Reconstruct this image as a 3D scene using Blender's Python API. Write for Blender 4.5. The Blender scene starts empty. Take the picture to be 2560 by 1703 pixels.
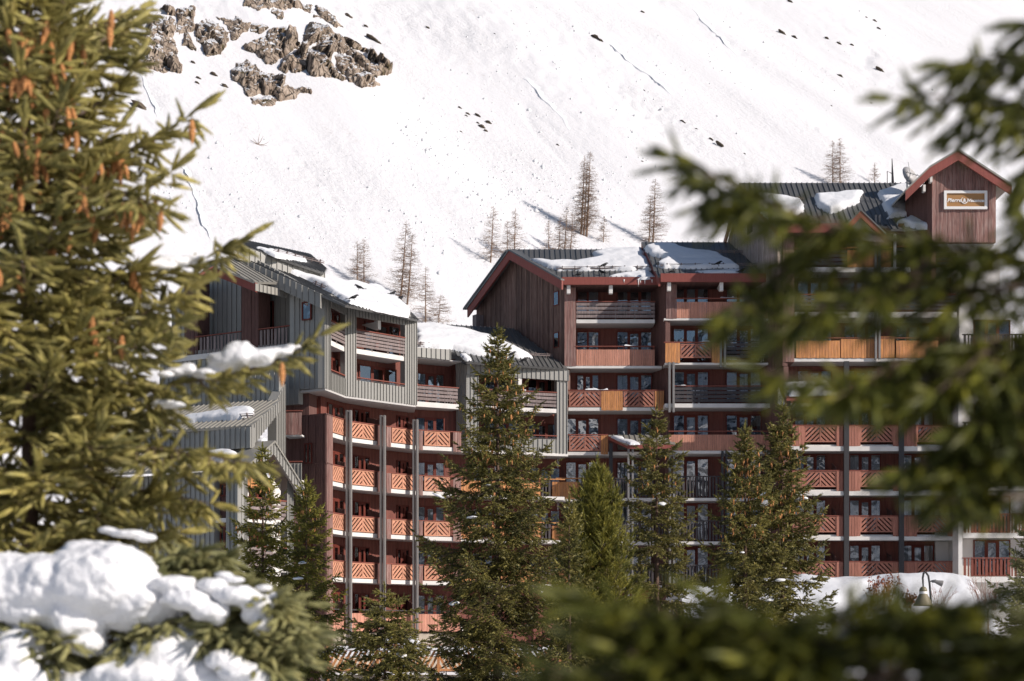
import bpy, math, random
import numpy as np
from mathutils import Vector, Matrix

# ------------------------------------------------------------------ camera, sky, sun, exposure
F = 4200.0                     # focal length in photo pixels (photo is 2560 x 1703)
HY = 1595.0                    # horizon row
SC = bpy.context.scene
COL = SC.collection
cam_d = bpy.data.cameras.new('camera')
cam = bpy.data.objects.new('camera', cam_d)
COL.objects.link(cam)
cam.location = (0, 0, 0)
cam.rotation_euler = (math.radians(90), 0, 0)
cam_d.sensor_width = 36.0
cam_d.lens = F / 2560.0 * 36.0
cam_d.shift_y = (HY - 851.5) / 2560.0
cam_d.clip_start = 0.1
cam_d.clip_end = 4000
cam_d.dof.use_dof = True
cam_d.dof.focus_distance = 62.0
cam_d.dof.aperture_fstop = 2.6
SC.camera = cam

SUN = Vector((0.7936, -0.387, 0.469)).normalized()
w = bpy.data.worlds.new('World')
SC.world = w
w.use_nodes = True
nt = w.node_tree
sky = nt.nodes.new('ShaderNodeTexSky')
sky.sky_type = 'NISHITA'
sky.sun_disc = False
sky.sun_elevation = math.asin(SUN.z)
sky.sun_rotation = math.atan2(SUN.x, SUN.y)
sky.altitude = 2000
sky.dust_density = 1.5
bg = nt.nodes['Background']
nt.links.new(sky.outputs[0], bg.inputs[0])
bg.inputs[1].default_value = 0.068
sun_d = bpy.data.lights.new('sun', 'SUN')
sun_d.energy = 3.5
sun_d.angle = math.radians(0.5)
sun_d.color = (1.0, 0.915, 0.845)
sun = bpy.data.objects.new('sun', sun_d)
COL.objects.link(sun)
sun.rotation_euler = SUN.to_track_quat('Z', 'Y').to_euler()
VS = SC.view_settings
VS.view_transform = 'Standard'
VS.look = 'None'
VS.exposure = 0.52
VS.gamma = 1.0
VS.use_curve_mapping = False
SC.render.film_transparent = False
SC.cycles.max_bounces = 6
SC.cycles.transparent_max_bounces = 12

# ------------------------------------------------------------------ helpers
RNG = np.random.default_rng(7)
UP = np.array([0.0, 0.0, 1.0])

def P(px, py, Y):
    """world point seen at photo pixel (px, py) at real distance Y metres"""
    return Vector(((px - 1280.0) * Y / F, Y, (HY - py) * Y / F))

def mat_base(name):
    m = bpy.data.materials.new(name)
    m.use_nodes = True
    return m, m.node_tree.nodes, m.node_tree.links, m.node_tree.nodes['Principled BSDF']

def N(nodes, kind, **kw):
    n = nodes.new(kind)
    for k, v in kw.items():
        setattr(n, k, v)
    return n

def mixcol(nodes, links, fac, a, b, mode='MIX'):
    n = nodes.new('ShaderNodeMix')
    n.data_type = 'RGBA'
    n.blend_type = mode
    for s, v in ((n.inputs[0], fac), (n.inputs[6], a), (n.inputs[7], b)):
        if hasattr(v, 'type') and hasattr(v, 'links'):
            links.new(v, s)
        elif isinstance(v, (int, float)):
            s.default_value = v
        else:
            s.default_value = (*v, 1)
    return n.outputs[2]

def math_n(nodes, links, op, a, b=None, c=None):
    n = nodes.new('ShaderNodeMath')
    n.operation = op
    for s, v in zip(n.inputs, (a, b, c)):
        if v is None: continue
        if hasattr(v, 'links'): links.new(v, s)
        else: s.default_value = v
    return n.outputs[0]

def ramp(nodes, links, fac, p0, p1, c0=(0, 0, 0), c1=(1, 1, 1)):
    n = nodes.new('ShaderNodeValToRGB')
    n.color_ramp.elements[0].position = p0
    n.color_ramp.elements[1].position = p1
    n.color_ramp.elements[0].color = (*c0, 1)
    n.color_ramp.elements[1].color = (*c1, 1)
    links.new(fac, n.inputs[0])
    return n.outputs[0]

def wood(name, base, rough=0.75, var=0.35, streak=0.35, weather=None, planks=0.0, coat=0.0):
    """painted or weathered boards: tone differs per board, streaks run along the grain"""
    m, n, l, b = mat_base(name)
    oi = N(n, 'ShaderNodeObjectInfo')
    geo = N(n, 'ShaderNodeNewGeometry')
    mp = N(n, 'ShaderNodeMapping')
    mp.inputs['Scale'].default_value = (9, 9, 0.9)
    l.new(geo.outputs['Position'], mp.inputs[0])
    ns = N(n, 'ShaderNodeTexNoise')
    ns.inputs['Scale'].default_value = 2.2
    ns.inputs['Detail'].default_value = 6
    l.new(mp.outputs[0], ns.inputs['Vector'])
    dark = tuple(c * (1 - streak) for c in base)
    lite = tuple(min(1, c * (1 + streak)) for c in base)
    col = mixcol(n, l, ramp(n, l, ns.outputs[0], 0.3, 0.7), dark, lite)
    if weather:
        n2 = N(n, 'ShaderNodeTexNoise')
        n2.inputs['Scale'].default_value = 1.3
        n2.inputs['Detail'].default_value = 8
        l.new(mp.outputs[0], n2.inputs['Vector'])
        col = mixcol(n, l, ramp(n, l, n2.outputs[0], 0.45, 0.72), col, weather)
    tone = oi.outputs['Random']
    if planks:
        tc = N(n, 'ShaderNodeTexCoord')
        sx = N(n, 'ShaderNodeSeparateXYZ')
        l.new(tc.outputs['Object'], sx.inputs[0])
        q = math_n(n, l, 'DIVIDE', sx.outputs[0], planks)
        fl = math_n(n, l, 'FLOOR', q)
        wn = N(n, 'ShaderNodeTexWhiteNoise', noise_dimensions='1D')
        l.new(fl, wn.inputs['W'])
        tone = wn.outputs[0]
        fr = math_n(n, l, 'FRACT', q)
        pp = math_n(n, l, 'PINGPONG', fr, 0.5)
        gv = math_n(n, l, 'SMOOTH_MIN', pp, 0.08, 0.02)
        bp = N(n, 'ShaderNodeBump')
        bp.inputs['Strength'].default_value = 0.9
        bp.inputs['Distance'].default_value = 0.15
        l.new(gv, bp.inputs['Height'])
        l.new(bp.outputs[0], b.inputs['Normal'])
    f = math_n(n, l, 'MULTIPLY_ADD', tone, var, 1 - var / 2)
    cb = N(n, 'ShaderNodeCombineColor')
    for i in range(3): l.new(f, cb.inputs[i])
    col = mixcol(n, l, 1.0, col, cb.outputs[0], 'MULTIPLY')
    l.new(col, b.inputs['Base Color'])
    b.inputs['Roughness'].default_value = rough
    b.inputs['Specular IOR Level'].default_value = 0.25
    return m

def plain(name, base, rough=0.6, metallic=0.0, noise=0.15, scale=3.0, var=0.0, spec=0.4, bump=0.0):
    m, n, l, b = mat_base(name)
    geo = N(n, 'ShaderNodeNewGeometry')
    ns = N(n, 'ShaderNodeTexNoise')
    ns.inputs['Scale'].default_value = scale
    ns.inputs['Detail'].default_value = 7
    l.new(geo.outputs['Position'], ns.inputs['Vector'])
    col = mixcol(n, l, ns.outputs[0], tuple(c * (1 - noise) for c in base), tuple(min(1, c * (1 + noise)) for c in base))
    if var:
        oi = N(n, 'ShaderNodeObjectInfo')
        f = math_n(n, l, 'MULTIPLY_ADD', oi.outputs['Random'], var, 1 - var / 2)
        cb = N(n, 'ShaderNodeCombineColor')
        for i in range(3): l.new(f, cb.inputs[i])
        col = mixcol(n, l, 1.0, col, cb.outputs[0], 'MULTIPLY')
    l.new(col, b.inputs['Base Color'])
    b.inputs['Roughness'].default_value = rough
    b.inputs['Metallic'].default_value = metallic
    b.inputs['Specular IOR Level'].default_value = spec
    if bump:
        bp = N(n, 'ShaderNodeBump')
        bp.inputs['Strength'].default_value = bump
        bp.inputs['Distance'].default_value = 0.05
        l.new(ns.outputs[0], bp.inputs['Height'])
        l.new(bp.outputs[0], b.inputs['Normal'])
    return m

def snow_mat(name, scale, dist, base=(0.76, 0.765, 0.775), strength=0.5, detail=9):
    m, n, l, b = mat_base(name)
    geo = N(n, 'ShaderNodeNewGeometry')
    ns = N(n, 'ShaderNodeTexNoise')
    ns.inputs['Scale'].default_value = scale
    ns.inputs['Detail'].default_value = detail
    ns.inputs['Roughness'].default_value = 0.62
    l.new(geo.outputs['Position'], ns.inputs['Vector'])
    bp = N(n, 'ShaderNodeBump')
    bp.inputs['Strength'].default_value = strength
    bp.inputs['Distance'].default_value = dist
    l.new(ns.outputs[0], bp.inputs['Height'])
    l.new(bp.outputs[0], b.inputs['Normal'])
    b.inputs['Base Color'].default_value = (*base, 1)
    b.inputs['Roughness'].default_value = 0.65
    b.inputs['Specular IOR Level'].default_value = 0.2
    return m

def glass_mat():
    m, n, l, b = mat_base('window_glass')
    n.remove(b)
    out = n['Material Output']
    tr = N(n, 'ShaderNodeBsdfTransparent')
    tr.inputs[0].default_value = (0.72, 0.76, 0.78, 1)
    gl = N(n, 'ShaderNodeBsdfGlossy')
    gl.inputs['Roughness'].default_value = 0.015
    geo = N(n, 'ShaderNodeNewGeometry')
    ns = N(n, 'ShaderNodeTexNoise')
    ns.inputs['Scale'].default_value = 0.9
    ns.inputs['Detail'].default_value = 2
    l.new(geo.outputs['Position'], ns.inputs['Vector'])
    bp = N(n, 'ShaderNodeBump')
    bp.inputs['Strength'].default_value = 0.35
    bp.inputs['Distance'].default_value = 0.05
    l.new(ns.outputs[0], bp.inputs['Height'])
    l.new(bp.outputs[0], gl.inputs['Normal'])
    fr = N(n, 'ShaderNodeFresnel')
    fr.inputs[0].default_value = 1.6
    f = math_n(n, l, 'MULTIPLY_ADD', fr.outputs[0], 1.6, 0.16)
    mx = N(n, 'ShaderNodeMixShader')
    l.new(f, mx.inputs[0]); l.new(tr.outputs[0], mx.inputs[1]); l.new(gl.outputs[0], mx.inputs[2])
    l.new(mx.outputs[0], out.inputs[0])
    return m

def needle_mat(name, dark, lite, tip, trans=0.25):
    m, n, l, b = mat_base(name)
    geo = N(n, 'ShaderNodeNewGeometry')
    ns = N(n, 'ShaderNodeTexNoise')
    ns.inputs['Scale'].default_value = 2.3
    ns.inputs['Detail'].default_value = 5
    l.new(geo.outputs['Position'], ns.inputs['Vector'])
    n2 = N(n, 'ShaderNodeTexNoise')
    n2.inputs['Scale'].default_value = 17
    n2.inputs['Detail'].default_value = 2
    l.new(geo.outputs['Position'], n2.inputs['Vector'])
    col = mixcol(n, l, ramp(n, l, ns.outputs[0], 0.35, 0.68), dark, lite)
    col = mixcol(n, l, math_n(n, l, 'MULTIPLY', ramp(n, l, n2.outputs[0], 0.5, 0.75), 0.7), col, tip)
    l.new(col, b.inputs['Base Color'])
    b.inputs['Roughness'].default_value = 0.55
    b.inputs['Specular IOR Level'].default_value = 0.35
    tl = N(n, 'ShaderNodeBsdfTranslucent')
    l.new(col, tl.inputs[0])
    mx = N(n, 'ShaderNodeMixShader')
    mx.inputs[0].default_value = trans
    l.new(b.outputs[0], mx.inputs[1]); l.new(tl.outputs[0], mx.inputs[2])
    l.new(mx.outputs[0], n['Material Output'].inputs[0])
    return m

def rock_mat():
    m, n, l, b = mat_base('rock')
    geo = N(n, 'ShaderNodeNewGeometry')
    mp = N(n, 'ShaderNodeMapping')
    mp.inputs['Rotation'].default_value = (0.3, 0.6, 0.4)
    mp.inputs['Scale'].default_value = (1, 1, 0.45)
    l.new(geo.outputs['Position'], mp.inputs[0])
    n1 = N(n, 'ShaderNodeTexNoise'); n1.inputs['Scale'].default_value = 0.55; n1.inputs['Detail'].default_value = 12; n1.inputs['Roughness'].default_value = 0.72
    l.new(mp.outputs[0], n1.inputs['Vector'])
    col = mixcol(n, l, ramp(n, l, n1.outputs[0], 0.38, 0.64), (0.17, 0.125, 0.092), (0.50, 0.41, 0.33))
    n2 = N(n, 'ShaderNodeTexNoise'); n2.inputs['Scale'].default_value = 0.35; n2.inputs['Detail'].default_value = 9
    l.new(geo.outputs['Position'], n2.inputs['Vector'])
    col = mixcol(n, l, math_n(n, l, 'MULTIPLY', ramp(n, l, n2.outputs[0], 0.58, 0.66), 0.85), col, (0.07, 0.055, 0.018))
    vo = N(n, 'ShaderNodeTexVoronoi', feature='DISTANCE_TO_EDGE'); vo.inputs['Scale'].default_value = 0.55
    n3 = N(n, 'ShaderNodeTexNoise'); n3.inputs['Scale'].default_value = 0.8; n3.inputs['Detail'].default_value = 5
    l.new(mp.outputs[0], n3.inputs['Vector'])
    l.new(mixcol(n, l, 0.4, mp.outputs[0], n3.outputs[1], 'ADD'), vo.inputs['Vector'])
    crack = ramp(n, l, vo.outputs['Distance'], 0.0, 0.06)
    h = math_n(n, l, 'ADD', math_n(n, l, 'MULTIPLY', crack, 0.5), n1.outputs[0])
    bp = N(n, 'ShaderNodeBump'); bp.inputs['Strength'].default_value = 1.0; bp.inputs['Distance'].default_value = 0.6
    l.new(h, bp.inputs['Height']); l.new(bp.outputs[0], b.inputs['Normal'])
    col = mixcol(n, l, crack, (0.045, 0.04, 0.035), col)
    # snow lying on the ledges: faces that point up
    sx = N(n, 'ShaderNodeSeparateXYZ'); l.new(geo.outputs['Normal'], sx.inputs[0])
    up = math_n(n, l, 'ADD', sx.outputs[2], math_n(n, l, 'MULTIPLY', n2.outputs[0], 0.35))
    col = mixcol(n, l, ramp(n, l, up, 0.97, 1.0), col, (0.75, 0.755, 0.765))
    l.new(col, b.inputs['Base Color'])
    b.inputs['Roughness'].default_value = 0.9
    b.inputs['Specular IOR Level'].default_value = 0.15
    return m

M = {}
M['snow'] = snow_mat('snow', 3.0, 0.08)
M['snow_near'] = snow_mat('snow_near', 34.0, 0.018, (0.86, 0.86, 0.865), 0.7)
M['clad'] = plain('grey_metal_cladding', (0.29, 0.282, 0.258), 0.45, 0.1, 0.08, 1.5, 0.14, 0.4)
M['roofing'] = plain('dark_metal_roofing', (0.125, 0.124, 0.12), 0.42, 0.2, 0.12, 2.0, 0.25, 0.5)
M['roofing_pale'] = plain('pale_metal_roofing', (0.30, 0.285, 0.25), 0.45, 0.2, 0.12, 2.0, 0.15, 0.5)
M['gable'] = wood('brown_gable_boards', (0.13, 0.078, 0.064), 0.8, 0.6, 0.35, (0.20, 0.135, 0.11))
M['pale_wood'] = wood('pale_weathered_boards', (0.36, 0.29, 0.25), 0.85, 0.3, 0.3, (0.22, 0.17, 0.15))
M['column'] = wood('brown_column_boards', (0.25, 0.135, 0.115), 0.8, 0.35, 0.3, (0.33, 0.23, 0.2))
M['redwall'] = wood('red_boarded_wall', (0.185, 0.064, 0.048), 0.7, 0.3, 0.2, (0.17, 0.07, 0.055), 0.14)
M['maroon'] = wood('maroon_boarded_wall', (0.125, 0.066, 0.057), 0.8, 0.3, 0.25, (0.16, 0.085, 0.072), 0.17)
M['lattice'] = wood('salmon_lattice_wood', (0.54, 0.26, 0.165), 0.8, 0.28, 0.2)
M['rlattice'] = wood('rust_lattice_wood', (0.37, 0.16, 0.115), 0.8, 0.25, 0.2)
M['brownboard'] = wood('brown_rail_boards', (0.52, 0.25, 0.175), 0.8, 0.25, 0.2)
M['orange'] = wood('orange_rail_boards', (0.56, 0.25, 0.095), 0.7, 0.3, 0.25, (0.40, 0.19, 0.10))
M['greyboard'] = wood('grey_weathered_rail_boards', (0.23, 0.185, 0.175), 0.85, 0.3, 0.3)
M['darkboard'] = wood('dark_grey_rail_boards', (0.075, 0.066, 0.068), 0.8, 0.3, 0.2)
M['redpaint'] = wood('red_brown_paint', (0.25, 0.075, 0.06), 0.6, 0.12, 0.12)
M['railcap'] = wood('rail_cap_wood', (0.22, 0.07, 0.05), 0.7, 0.2, 0.2)
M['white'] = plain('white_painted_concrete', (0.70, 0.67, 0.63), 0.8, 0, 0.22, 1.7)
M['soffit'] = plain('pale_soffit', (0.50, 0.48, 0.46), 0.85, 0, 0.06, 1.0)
M['frame'] = wood('window_frame_wood', (0.13, 0.028, 0.018), 0.6, 0.15, 0.12)
M['dark'] = plain('unlit_interior_black', (0.018, 0.016, 0.016), 0.9)
M['curtain'] = plain('curtain_cloth', (0.62, 0.6, 0.58), 0.9, 0, 0.05)
M['glass'] = glass_mat()
M['post'] = plain('grey_steel_post', (0.24, 0.23, 0.22), 0.5, 0.25, 0.12, 4)
M['postdark'] = plain('dark_steel_post', (0.05, 0.048, 0.05), 0.5, 0.2, 0.1, 4)
M['bracket'] = plain('white_beam_end', (0.72, 0.70, 0.66), 0.7)
M['rock'] = rock_mat()
M['scrub'] = plain('dry_scrub_and_stone', (0.085, 0.065, 0.045), 0.9, 0, 0.5, 4, 0.6)
M['bark'] = plain('bark', (0.13, 0.085, 0.065), 0.9, 0, 0.45, 14, 0, 0.1, 0.6)
M['larchbark'] = plain('larch_bark', (0.23, 0.15, 0.10), 0.9, 0, 0.35, 2)
M['cone'] = plain('spruce_cone_scales', (0.66, 0.30, 0.11), 0.65, 0, 0.3, 90, 0.4, 0.3, 0.8)
M['needle_mid'] = needle_mat('spruce_needles', (0.055, 0.060, 0.016), (0.220, 0.192, 0.046), (0.52, 0.42, 0.12), .14)
M['needle_pine'] = needle_mat('pine_needles', (0.080, 0.088, 0.018), (0.27, 0.245, 0.042), (0.54, 0.45, 0.08), .16)
M['needle_left'] = needle_mat('pale_spruce_needles', (0.15, 0.14, 0.042), (0.43, 0.365, 0.105), (0.68, 0.56, 0.21), .16)
M['needle_low'] = needle_mat('blue_spruce_needles', (0.15, 0.155, 0.062), (0.37, 0.35, 0.15), (0.58, 0.52, 0.23), .18)
M['needle_right'] = needle_mat('deep_green_needles', (0.042, 0.052, 0.010), (0.150, 0.158, 0.024), (0.40, 0.37, 0.035), 0.3)
M['twig'] = plain('twig_bark', (0.16, 0.11, 0.08), 0.9, 0, 0.3, 30)
M['bird'] = plain('black_plumage', (0.012, 0.012, 0.014), 0.45)
M['lampmetal'] = plain('olive_lamp_metal', (0.22, 0.19, 0.12), 0.5, 0.1)
M['globe'] = plain('white_lamp_globe', (0.8, 0.78, 0.74), 0.35)
M['dish'] = plain('grey_dish', (0.62, 0.60, 0.58), 0.5)
M['leafred'] = plain('rust_dead_leaves', (0.28, 0.075, 0.03), 0.8, 0, 0.4, 30)
M['twigred'] = plain('red_twigs', (0.30, 0.12, 0.075), 0.8, 0, 0.3, 30)
M['sign'] = plain('gold_brown_sign_face', (0.38, 0.20, 0.075), 0.5, 0, 0.06)
M['signwhite'] = plain('white_sign_paint', (0.82, 0.80, 0.77), 0.5, 0, 0.03)
M['concrete'] = plain('beige_concrete', (0.42, 0.36, 0.29), 0.85, 0, 0.2, 3)
M['whitewall'] = plain('white_render', (0.70, 0.67, 0.63), 0.85, 0, 0.05, 1.2)
M['teal'] = plain('teal_cloth', (0.02, 0.25, 0.28), 0.8)

def setp(o, label=None, cat=None, group=None, kind=None):
    if label: o['label'] = label
    if cat: o['category'] = cat
    if group: o['group'] = group
    if kind: o['kind'] = kind
    return o

def thing(name, label, cat, loc=(0, 0, 0), group=None):
    o = bpy.data.objects.new(name, None)
    o.empty_display_size = 0.3
    COL.objects.link(o)
    o.location = loc
    return setp(o, label, cat, group)

def link(name, me, parent=None, Mx=None):
    """Mx is in world space; a part of a thing keeps its world place, a sub-part shares its part's frame"""
    o = bpy.data.objects.new(name, me)
    COL.objects.link(o)
    if parent is not None:
        o.parent = parent
        if parent.parent is None and parent.type == 'EMPTY':
            base = Matrix.Translation(-Vector(parent.location))
            o.matrix_local = base @ (Mx if Mx is not None else Matrix.Identity(4))
        elif Mx is not None:
            o.matrix_local = Mx
    elif Mx is not None:
        o.matrix_local = Mx
    return o

class MB:
    def __init__(s): s.v = []; s.f = []
    def box(s, x0, x1, y0, y1, z0, z1):
        k = len(s.v)
        s.v += [(x0, y0, z0), (x1, y0, z0), (x1, y1, z0), (x0, y1, z0), (x0, y0, z1), (x1, y0, z1), (x1, y1, z1), (x0, y1, z1)]
        s.f += [(k, k+3, k+2, k+1), (k+4, k+5, k+6, k+7), (k, k+1, k+5, k+4), (k+1, k+2, k+6, k+5), (k+2, k+3, k+7, k+6), (k+3, k, k+4, k+7)]
        return s
    def prism(s, pts, ext):
        """closed polygon pts extruded by vector ext"""
        k = len(s.v); n = len(pts); e = Vector(ext)
        s.v += [tuple(p) for p in pts] + [tuple(Vector(p) + e) for p in pts]
        s.f.append(tuple(range(k, k + n))[::-1]); s.f.append(tuple(range(k + n, k + 2 * n)))
        for i in range(n):
            j = (i + 1) % n
            s.f.append((k + i, k + j, k + n + j, k + n + i))
        return s
    def hexa(s, lo, hi):
        k = len(s.v); n = len(lo)
        s.v += [tuple(p) for p in lo] + [tuple(p) for p in hi]
        s.f.append(tuple(range(k, k + n))[::-1]); s.f.append(tuple(range(k + n, k + 2 * n)))
        for i in range(n):
            j = (i + 1) % n
            s.f.append((k + i, k + j, k + n + j, k + n + i))
        return s
    def tube(s, pts, rad, n=6, cap=True):
        pts = [Vector(p) for p in pts]
        if not hasattr(rad, '__len__'): rad = [rad] * len(pts)
        k0 = len(s.v)
        for i, p in enumerate(pts):
            t = (pts[min(i + 1, len(pts) - 1)] - pts[max(i - 1, 0)])
            t = t.normalized() if t.length > 1e-9 else Vector((0, 0, 1))
            a = t.orthogonal().normalized() if i == 0 else (a - t * a.dot(t)).normalized()
            b = t.cross(a)
            for j in range(n):
                g = 2 * math.pi * j / n
                s.v.append(tuple(p + (a * math.cos(g) + b * math.sin(g)) * rad[i]))
        for i in range(len(pts) - 1):
            for j in range(n):
                q = (j + 1) % n
                s.f.append((k0 + i*n + j, k0 + i*n + q, k0 + (i+1)*n + q, k0 + (i+1)*n + j))
        if cap:
            s.f.append(tuple(k0 + j for j in range(n))[::-1])
            s.f.append(tuple(k0 + (len(pts)-1)*n + j for j in range(n)))
        return s
    def lathe(s, prof, n=10, c=(0, 0, 0)):
        """profile of (radius, z) about a vertical axis"""
        return s.tube([(c[0], c[1], c[2] + z) for r, z in prof], [max(r, 1e-4) for r, z in prof], n)
    def mesh(s, name, mat, smooth=False):
        me = bpy.data.meshes.new(name)
        me.from_pydata([tuple(v) for v in s.v], [], s.f)
        me.materials.append(M[mat] if isinstance(mat, str) else mat)
        if smooth:
            me.polygons.foreach_set('use_smooth', [True] * len(me.polygons))
        return me

def np_mesh(name, V, T, mat, smooth=False):
    me = bpy.data.meshes.new(name)
    V = np.ascontiguousarray(V, dtype=np.float32); T = np.ascontiguousarray(T, dtype=np.int32)
    m, k = T.shape
    me.vertices.add(len(V)); me.vertices.foreach_set('co', V.ravel())
    me.loops.add(m * k); me.loops.foreach_set('vertex_index', T.ravel())
    me.polygons.add(m); me.polygons.foreach_set('loop_start', np.arange(0, m * k, k, dtype=np.int32))
    if smooth: me.polygons.foreach_set('use_smooth', np.ones(m, dtype=bool))
    me.update(calc_edges=True)
    me.materials.append(M[mat] if isinstance(mat, str) else mat)
    return me

CUBES = {}
def cube_mesh(mat):
    if mat not in CUBES:
        CUBES[mat] = MB().box(-.5, .5, -.5, .5, -.5, .5).mesh('piece_' + mat, mat)
    return CUBES[mat]

def boxM(x0, x1, y0, y1, z0, z1):
    return Matrix.Translation(((x0+x1)/2, (y0+y1)/2, (z0+z1)/2)) @ Matrix.Diagonal((abs(x1-x0), abs(y1-y0), abs(z1-z0), 1))

class Fr:
    """local frame: wall frame = (u to the right, d into the building, z up); roof frame = (u along eave, s up the slope, n out)"""
    def __init__(s, M4): s.M = M4; s.I = M4.inverted()
    @staticmethod
    def wall(ax, ay, bx, by):
        X = Vector((bx - ax, by - ay, 0)).normalized()
        Yv = Vector((-X.y, X.x, 0))
        m = Matrix(((X.x, Yv.x, 0, ax), (X.y, Yv.y, 0, ay), (0, 0, 1, 0), (0, 0, 0, 1)))
        f = Fr(m); f.len = math.hypot(bx - ax, by - ay); return f
    @staticmethod
    def wpx(pA, YA, pB, YB):
        return Fr.wall((pA-1280)*YA/F, YA, (pB-1280)*YB/F, YB)
    @staticmethod
    def plane3(A, B, C):
        A, B, C = Vector(A), Vector(B), Vector(C)
        X = (B - A).normalized()
        Z = X.cross(C - A).normalized()
        if Z.z < 0: Z = -Z
        Yv = Z.cross(X)
        m = Matrix(((X.x, Yv.x, Z.x, A.x), (X.y, Yv.y, Z.y, A.y), (X.z, Yv.z, Z.z, A.z), (0, 0, 0, 1)))
        return Fr(m)
    def uz(s, px, py, d=0.0):
        """wall frame: pixel ray meets plane at depth d"""
        o = s.I @ Vector((0, 0, 0)); r = (s.I @ Vector(((px-1280)/F, 1, (HY-py)/F))) - o
        t = (d - o.y) / r.y
        p = o + r * t
        return p.x, p.z
    def u(s, px, d=0.0): return s.uz(px, HY, d)[0]
    def z(s, py, px, d=0.0): return s.uz(px, py, d)[1]
    def us(s, px, py, n=0.0):
        o = s.I @ Vector((0, 0, 0)); r = (s.I @ Vector(((px-1280)/F, 1, (HY-py)/F))) - o
        t = (n - o.z) / r.z
        p = o + r * t
        return p.x, p.y

def part(th, fr, name, mb, mat, smooth=False, kind=None):
    o = link(name, mb.mesh(name, mat, smooth), th, fr.M if fr is not None else None)
    if kind: o['kind'] = kind
    return o

def piece(pt, name, ext, mat, fr=None):
    """one box-shaped piece sharing its mesh; pt is a part (same frame) or a thing together with fr"""
    m = boxM(*ext)
    return link(name, cube_mesh(mat), pt, (fr.M @ m) if fr is not None else m)

def clip_poly(poly, a, b, c):
    """keep a*x+b*y<=c"""
    out = []
    for i in range(len(poly)):
        p, q = poly[i], poly[(i+1) % len(poly)]
        fp = a*p[0] + b*p[1] - c; fq = a*q[0] + b*q[1] - c
        if fp <= 0: out.append(p)
        if fp * fq < 0:
            t = fp / (fp - fq)
            out.append((p[0] + (q[0]-p[0])*t, p[1] + (q[1]-p[1])*t))
    return out

def span_at(poly, x):
    ys = []
    n = len(poly)
    for i in range(n):
        (x0, y0), (x1, y1) = poly[i], poly[(i+1) % n]
        if (x0 - x) * (x1 - x) < 0:
            ys.append(y0 + (y1 - y0) * (x - x0) / (x1 - x0))
    return (min(ys), max(ys)) if len(ys) >= 2 else None

# value noise in numpy
def _hash(ix, iy, seed):
    h = (ix * 374761393 + iy * 668265263 + seed * 1442695041) & 0xFFFFFFFF
    h = ((h ^ (h >> 13)) * 1274126177) & 0xFFFFFFFF
    return ((h ^ (h >> 16)) & 0xFFFF) / 65535.0

def vnoise(x, y, seed=0):
    x = np.asarray(x, dtype=np.float64); y = np.asarray(y, dtype=np.float64)
    ix = np.floor(x).astype(np.int64); iy = np.floor(y).astype(np.int64)
    fx = x - ix; fy = y - iy
    fx = fx*fx*fx*(fx*(fx*6-15)+10); fy = fy*fy*fy*(fy*(fy*6-15)+10)
    a = _hash(ix, iy, seed); b = _hash(ix+1, iy, seed); c = _hash(ix, iy+1, seed); d = _hash(ix+1, iy+1, seed)
    return (a + (b-a)*fx + (c-a)*fy + (a-b-c+d)*fx*fy) * 2 - 1

def fbm(x, y, seed=0, octv=4, gain=0.5):
    s = 0; a = 1
    for i in range(octv):
        s = s + a * vnoise(x * 2**i + 17.3*i, y * 2**i - 9.1*i, seed + i); a *= gain
    return s

def in_poly(X, Yv, poly):
    ins = np.zeros(X.shape, bool); n = len(poly)
    for i in range(n):
        x0, y0 = poly[i]; x1, y1 = poly[(i+1) % n]
        c = ((y0 > Yv) != (y1 > Yv)) & (X < (x1-x0) * (Yv-y0) / ((y1-y0) if y1 != y0 else 1e-9) + x0)
        ins ^= c
    return ins

def dist_poly(X, Yv, poly, closed=True):
    d = np.full(X.shape, 1e9); n = len(poly)
    for i in range(n if closed else n - 1):
        x0, y0 = poly[i]; x1, y1 = poly[(i+1) % n]
        dx, dy = x1-x0, y1-y0
        t = np.clip(((X-x0)*dx + (Yv-y0)*dy) / (dx*dx + dy*dy + 1e-12), 0, 1)
        d = np.minimum(d, np.hypot(X - x0 - t*dx, Yv - y0 - t*dy))
    return d

def grid_patch(poly, res, hfun, bottom=-0.03):
    """closed cushion over polygon (2d) with height hfun(x, y, dist_to_edge); returns V(u,s,n), quads"""
    xs = [p[0] for p in poly]; ys = [p[1] for p in poly]
    nx = max(3, int((max(xs)-min(xs))/res)+2); ny = max(3, int((max(ys)-min(ys))/res)+2)
    gx = np.linspace(min(xs)-res, max(xs)+res, nx+1); gy = np.linspace(min(ys)-res, max(ys)+res, ny+1)
    X, Y2 = np.meshgrid(gx, gy, indexing='ij')
    jx = vnoise(X/res*0.37, Y2/res*0.37, 3) * res * 0.3
    ins = in_poly(X + jx, Y2, poly)
    D = dist_poly(X, Y2, poly)
    Hh = hfun(X, Y2, D)
    Hh = np.where(ins, Hh, bottom)
    keep = ins[:-1, :-1] | ins[1:, :-1] | ins[:-1, 1:] | ins[1:, 1:]
    V = np.stack([X, Y2, Hh], -1).reshape(-1, 3)
    idx = np.arange((nx+1)*(ny+1)).reshape(nx+1, ny+1)
    q = np.stack([idx[:-1, :-1], idx[1:, :-1], idx[1:, 1:], idx[:-1, 1:]], -1)[keep]
    used = np.unique(q); remap = -np.ones(len(V), int); remap[used] = np.arange(len(used))
    return V[used], remap[q]

# ------------------------------------------------------------------ ground and mountainside
SB, SCX, S0 = 0.65, 0.40, -123.0
def plane_Y(px, py):
    t = (px-1280)/F; e = (HY-py)/F
    return -S0 / (SB - SCX*t - e)

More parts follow.
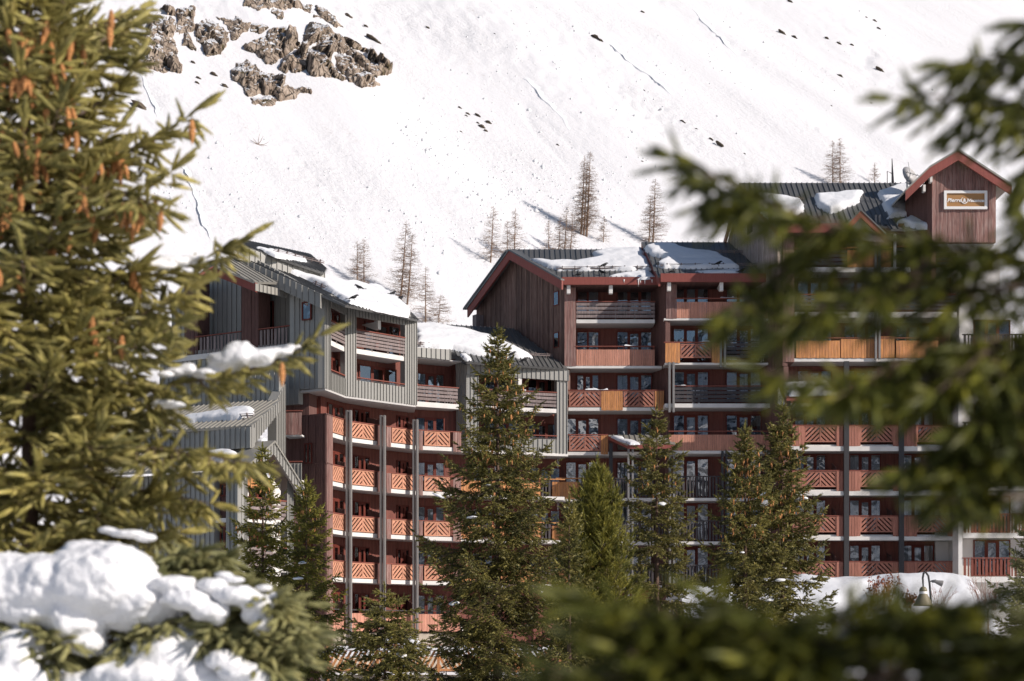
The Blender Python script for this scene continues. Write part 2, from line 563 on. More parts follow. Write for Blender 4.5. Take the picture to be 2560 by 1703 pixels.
def slope_z(x, y):
    z = S0 + SB*y - SCX*x
    q = 0.852*x + 0.524*y; p = 0.524*x - 0.852*y
    z = z + fbm(q*0.022, p*0.006, 11, 2) * 3.2
    z = z + fbm(q*0.13, p*0.03, 5, 2) * 0.22
    rough = np.clip(fbm(x*0.012, y*0.012, 31, 2)*1.2 + 0.55, 0.1, 1)
    z = z + fbm(q*0.55, p*0.30, 8, 4, 0.6) * 0.30 * rough
    lump = np.clip(fbm(q*0.05 + 3, p*0.012, 77, 2) - 0.25, 0, 1)
    z = z + np.abs(fbm(q*0.9, p*0.8, 21, 3, 0.6)) * 0.9 * lump
    # thin furrows where sloughs ran down the fall line
    fur = np.abs(vnoise(q*0.075 + 0.6*vnoise(p*0.02, q*0.02, 5), p*0.004, 43))
    z = z - 0.8*np.exp(-(fur/0.012)**2) * np.clip(vnoise(p*0.03, q*0.01, 90)+0.4, 0, 1)
    return z

def soft_max(a, b, k):
    h = np.clip(0.5 + 0.5*(a-b)/k, 0, 1)
    return b + (a-b)*h + k*h*(1-h)

CRACK = [(330, 90), (362, 175), (400, 260), (440, 330), (452, 380), (470, 450), (492, 520), (520, 600)]
def terrain(x, y):
    z = slope_z(x, y)
    g = -2.6 + 0.0*x
    return soft_max(z, g, 6.0)

def build_mountain():
    ts = np.linspace(-0.42, 0.42, 430)
    Ys = 165.0 * (1000/165.0) ** np.linspace(0, 1, 520)
    Tm, Ym = np.meshgrid(ts, Ys, indexing='ij')
    X = Tm * Ym
    Z = terrain(X, Ym)
    nx, ny = X.shape
    V = np.stack([X, Ym, Z], -1).reshape(-1, 3)
    idx = np.arange(nx*ny).reshape(nx, ny)
    q = np.stack([idx[:-1, :-1], idx[1:, :-1], idx[1:, 1:], idx[:-1, 1:]], -1).reshape(-1, 4)
    m, n, l, b = mat_base('mountain_snow')
    geo = N(n, 'ShaderNodeNewGeometry')
    vr = N(n, 'ShaderNodeVectorRotate', rotation_type='Z_AXIS')
    vr.inputs['Angle'].default_value = math.atan2(0.852, 0.524)
    l.new(geo.outputs['Position'], vr.inputs['Vector'])
    mp = N(n, 'ShaderNodeMapping'); mp.inputs['Scale'].default_value = (0.7, 1.0, 0.7)
    l.new(vr.outputs[0], mp.inputs[0])
    n1 = N(n, 'ShaderNodeTexNoise'); n1.inputs['Scale'].default_value = 0.7; n1.inputs['Detail'].default_value = 10; n1.inputs['Roughness'].default_value = 0.68
    l.new(mp.outputs[0], n1.inputs['Vector'])
    n2 = N(n, 'ShaderNodeTexNoise'); n2.inputs['Scale'].default_value = 0.03; n2.inputs['Detail'].default_value = 3
    l.new(mp.outputs[0], n2.inputs['Vector'])
    bp = N(n, 'ShaderNodeBump'); bp.inputs['Distance'].default_value = 0.6
    l.new(ramp(n, l, n2.outputs[0], 0.38, 0.68, (0.25,)*3, (0.9,)*3), bp.inputs['Strength'])
    l.new(n1.outputs[0], bp.inputs['Height']); l.new(bp.outputs[0], b.inputs['Normal'])
    # thin brown grass and grit showing through in a few streaks
    mp2 = N(n, 'ShaderNodeMapping'); mp2.inputs['Scale'].default_value = (0.05, 0.5, 0.2)
    l.new(vr.outputs[0], mp2.inputs[0])
    n3 = N(n, 'ShaderNodeTexNoise'); n3.inputs['Scale'].default_value = 0.55; n3.inputs['Detail'].default_value = 6
    l.new(mp2.outputs[0], n3.inputs['Vector'])
    n4 = N(n, 'ShaderNodeTexNoise'); n4.inputs['Scale'].default_value = 1.6; n4.inputs['Detail'].default_value = 8; n4.inputs['Roughness'].default_value = 0.8
    l.new(geo.outputs['Position'], n4.inputs['Vector'])
    fac = math_n(n, l, 'MULTIPLY', ramp(n, l, n3.outputs[0], 0.60, 0.70), ramp(n, l, n4.outputs[0], 0.52, 0.66))
    l.new(mixcol(n, l, math_n(n, l, 'MULTIPLY', fac, 0.7), (0.715, 0.71, 0.72), (0.33, 0.26, 0.22)), b.inputs['Base Color'])
    b.inputs['Roughness'].default_value = 0.7; b.inputs['Specular IOR Level'].default_value = 0.15
    o = link('snowy_mountainside', np_mesh('snowy_mountainside', V, q, m, True))
    setp(o, kind='structure')

def hit_terrain(px, py):
    """first point of the mountainside seen at a pixel"""
    Yc = plane_Y(px, py)
    ys = np.linspace(max(170, Yc-45), Yc+45, 900)
    x = (px-1280)/F*ys; z = (HY-py)/F*ys
    dz = terrain(x, ys) - z
    k = int(np.argmax(dz > 0)) if (dz > 0).any() else 450
    return Vector((x[k], ys[k], z[k]))

def build_ground():
    xs = np.linspace(-420, 420, 150); ys = np.concatenate([np.linspace(-140, 0, 30), np.linspace(2, 230, 120)])
    X, Yg = np.meshgrid(xs, ys, indexing='ij')
    Z = -2.65 + 0.12*fbm(X*0.15, Yg*0.15, 4, 3)
    Z = Z - np.clip(Yg-195, 0, 50)*0.4
    V = np.stack([X, Yg, Z], -1).reshape(-1, 3)
    idx = np.arange(X.size).reshape(X.shape)
    q = np.stack([idx[:-1, :-1], idx[1:, :-1], idx[1:, 1:], idx[:-1, 1:]], -1).reshape(-1, 4)
    setp(link('snow_ground', np_mesh('snow_ground', V, q, 'snow', True)), kind='structure')

def build_far_side():
    """the other side of the valley, behind the camera: what the panes reflect"""
    a = np.linspace(-1.25, 1.0, 150); r = np.linspace(140, 1100, 70)
    A, R = np.meshgrid(a, r, indexing='ij')
    X = R*np.sin(A); Yg = -R*np.cos(A)
    q = np.clip((R-140)/700, 0, 1)
    Z = -2.7 + 210*q*(0.8 + 0.35*fbm(A*4, R*0.004, 61, 4)) + 14*q*fbm(X*0.02, Yg*0.02, 62, 4)
    V = np.stack([X, Yg, Z], -1).reshape(-1, 3)
    idx = np.arange(X.size).reshape(X.shape)
    f = np.stack([idx[:-1, :-1], idx[:-1, 1:], idx[1:, 1:], idx[1:, :-1]], -1).reshape(-1, 4)
    m, n, l, b = mat_base('far_mountain_snow_and_rock')
    geo = N(n, 'ShaderNodeNewGeometry')
    n1 = N(n, 'ShaderNodeTexNoise'); n1.inputs['Scale'].default_value = 0.02; n1.inputs['Detail'].default_value = 9; n1.inputs['Roughness'].default_value = 0.65
    l.new(geo.outputs['Position'], n1.inputs['Vector'])
    l.new(mixcol(n, l, ramp(n, l, n1.outputs[0], 0.46, 0.54), (0.76, 0.76, 0.77), (0.10, 0.10, 0.11)), b.inputs['Base Color'])
    b.inputs['Roughness'].default_value = 0.9
    setp(link('valley_side_hill', np_mesh('valley_side_hill', V, f, m, True)), kind='structure')

def build_unseen_ground():
    '''unseen dark sheet added to cut snow bounce onto the shaded walls'''
    m = plain('asphalt', (0.055, 0.054, 0.055), 0.85, 0, 0.35, 2.0)
    V = np.array([(-70, 50, -2.42), (75, 50, -2.42), (75, 76, -2.42), (-70, 76, -2.42)], float)
    setp(link('unseen_dark_ground', np_mesh('unseen_dark_ground', V, np.array([[0, 1, 2, 3]]), m)), kind='structure')
build_mountain()
build_ground()
build_unseen_ground()
build_far_side()

# ------------------------------------------------------------------ rock outcrops on the slope
PN = np.array([SCX, -SB, 1.0]); PN /= np.linalg.norm(PN)
OUT = np.array([0.30, -0.88, 0.30]); OUT /= np.linalg.norm(OUT)
def z4(pts): return [(300 + x/2.357, y/2.357) for x, y in pts]
def outcrop(name, poly, label, seed, prot=2.0, cell=20.0, res=1.7):
    rg = np.random.default_rng(seed)
    xs = [p[0] for p in poly]; ys = [p[1] for p in poly]
    gx = np.arange(min(xs)-res, max(xs)+2*res, res); gy = np.arange(min(ys)-res, max(ys)+2*res, res)
    X, Yg = np.meshgrid(gx, gy, indexing='ij')
    wx = X + 5*fbm(X*0.06, Yg*0.06, seed, 3); wy = Yg + 5*fbm(X*0.06+9, Yg*0.06, seed+5, 3)
    ins = in_poly(wx, wy, poly)
    D = dist_poly(wx, wy, poly)
    # blocks: anisotropic cells, each with its own plane
    ang = math.radians(48); ca, sa = math.cos(ang), math.sin(ang)
    def aniso(x, y): return (x*ca + y*sa)*0.55, (-x*sa + y*ca)*1.1
    ns = max(4, int((max(xs)-min(xs))*(max(ys)-min(ys))/(cell*cell*3.2)))
    sx = rg.uniform(min(xs), max(xs), ns); sy = rg.uniform(min(ys), max(ys), ns)
    ax, ay = aniso(wx + 3*vnoise(X*.2, Yg*.2, 2), wy); bx, by = aniso(sx, sy)
    d1 = np.full(X.shape, 1e9); d2 = np.full(X.shape, 1e9); k1 = np.zeros(X.shape, int)
    for i in range(ns):
        d = np.hypot(ax-bx[i], ay-by[i])
        c = d < d1
        d2 = np.where(c, d1, np.minimum(d2, d)); k1 = np.where(c, i, k1); d1 = np.where(c, d, d1)
    ch = rg.uniform(0.35, 1.0, ns); tx = rg.normal(-0.004, 0.018, ns); ty = rg.normal(0.016, 0.012, ns)
    h = ch[k1] + tx[k1]*(X-sx[k1]) + ty[k1]*(Yg-sy[k1])
    h = h - 0.28*np.exp(-(d2-d1)/1.5)
    sx2 = rg.uniform(min(xs), max(xs), ns*5); sy2 = rg.uniform(min(ys), max(ys), ns*5); cx2, cy2 = aniso(sx2, sy2)
    e1 = np.full(X.shape, 1e9); e2 = np.full(X.shape, 1e9); k2 = np.zeros(X.shape, int)
    for i in range(ns*5):
        d = np.hypot(ax-cx2[i], ay-cy2[i]); c = d < e1
        e2 = np.where(c, e1, np.minimum(e2, d)); k2 = np.where(c, i, k2); e1 = np.where(c, d, e1)
    gx2 = rg.normal(0, .018, ns*5); gy2 = rg.normal(0, .018, ns*5)
    h = h + rg.uniform(-.07, .07, ns*5)[k2] + gx2[k2]*(X-sx2[k2]) + gy2[k2]*(Yg-sy2[k2]) - .09*np.exp(-(e2-e1)/.9)
    h = h + 0.035*fbm(X*0.11, Yg*0.11, seed+9, 4, 0.6)
    edge = np.clip(D/14.0, 0, 1)**0.6
    h = np.where(ins, edge*prot*.72*(0.35 + h) , -0.9)
    Yp = plane_Y(X, Yg)
    B = np.stack([(X-1280)/F*Yp, Yp, (HY-Yg)/F*Yp], -1)
    bz = terrain(B[..., 0], B[..., 1])
    B[..., 2] = bz
    V = B + OUT * h[..., None]
    keep = ins[:-1, :-1] | ins[1:, :-1] | ins[:-1, 1:] | ins[1:, 1:]
    idx = np.arange(X.size).reshape(X.shape)
    q = np.stack([idx[:-1, :-1], idx[:-1, 1:], idx[1:, 1:], idx[1:, :-1]], -1)[keep]
    used = np.unique(q); rm = -np.ones(X.size, int); rm[used] = np.arange(len(used))
    V = V.reshape(-1, 3)[used]; q = rm[q]
    c = V.mean(0)
    o = link(name, np_mesh(name, V - c, q, 'rock'), None, Matrix.Translation(Vector(c)))
    setp(o, label, 'rock')
    return o

outcrop('rock_outcrop', z4([(130,0),(150,60),(140,140),(60,175),(50,215),(100,260),(90,280),(180,325),(250,340),(360,340),(370,300),(330,250),(335,210),(310,150),(330,90),(325,-30),(130,-30)]), 'pale steep crag beside the top of the cone-hung spruce', 101)
outcrop('rock_outcrop', z4([(335,-30),(335,80),(330,110),(370,125),(360,170),(400,200),(452,210),(440,170),(405,115),(440,85),(445,-30)]), 'narrow grey rock wedge between the pale crag and the next block', 102, 1.6, 16)
outcrop('rock_outcrop', z4([(452,10),(440,100),(470,180),(510,240),(545,257),(600,235),(640,190),(640,130),(600,90),(560,60),(500,15),(470,-20)]), 'angular brown rock block right of the pale crag', 103)
outcrop('rock_outcrop', z4([(560,30),(610,80),(650,110),(660,150),(700,170),(760,135),(800,150),(870,162),(885,140),(800,105),(730,85),(690,45),(660,60),(600,40)]), 'low mossy rock band joining the upper crags', 104, 1.1, 13)
outcrop('rock_outcrop', z4([(730,-30),(735,5),(780,28),(870,35),(1000,22),(1100,28),(1180,48),(1290,105),(1312,82),(1240,10),(1200,-30)]), 'long rock band cut by the top edge of the picture', 105, 1.6, 17)
outcrop('rock_outcrop', z4([(895,50),(888,68),(930,92),(980,82),(972,58),(935,42)]), 'small lone boulder above the biggest crag', 106, 1.0, 12)
outcrop('rock_outcrop', z4([(718,195),(790,250),(850,300),(890,325),(960,305),(1050,270),(1058,235),(1030,180),(990,150),(930,140),(880,152),(850,185),(790,190)]), 'rounded upper left shoulder of the biggest crag', 107, 2.0, 20)
outcrop('rock_outcrop', z4([(1062,270),(1080,240),(1080,180),(1110,100),(1160,85),(1240,120),(1330,180),(1400,210),(1500,250),(1600,310),(1612,350),(1520,382),(1515,402),(1400,345),(1300,270),(1250,290),(1250,360),(1340,470),(1210,432),(1110,412),(1085,392),(960,366),(930,335),(950,312)]), 'biggest brown crag with deep clefts and moss', 108, 2.6, 24)
outcrop('rock_outcrop', z4([(1290,275),(1260,310),(1280,370),(1350,470),(1440,497),(1500,482),(1542,450),(1480,402),(1400,350),(1340,285)]), 'slanting slab at the lower right foot of the biggest crag', 109, 2.2, 20)
outcrop('rock_outcrop', z4([(690,290),(650,340),(660,380),(720,440),(745,490),(890,480),(930,520),(1030,520),(1060,500),(1145,500),(1130,478),(1050,470),(1000,440),(930,390),(840,350),(780,300),(720,288)]), 'lower crag standing apart below the biggest one', 110, 2.2, 20)
outcrop('rock_outcrop', z4([(760,505),(800,545),(860,562),(928,550),(928,520),(880,500),(800,498)]), 'flat boulder at the foot of the lower crag', 111, 1.1, 13)

def fracture(pts, label, seed):
    '''a low snow step: steep little face to the left, fading into the slope on the right'''
    rg = np.random.default_rng(seed)
    P0 = []
    for (a, b) in zip(pts[:-1], pts[1:]):
        for t in np.linspace(0, 1, 8, endpoint=False): P0.append((a[0]+(b[0]-a[0])*t + rg.normal(0, .5), a[1]+(b[1]-a[1])*t))
    P0 = [(x + 2.2*math.sin(i*.45 + seed) + 1.5*math.sin(i*1.1 + 2*seed), y) for i, (x, y) in enumerate(P0)]
    V = []; n = len(P0)
    for i, (x, y) in enumerate(P0):
        h = (.08 + .38*abs(vnoise(i*.11, 3.0, seed)))*min(1, i/6, (n-1-i)/6)
        for dx, dh in ((-1.2, -.12), (-.2, h), (1.5, h*.8), (6, h*.3), (16, -.12)):
            Yp = plane_Y(x+dx, y); X = (x+dx-1280)/F*Yp
            V.append((X, Yp, float(terrain(np.array([X]), np.array([Yp]))[0]) + dh))
    V = np.array(V); idx = np.arange(len(V)).reshape(n, 5)
    q = np.stack([idx[:-1, :-1], idx[1:, :-1], idx[1:, 1:], idx[:-1, 1:]], -1).reshape(-1, 4)
    c = V.mean(0)
    o = link('snow_fracture', np_mesh('snow_fracture', V - c, q, 'snow'), None, Matrix.Translation(Vector(c)))
    setp(o, label, 'snow')
fracture([(330, 110), (345, 140), (362, 175), (383, 235), (395, 268)], 'upper fracture step in the snow below the pale crag', 3)
fracture([(452, 395), (462, 425), (478, 460), (492, 520), (508, 570), (530, 612)], 'lower fracture step in the snow above the grey block', 4)

fracture([(1505, 118), (1545, 150), (1590, 185), (1640, 222), (1690, 262)], 'long slough furrow running down from the dark scrub high on the slope', 5)
fracture([(1300, 188), (1340, 225), (1385, 272), (1430, 322)], 'shorter slough furrow left of the long one', 6)
fracture([(1730, 20), (1760, 60), (1800, 100), (1850, 145)], 'faint furrow near the top edge right of centre', 8)

# stones and scrub scattered over the snow
def stone_mesh(seed):
    rg = np.random.default_rng(seed)
    mb = MB(); n = 9
    prof = [(0.15, -0.4), (0.8, -0.25), (1.0, 0.05), (0.7, 0.35), (0.2, 0.5)]
    mb.lathe(prof, n)
    mb.v = [tuple(np.array(v) * (1 + rg.uniform(-0.3, 0.3))) for v in mb.v]
    return mb.mesh('stone', 'scrub')
STONES = [stone_mesh(i) for i in range(5)]
spots = [  # px, py, half width px, aspect
 (483,157,8,.6),(497,196,8,.5),(494,208,7,.5),(535,187,13,.45),(564,217,11,.5),(347,265,24,.5),(270,254,8,.6),(418,433,8,.5),(412,428,5,.5),
 (872,41,12,.45),(915,66,8,.5),(930,97,18,.4),(945,107,12,.4),(1070,70,7,.5),
 (1150,270,6,.5),(1170,285,7,.5),(1166,290,5,.5),(1195,290,9,.5),(1205,318,11,.6),(1222,308,9,.7),(1215,328,7,.6),(1195,308,5,.5),(1153,330,4,.5),
 (1490,95,15,.4),(1503,103,9,.4),(1607,31,7,.5),(1975,5,9,.5),(1955,83,13,.3),(1986,94,9,.5),(2068,97,7,.5),(2098,110,9,.4),(2130,113,6,.5),
 (2199,176,13,.4),(2101,191,9,.45),(2187,53,6,.6),(2166,44,4,.6),(2197,72,7,.3),(2178,258,4,.5),(2079,265,3,.5),
 (1708,305,8,.35),(1742,323,5,.4),(1778,348,7,.35),(1800,363,15,.35),(1862,385,4,.4),(1395,363,5,.4),(1606,404,4,.5),(1611,227,4,.4),(1237,85,3,.5)]
STONE_LABELS = [(1, 'brownish stone just below the pale crag'), (3, 'one of two tiny dark stones left of the lower crag'), (4, 'wide flat stone halfway between the pale and the lower crag'), (5, 'dark stone nearest the flat boulder of the lower crag'),
 (6, 'largest dark slab beside the upper fracture step'), (7, 'small stone left of the largest dark slab'), (9, 'tiny scrub tuft by the lower fracture step'), (10, 'dark scrub above the right end of the biggest crag'), (11, 'small scrub right of the biggest crag top'),
 (13, 'flat mossy scrub on the right shoulder of the biggest crag'), (14, 'lone pale stone right of the crags'), (23, 'dark stone of the cluster in mid slope'), (24, 'wide dark scrub high on the slope right of centre'), (25, 'smaller scrub touching the wide dark scrub'),
 (26, 'lone dark tuft near the top edge right of centre'), (27, 'brown stone cut by the top edge'), (28, 'long thin stone of the pair in the upper right'), (29, 'rounder stone of the pair in the upper right'), (32, 'stone in the short row of three in the upper right'),
 (33, 'dark flat stone nearest the upper right boughs'), (34, 'square dark stone below the row of three'), (37, 'small stone in the trail under the top right corner'), (39, 'tiny stone just left of the upper right boughs'),
 (43, 'dark stone in the diagonal line above the long bough'), (44, 'last small stone of the diagonal line'), (46, 'tiny stone above the tallest larch'), (48, 'tiny stone on the open middle slope')]
rs = np.random.default_rng(5)
for i, (px, py, hw, asp) in enumerate(spots):
    p = hit_terrain(px, py)
    s = hw * p.y / F
    me = STONES[i % 5]
    m4 = Matrix.Translation(p) @ Matrix.Rotation(rs.uniform(0, 6), 4, 'Z') @ Matrix.Diagonal((s, s, s*asp*1.6, 1))
    m4 = Matrix.Translation(p) @ Matrix.Rotation(math.radians(35), 4, 'Y') @ Matrix.Rotation(rs.uniform(-.4, .4), 4, 'Z') @ Matrix.Diagonal((s, s*0.8, s*asp*1.5, 1))
    o = link('stone', me, None, m4)
    for k, lb in STONE_LABELS:
        if i < k: break
    setp(o, lb, 'stone', 'stones scattered on the snow slope')

# loose avalanche crumbs strewn down the slope
def debris():
    rg = np.random.default_rng(77)
    zones = [(1060, 330, 90, 110, 900), (1290, 420, 150, 70, 1500), (1420, 500, 120, 50, 900), (560, 420, 110, 110, 350), (1330, 170, 130, 110, 900), (1120, 560, 190, 70, 700), (800, 480, 190, 90, 500), (1700, 200, 260, 110, 800), (2050, 150, 260, 110, 500), (1560, 420, 120, 110, 500), (420, 480, 50, 90, 300)]
    O = np.array([[1, 0, 0], [-1, 0, 0], [0, 1, 0], [0, -1, 0], [0, 0, 1], [0, 0, -1.0]])
    Tt = np.array([[0, 2, 4], [2, 1, 4], [1, 3, 4], [3, 0, 4], [2, 0, 5], [1, 2, 5], [3, 1, 5], [0, 3, 5]])
    Ps = []
    for cx, cy, sx, sy, n in zones:
        n = n//4
        t = rg.normal(0, 1, n); px = cx + sx*rg.normal(0, .55, n) + t*12; py = cy + sy*rg.normal(0, .6, n) + t*12
        # gather into fall-line trails
        g = px*.70 - py*.71; k_ = 9*np.sin(g*.07) + 7*np.sin(g*.19 + 1) + 4*np.sin(g*.41 + 2); px = px + k_*.70; py = py - k_*.71
        Yp = plane_Y(px, py); Ps.append(np.stack([(px-1280)/F*Yp, Yp], -1))
    XY = np.concatenate(Ps); z = terrain(XY[:, 0], XY[:, 1])
    pos = np.concatenate([XY, (z+.03)[:, None]], 1)
    s_ = np.clip(rg.lognormal(-2.0, .6, len(pos)), .05, .65)
    V = pos[:, None, :] + O[None]*(s_[:, None, None]*rg.uniform(.6, 1.3, (len(pos), 6, 1)))
    T = Tt[None] + (np.arange(len(pos))*6)[:, None, None]
    o = link('snow_debris', np_mesh('snow_debris', V.reshape(-1, 3), T.reshape(-1, 3), 'snow')); o['kind'] = 'stuff'
    setp(o, 'scattered snow crumbs rolled down the open slope', 'snow')
debris()

# ------------------------------------------------------------------ building kit
LATCACHE = {}
def half_lattice(w, h, sgn, mat):
    key = (round(w, 2), round(h, 2), sgn, mat)
    if key in LATCACHE: return LATCACHE[key]
    out = []
    bw, gap = 0.125, 0.075
    st = (bw + gap) * math.sqrt(2)
    c = -h if sgn > 0 else 0.0
    lim = w if sgn > 0 else w + h
    c0 = c + st*0.25
    while c0 < lim:
        r = [(0, 0), (w, 0), (w, h), (0, h)]
        k = bw * math.sqrt(2)
        if sgn > 0:   # x - y between c0 and c0+k  ("/")
            r = clip_poly(r, 1, -1, c0 + k); r = clip_poly(r, -1, 1, -c0) if r else r
        else:         # x + y  ("\")
            r = clip_poly(r, 1, 1, c0 + k); r = clip_poly(r, -1, -1, -c0) if r else r
        if len(r) >= 3:
            mb = MB().prism([(x, 0, y) for x, y in r][::-1], (0, 0.03, 0))
            out.append(mb.mesh('slat', mat))
        c0 += st
    LATCACHE[key] = out
    return out

def lattice(pt, u0, u1, z0, z1, d, mat):
    t = 0.07
    piece(pt, 'lattice_rail', (u0, u1, d-.03, d+.04, z1-t, z1), mat)
    piece(pt, 'lattice_rail', (u0, u1, d-.03, d+.04, z0, z0+t), mat)
    um = (u0+u1)/2
    for a in (u0, um - t*.6, u1 - t):
        piece(pt, 'lattice_stile', (a, a + (t*1.2 if a == um - t*.6 else t), d-.027, d+.037, z0+t, z1-t), mat)
    for a, b, s in ((u0+t, um-t*.6, 1), (um+t*.6, u1-t, -1)):
        for me in half_lattice(b-a, (z1-z0)-2*t, s, mat):
            link('slat', me, pt, Matrix.Translation((a, d-.012, z0+t)))

def boards_v(pt, u0, u1, z0, z1, d, mat, bw=0.14, name='board'):
    n = max(1, round((u1-u0)/bw)); w = (u1-u0)/n
    for i in range(n):
        j = 0.008*((i*7) % 3)
        piece(pt, name, (u0+i*w+.006, u0+(i+1)*w-.006, d-.02-j, d+.015, z0 - .01*((i*5) % 3), z1), mat)

def boards_h(pt, u0, u1, z0, z1, d, mat, n=5, post=True):
    st = (z1-z0)/n
    for i in range(n):
        piece(pt, 'board', (u0, u1, d-.025, d+.02, z0+i*st+st*.28, z0+(i+1)*st), mat)
    if post:
        k = max(2, round((u1-u0)/1.25)+1)
        for i in range(k):
            u = u0+.05 + (u1-u0-.1)*i/(k-1)
            piece(pt, 'baluster', (u-.035, u+.035, d+.022, d+.09, z0-.1, z1), mat)

def balusters(pt, u0, u1, z0, z1, d, mat, st=0.2):
    n = max(2, round((u1-u0)/st))
    for i in range(n):
        u = u0 + (u1-u0)*(i+.5)/n
        hw = st*.33 if i % 2 == 0 else st*.2
        piece(pt, 'baluster', (u-hw, u+hw, d-.02, d+.02, z0, z1), mat)

def cap(pt, u0, u1, z, d, mat='railcap', t=0.06, w=0.07):
    piece(pt, 'handrail', (u0-.02, u1+.02, d-w, d+w, z-t, z), mat)

PLEAT = None
def pleat_mesh():
    global PLEAT
    if PLEAT is None:
        mb = MB(); n = 28
        for i in range(n+1):
            x = i/n - .5; y = 0.5*math.sin(i*1.75) * (0.6 + .4*math.sin(i*.7))
            mb.v += [(x, y, -.5), (x, y*.8, .5)]
        mb.f = [(2*i, 2*i+2, 2*i+3, 2*i+1) for i in range(n)]
        PLEAT = mb.mesh('curtain', 'curtain')
    return PLEAT

WR = random.Random(12)
def window(th, fr, u0, u1, z0, z1, d, n=3, cur='mix', door=True):
    """timber window: frame as the part, panes, curtains and a black sheet for the unlit room as sub-parts"""
    mb = MB(); t = 0.07
    w = (u1-u0)/n
    mb.box(u0, u1, d-.09, d-.004, z1-t, z1); mb.box(u0, u1, d-.09, d-.004, z0, z0+t)
    for i in range(n+1):
        a = u0 + i*w - (0 if i == 0 else t if i == n else t*.9)
        mb.box(a, a + (t if i in (0, n) else t*1.8), d-.088, d-.006, z0+t, z1-t)
    if door and n == 3:    # heavier opening sash in the middle
        a, b = u0+w+t*.9, u0+2*w-t*.9
        mb.box(a, b, d-.105, d-.05, z1-t-.11, z1-t+.01); mb.box(a, b, d-.105, d-.05, z0+t-.01, z0+t+.14)
        mb.box(a, a+.06, d-.104, d-.05, z0+t, z1-t); mb.box(b-.06, b, d-.104, d-.05, z0+t, z1-t)
    p = part(th, fr, 'window', mb, 'frame')
    piece(p, 'unlit_room_sheet', (u0+.01, u1-.01, d-.012, d-.003, z0+.01, z1-.01), 'dark')  # near-black sheet: darkness of the unlit room put into the colour
    for i in range(n):
        a = u0 + i*w + (t if i == 0 else t*.9); b = u0 + (i+1)*w - (t if i == n-1 else t*.9)
        piece(p, 'pane', (a, b, d-.052, d-.046, z0+t, z1-t), 'glass')
        mode = cur
        if cur == 'mix': mode = WR.choice(['none', 'left', 'right', 'full', 'full', 'right', 'blind', 'none'])
        if mode == 'none': continue
        if mode == 'blind':
            zc_ = z1 - t - (z1-z0)*WR.uniform(.25, .6)
            piece(p, 'blind', (a, b, d-.034, d-.026, zc_, z1-t), 'curtain'); continue
        ca, cb = (a, b) if mode == 'full' else (a, a + (b-a)*WR.uniform(.35, .6)) if mode == 'left' else (b - (b-a)*WR.uniform(.35, .6), b)
        link('curtain', pleat_mesh(), p, Matrix.Translation(((ca+cb)/2, d-.028, (z0+z1)/2)) @ Matrix.Diagonal((cb-ca, .026, z1-z0-2*t, 1)))
    return p

def slab(th, fr, u0, u1, d0, d1, z0, z1, mat='white', name='balcony', ext=None):
    """balcony part: its slab; railings are its sub-parts. Underside a separate paler sheet 4 mm below"""
    mb = MB().box(u0, u1, d0, d1, z0, z1)
    p = part(th, fr, name, mb, mat)
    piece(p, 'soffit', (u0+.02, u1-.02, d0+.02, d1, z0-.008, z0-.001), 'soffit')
    return p

def wallbox(th, fr, u0, u1, d0, d1, z0, z1, mat, name='wall'):
    return part(th, fr, name, MB().box(u0, u1, d0, d1, z0, z1), mat)

def clad(pt, poly, d, sp, mat, name='panel', seam=0.035, thick=0.03, fr=None):
    """upright metal sheets or boards over a polygon (u,z) on the face d, each sheet with its standing seam"""
    us = [p[0] for p in poly]; u0, u1 = min(us), max(us)
    n = max(1, round((u1-u0)/sp)); w = (u1-u0)/n
    for i in range(n):
        a = u0 + i*w
        s1 = span_at(poly, a + w*.06); s2 = span_at(poly, a + w*.94); s0 = span_at(poly, a + w*.5)
        if not s0: continue
        s1 = s1 or s0; s2 = s2 or s0
        key = ('clad', round(w, 3), mat, round(s1[0]-s0[0], 2), round(s2[0]-s0[0], 2), round(s0[1]-s0[0], 2), round(s1[1]-s0[0], 2), round(s2[1]-s0[0], 2), seam)
        if key not in LATCACHE:
            mb = MB(); sw = min(seam, w*.2)
            lo = lambda x: s1[0] + (s2[0]-s1[0])*x/w - s0[0]
            hi = lambda x: s1[1] + (s2[1]-s1[1])*x/w - s0[0]
            if seam > 0:
                mb.hexa([(0, -thick, lo(0)), (w-sw-.004, -thick, lo(w-sw)), (w-sw-.004, 0, lo(w-sw)), (0, 0, lo(0))],
                        [(0, -thick, hi(0)), (w-sw-.004, -thick, hi(w-sw)), (w-sw-.004, 0, hi(w-sw)), (0, 0, hi(0))])
                mb.hexa([(w-sw, -thick-.055, lo(w-sw)), (w-.003, -thick-.055, lo(w)), (w-.003, 0, lo(w)), (w-sw, 0, lo(w-sw))],
                        [(w-sw, -thick-.055, hi(w-sw)), (w-.003, -thick-.055, hi(w)), (w-.003, 0, hi(w)), (w-sw, 0, hi(w-sw))])
            else:
                g = .008
                mb.hexa([(g, -thick, lo(g)), (w-g, -thick, lo(w-g)), (w-g, 0, lo(w-g)), (g, 0, lo(g))],
                        [(g, -thick, hi(g)), (w-g, -thick, hi(w-g)), (w-g, 0, hi(w-g)), (g, 0, hi(g))])
            LATCACHE[key] = mb.mesh(name, mat)
        dj = d - (0.012*((i*7) % 3) if seam <= 0 else 0)
        m = Matrix.Translation((a, dj, s0[0]))
        link(name, LATCACHE[key], pt, (fr.M @ m) if fr is not None else m)

def clad_wall(th, fr, poly, d, mat, sp=0.34, depth=0.3, back=None, seam=0.035):
    """wall part (a solid polygon) with its sheets"""
    mb = MB().prism([(u, d+.003, z) for u, z in poly], (0, depth, 0))
    p = part(th, fr, 'wall', mb, back or mat)
    clad(p, poly, d, sp, mat, 'panel' if seam > 0 else 'plank', seam)
    return p

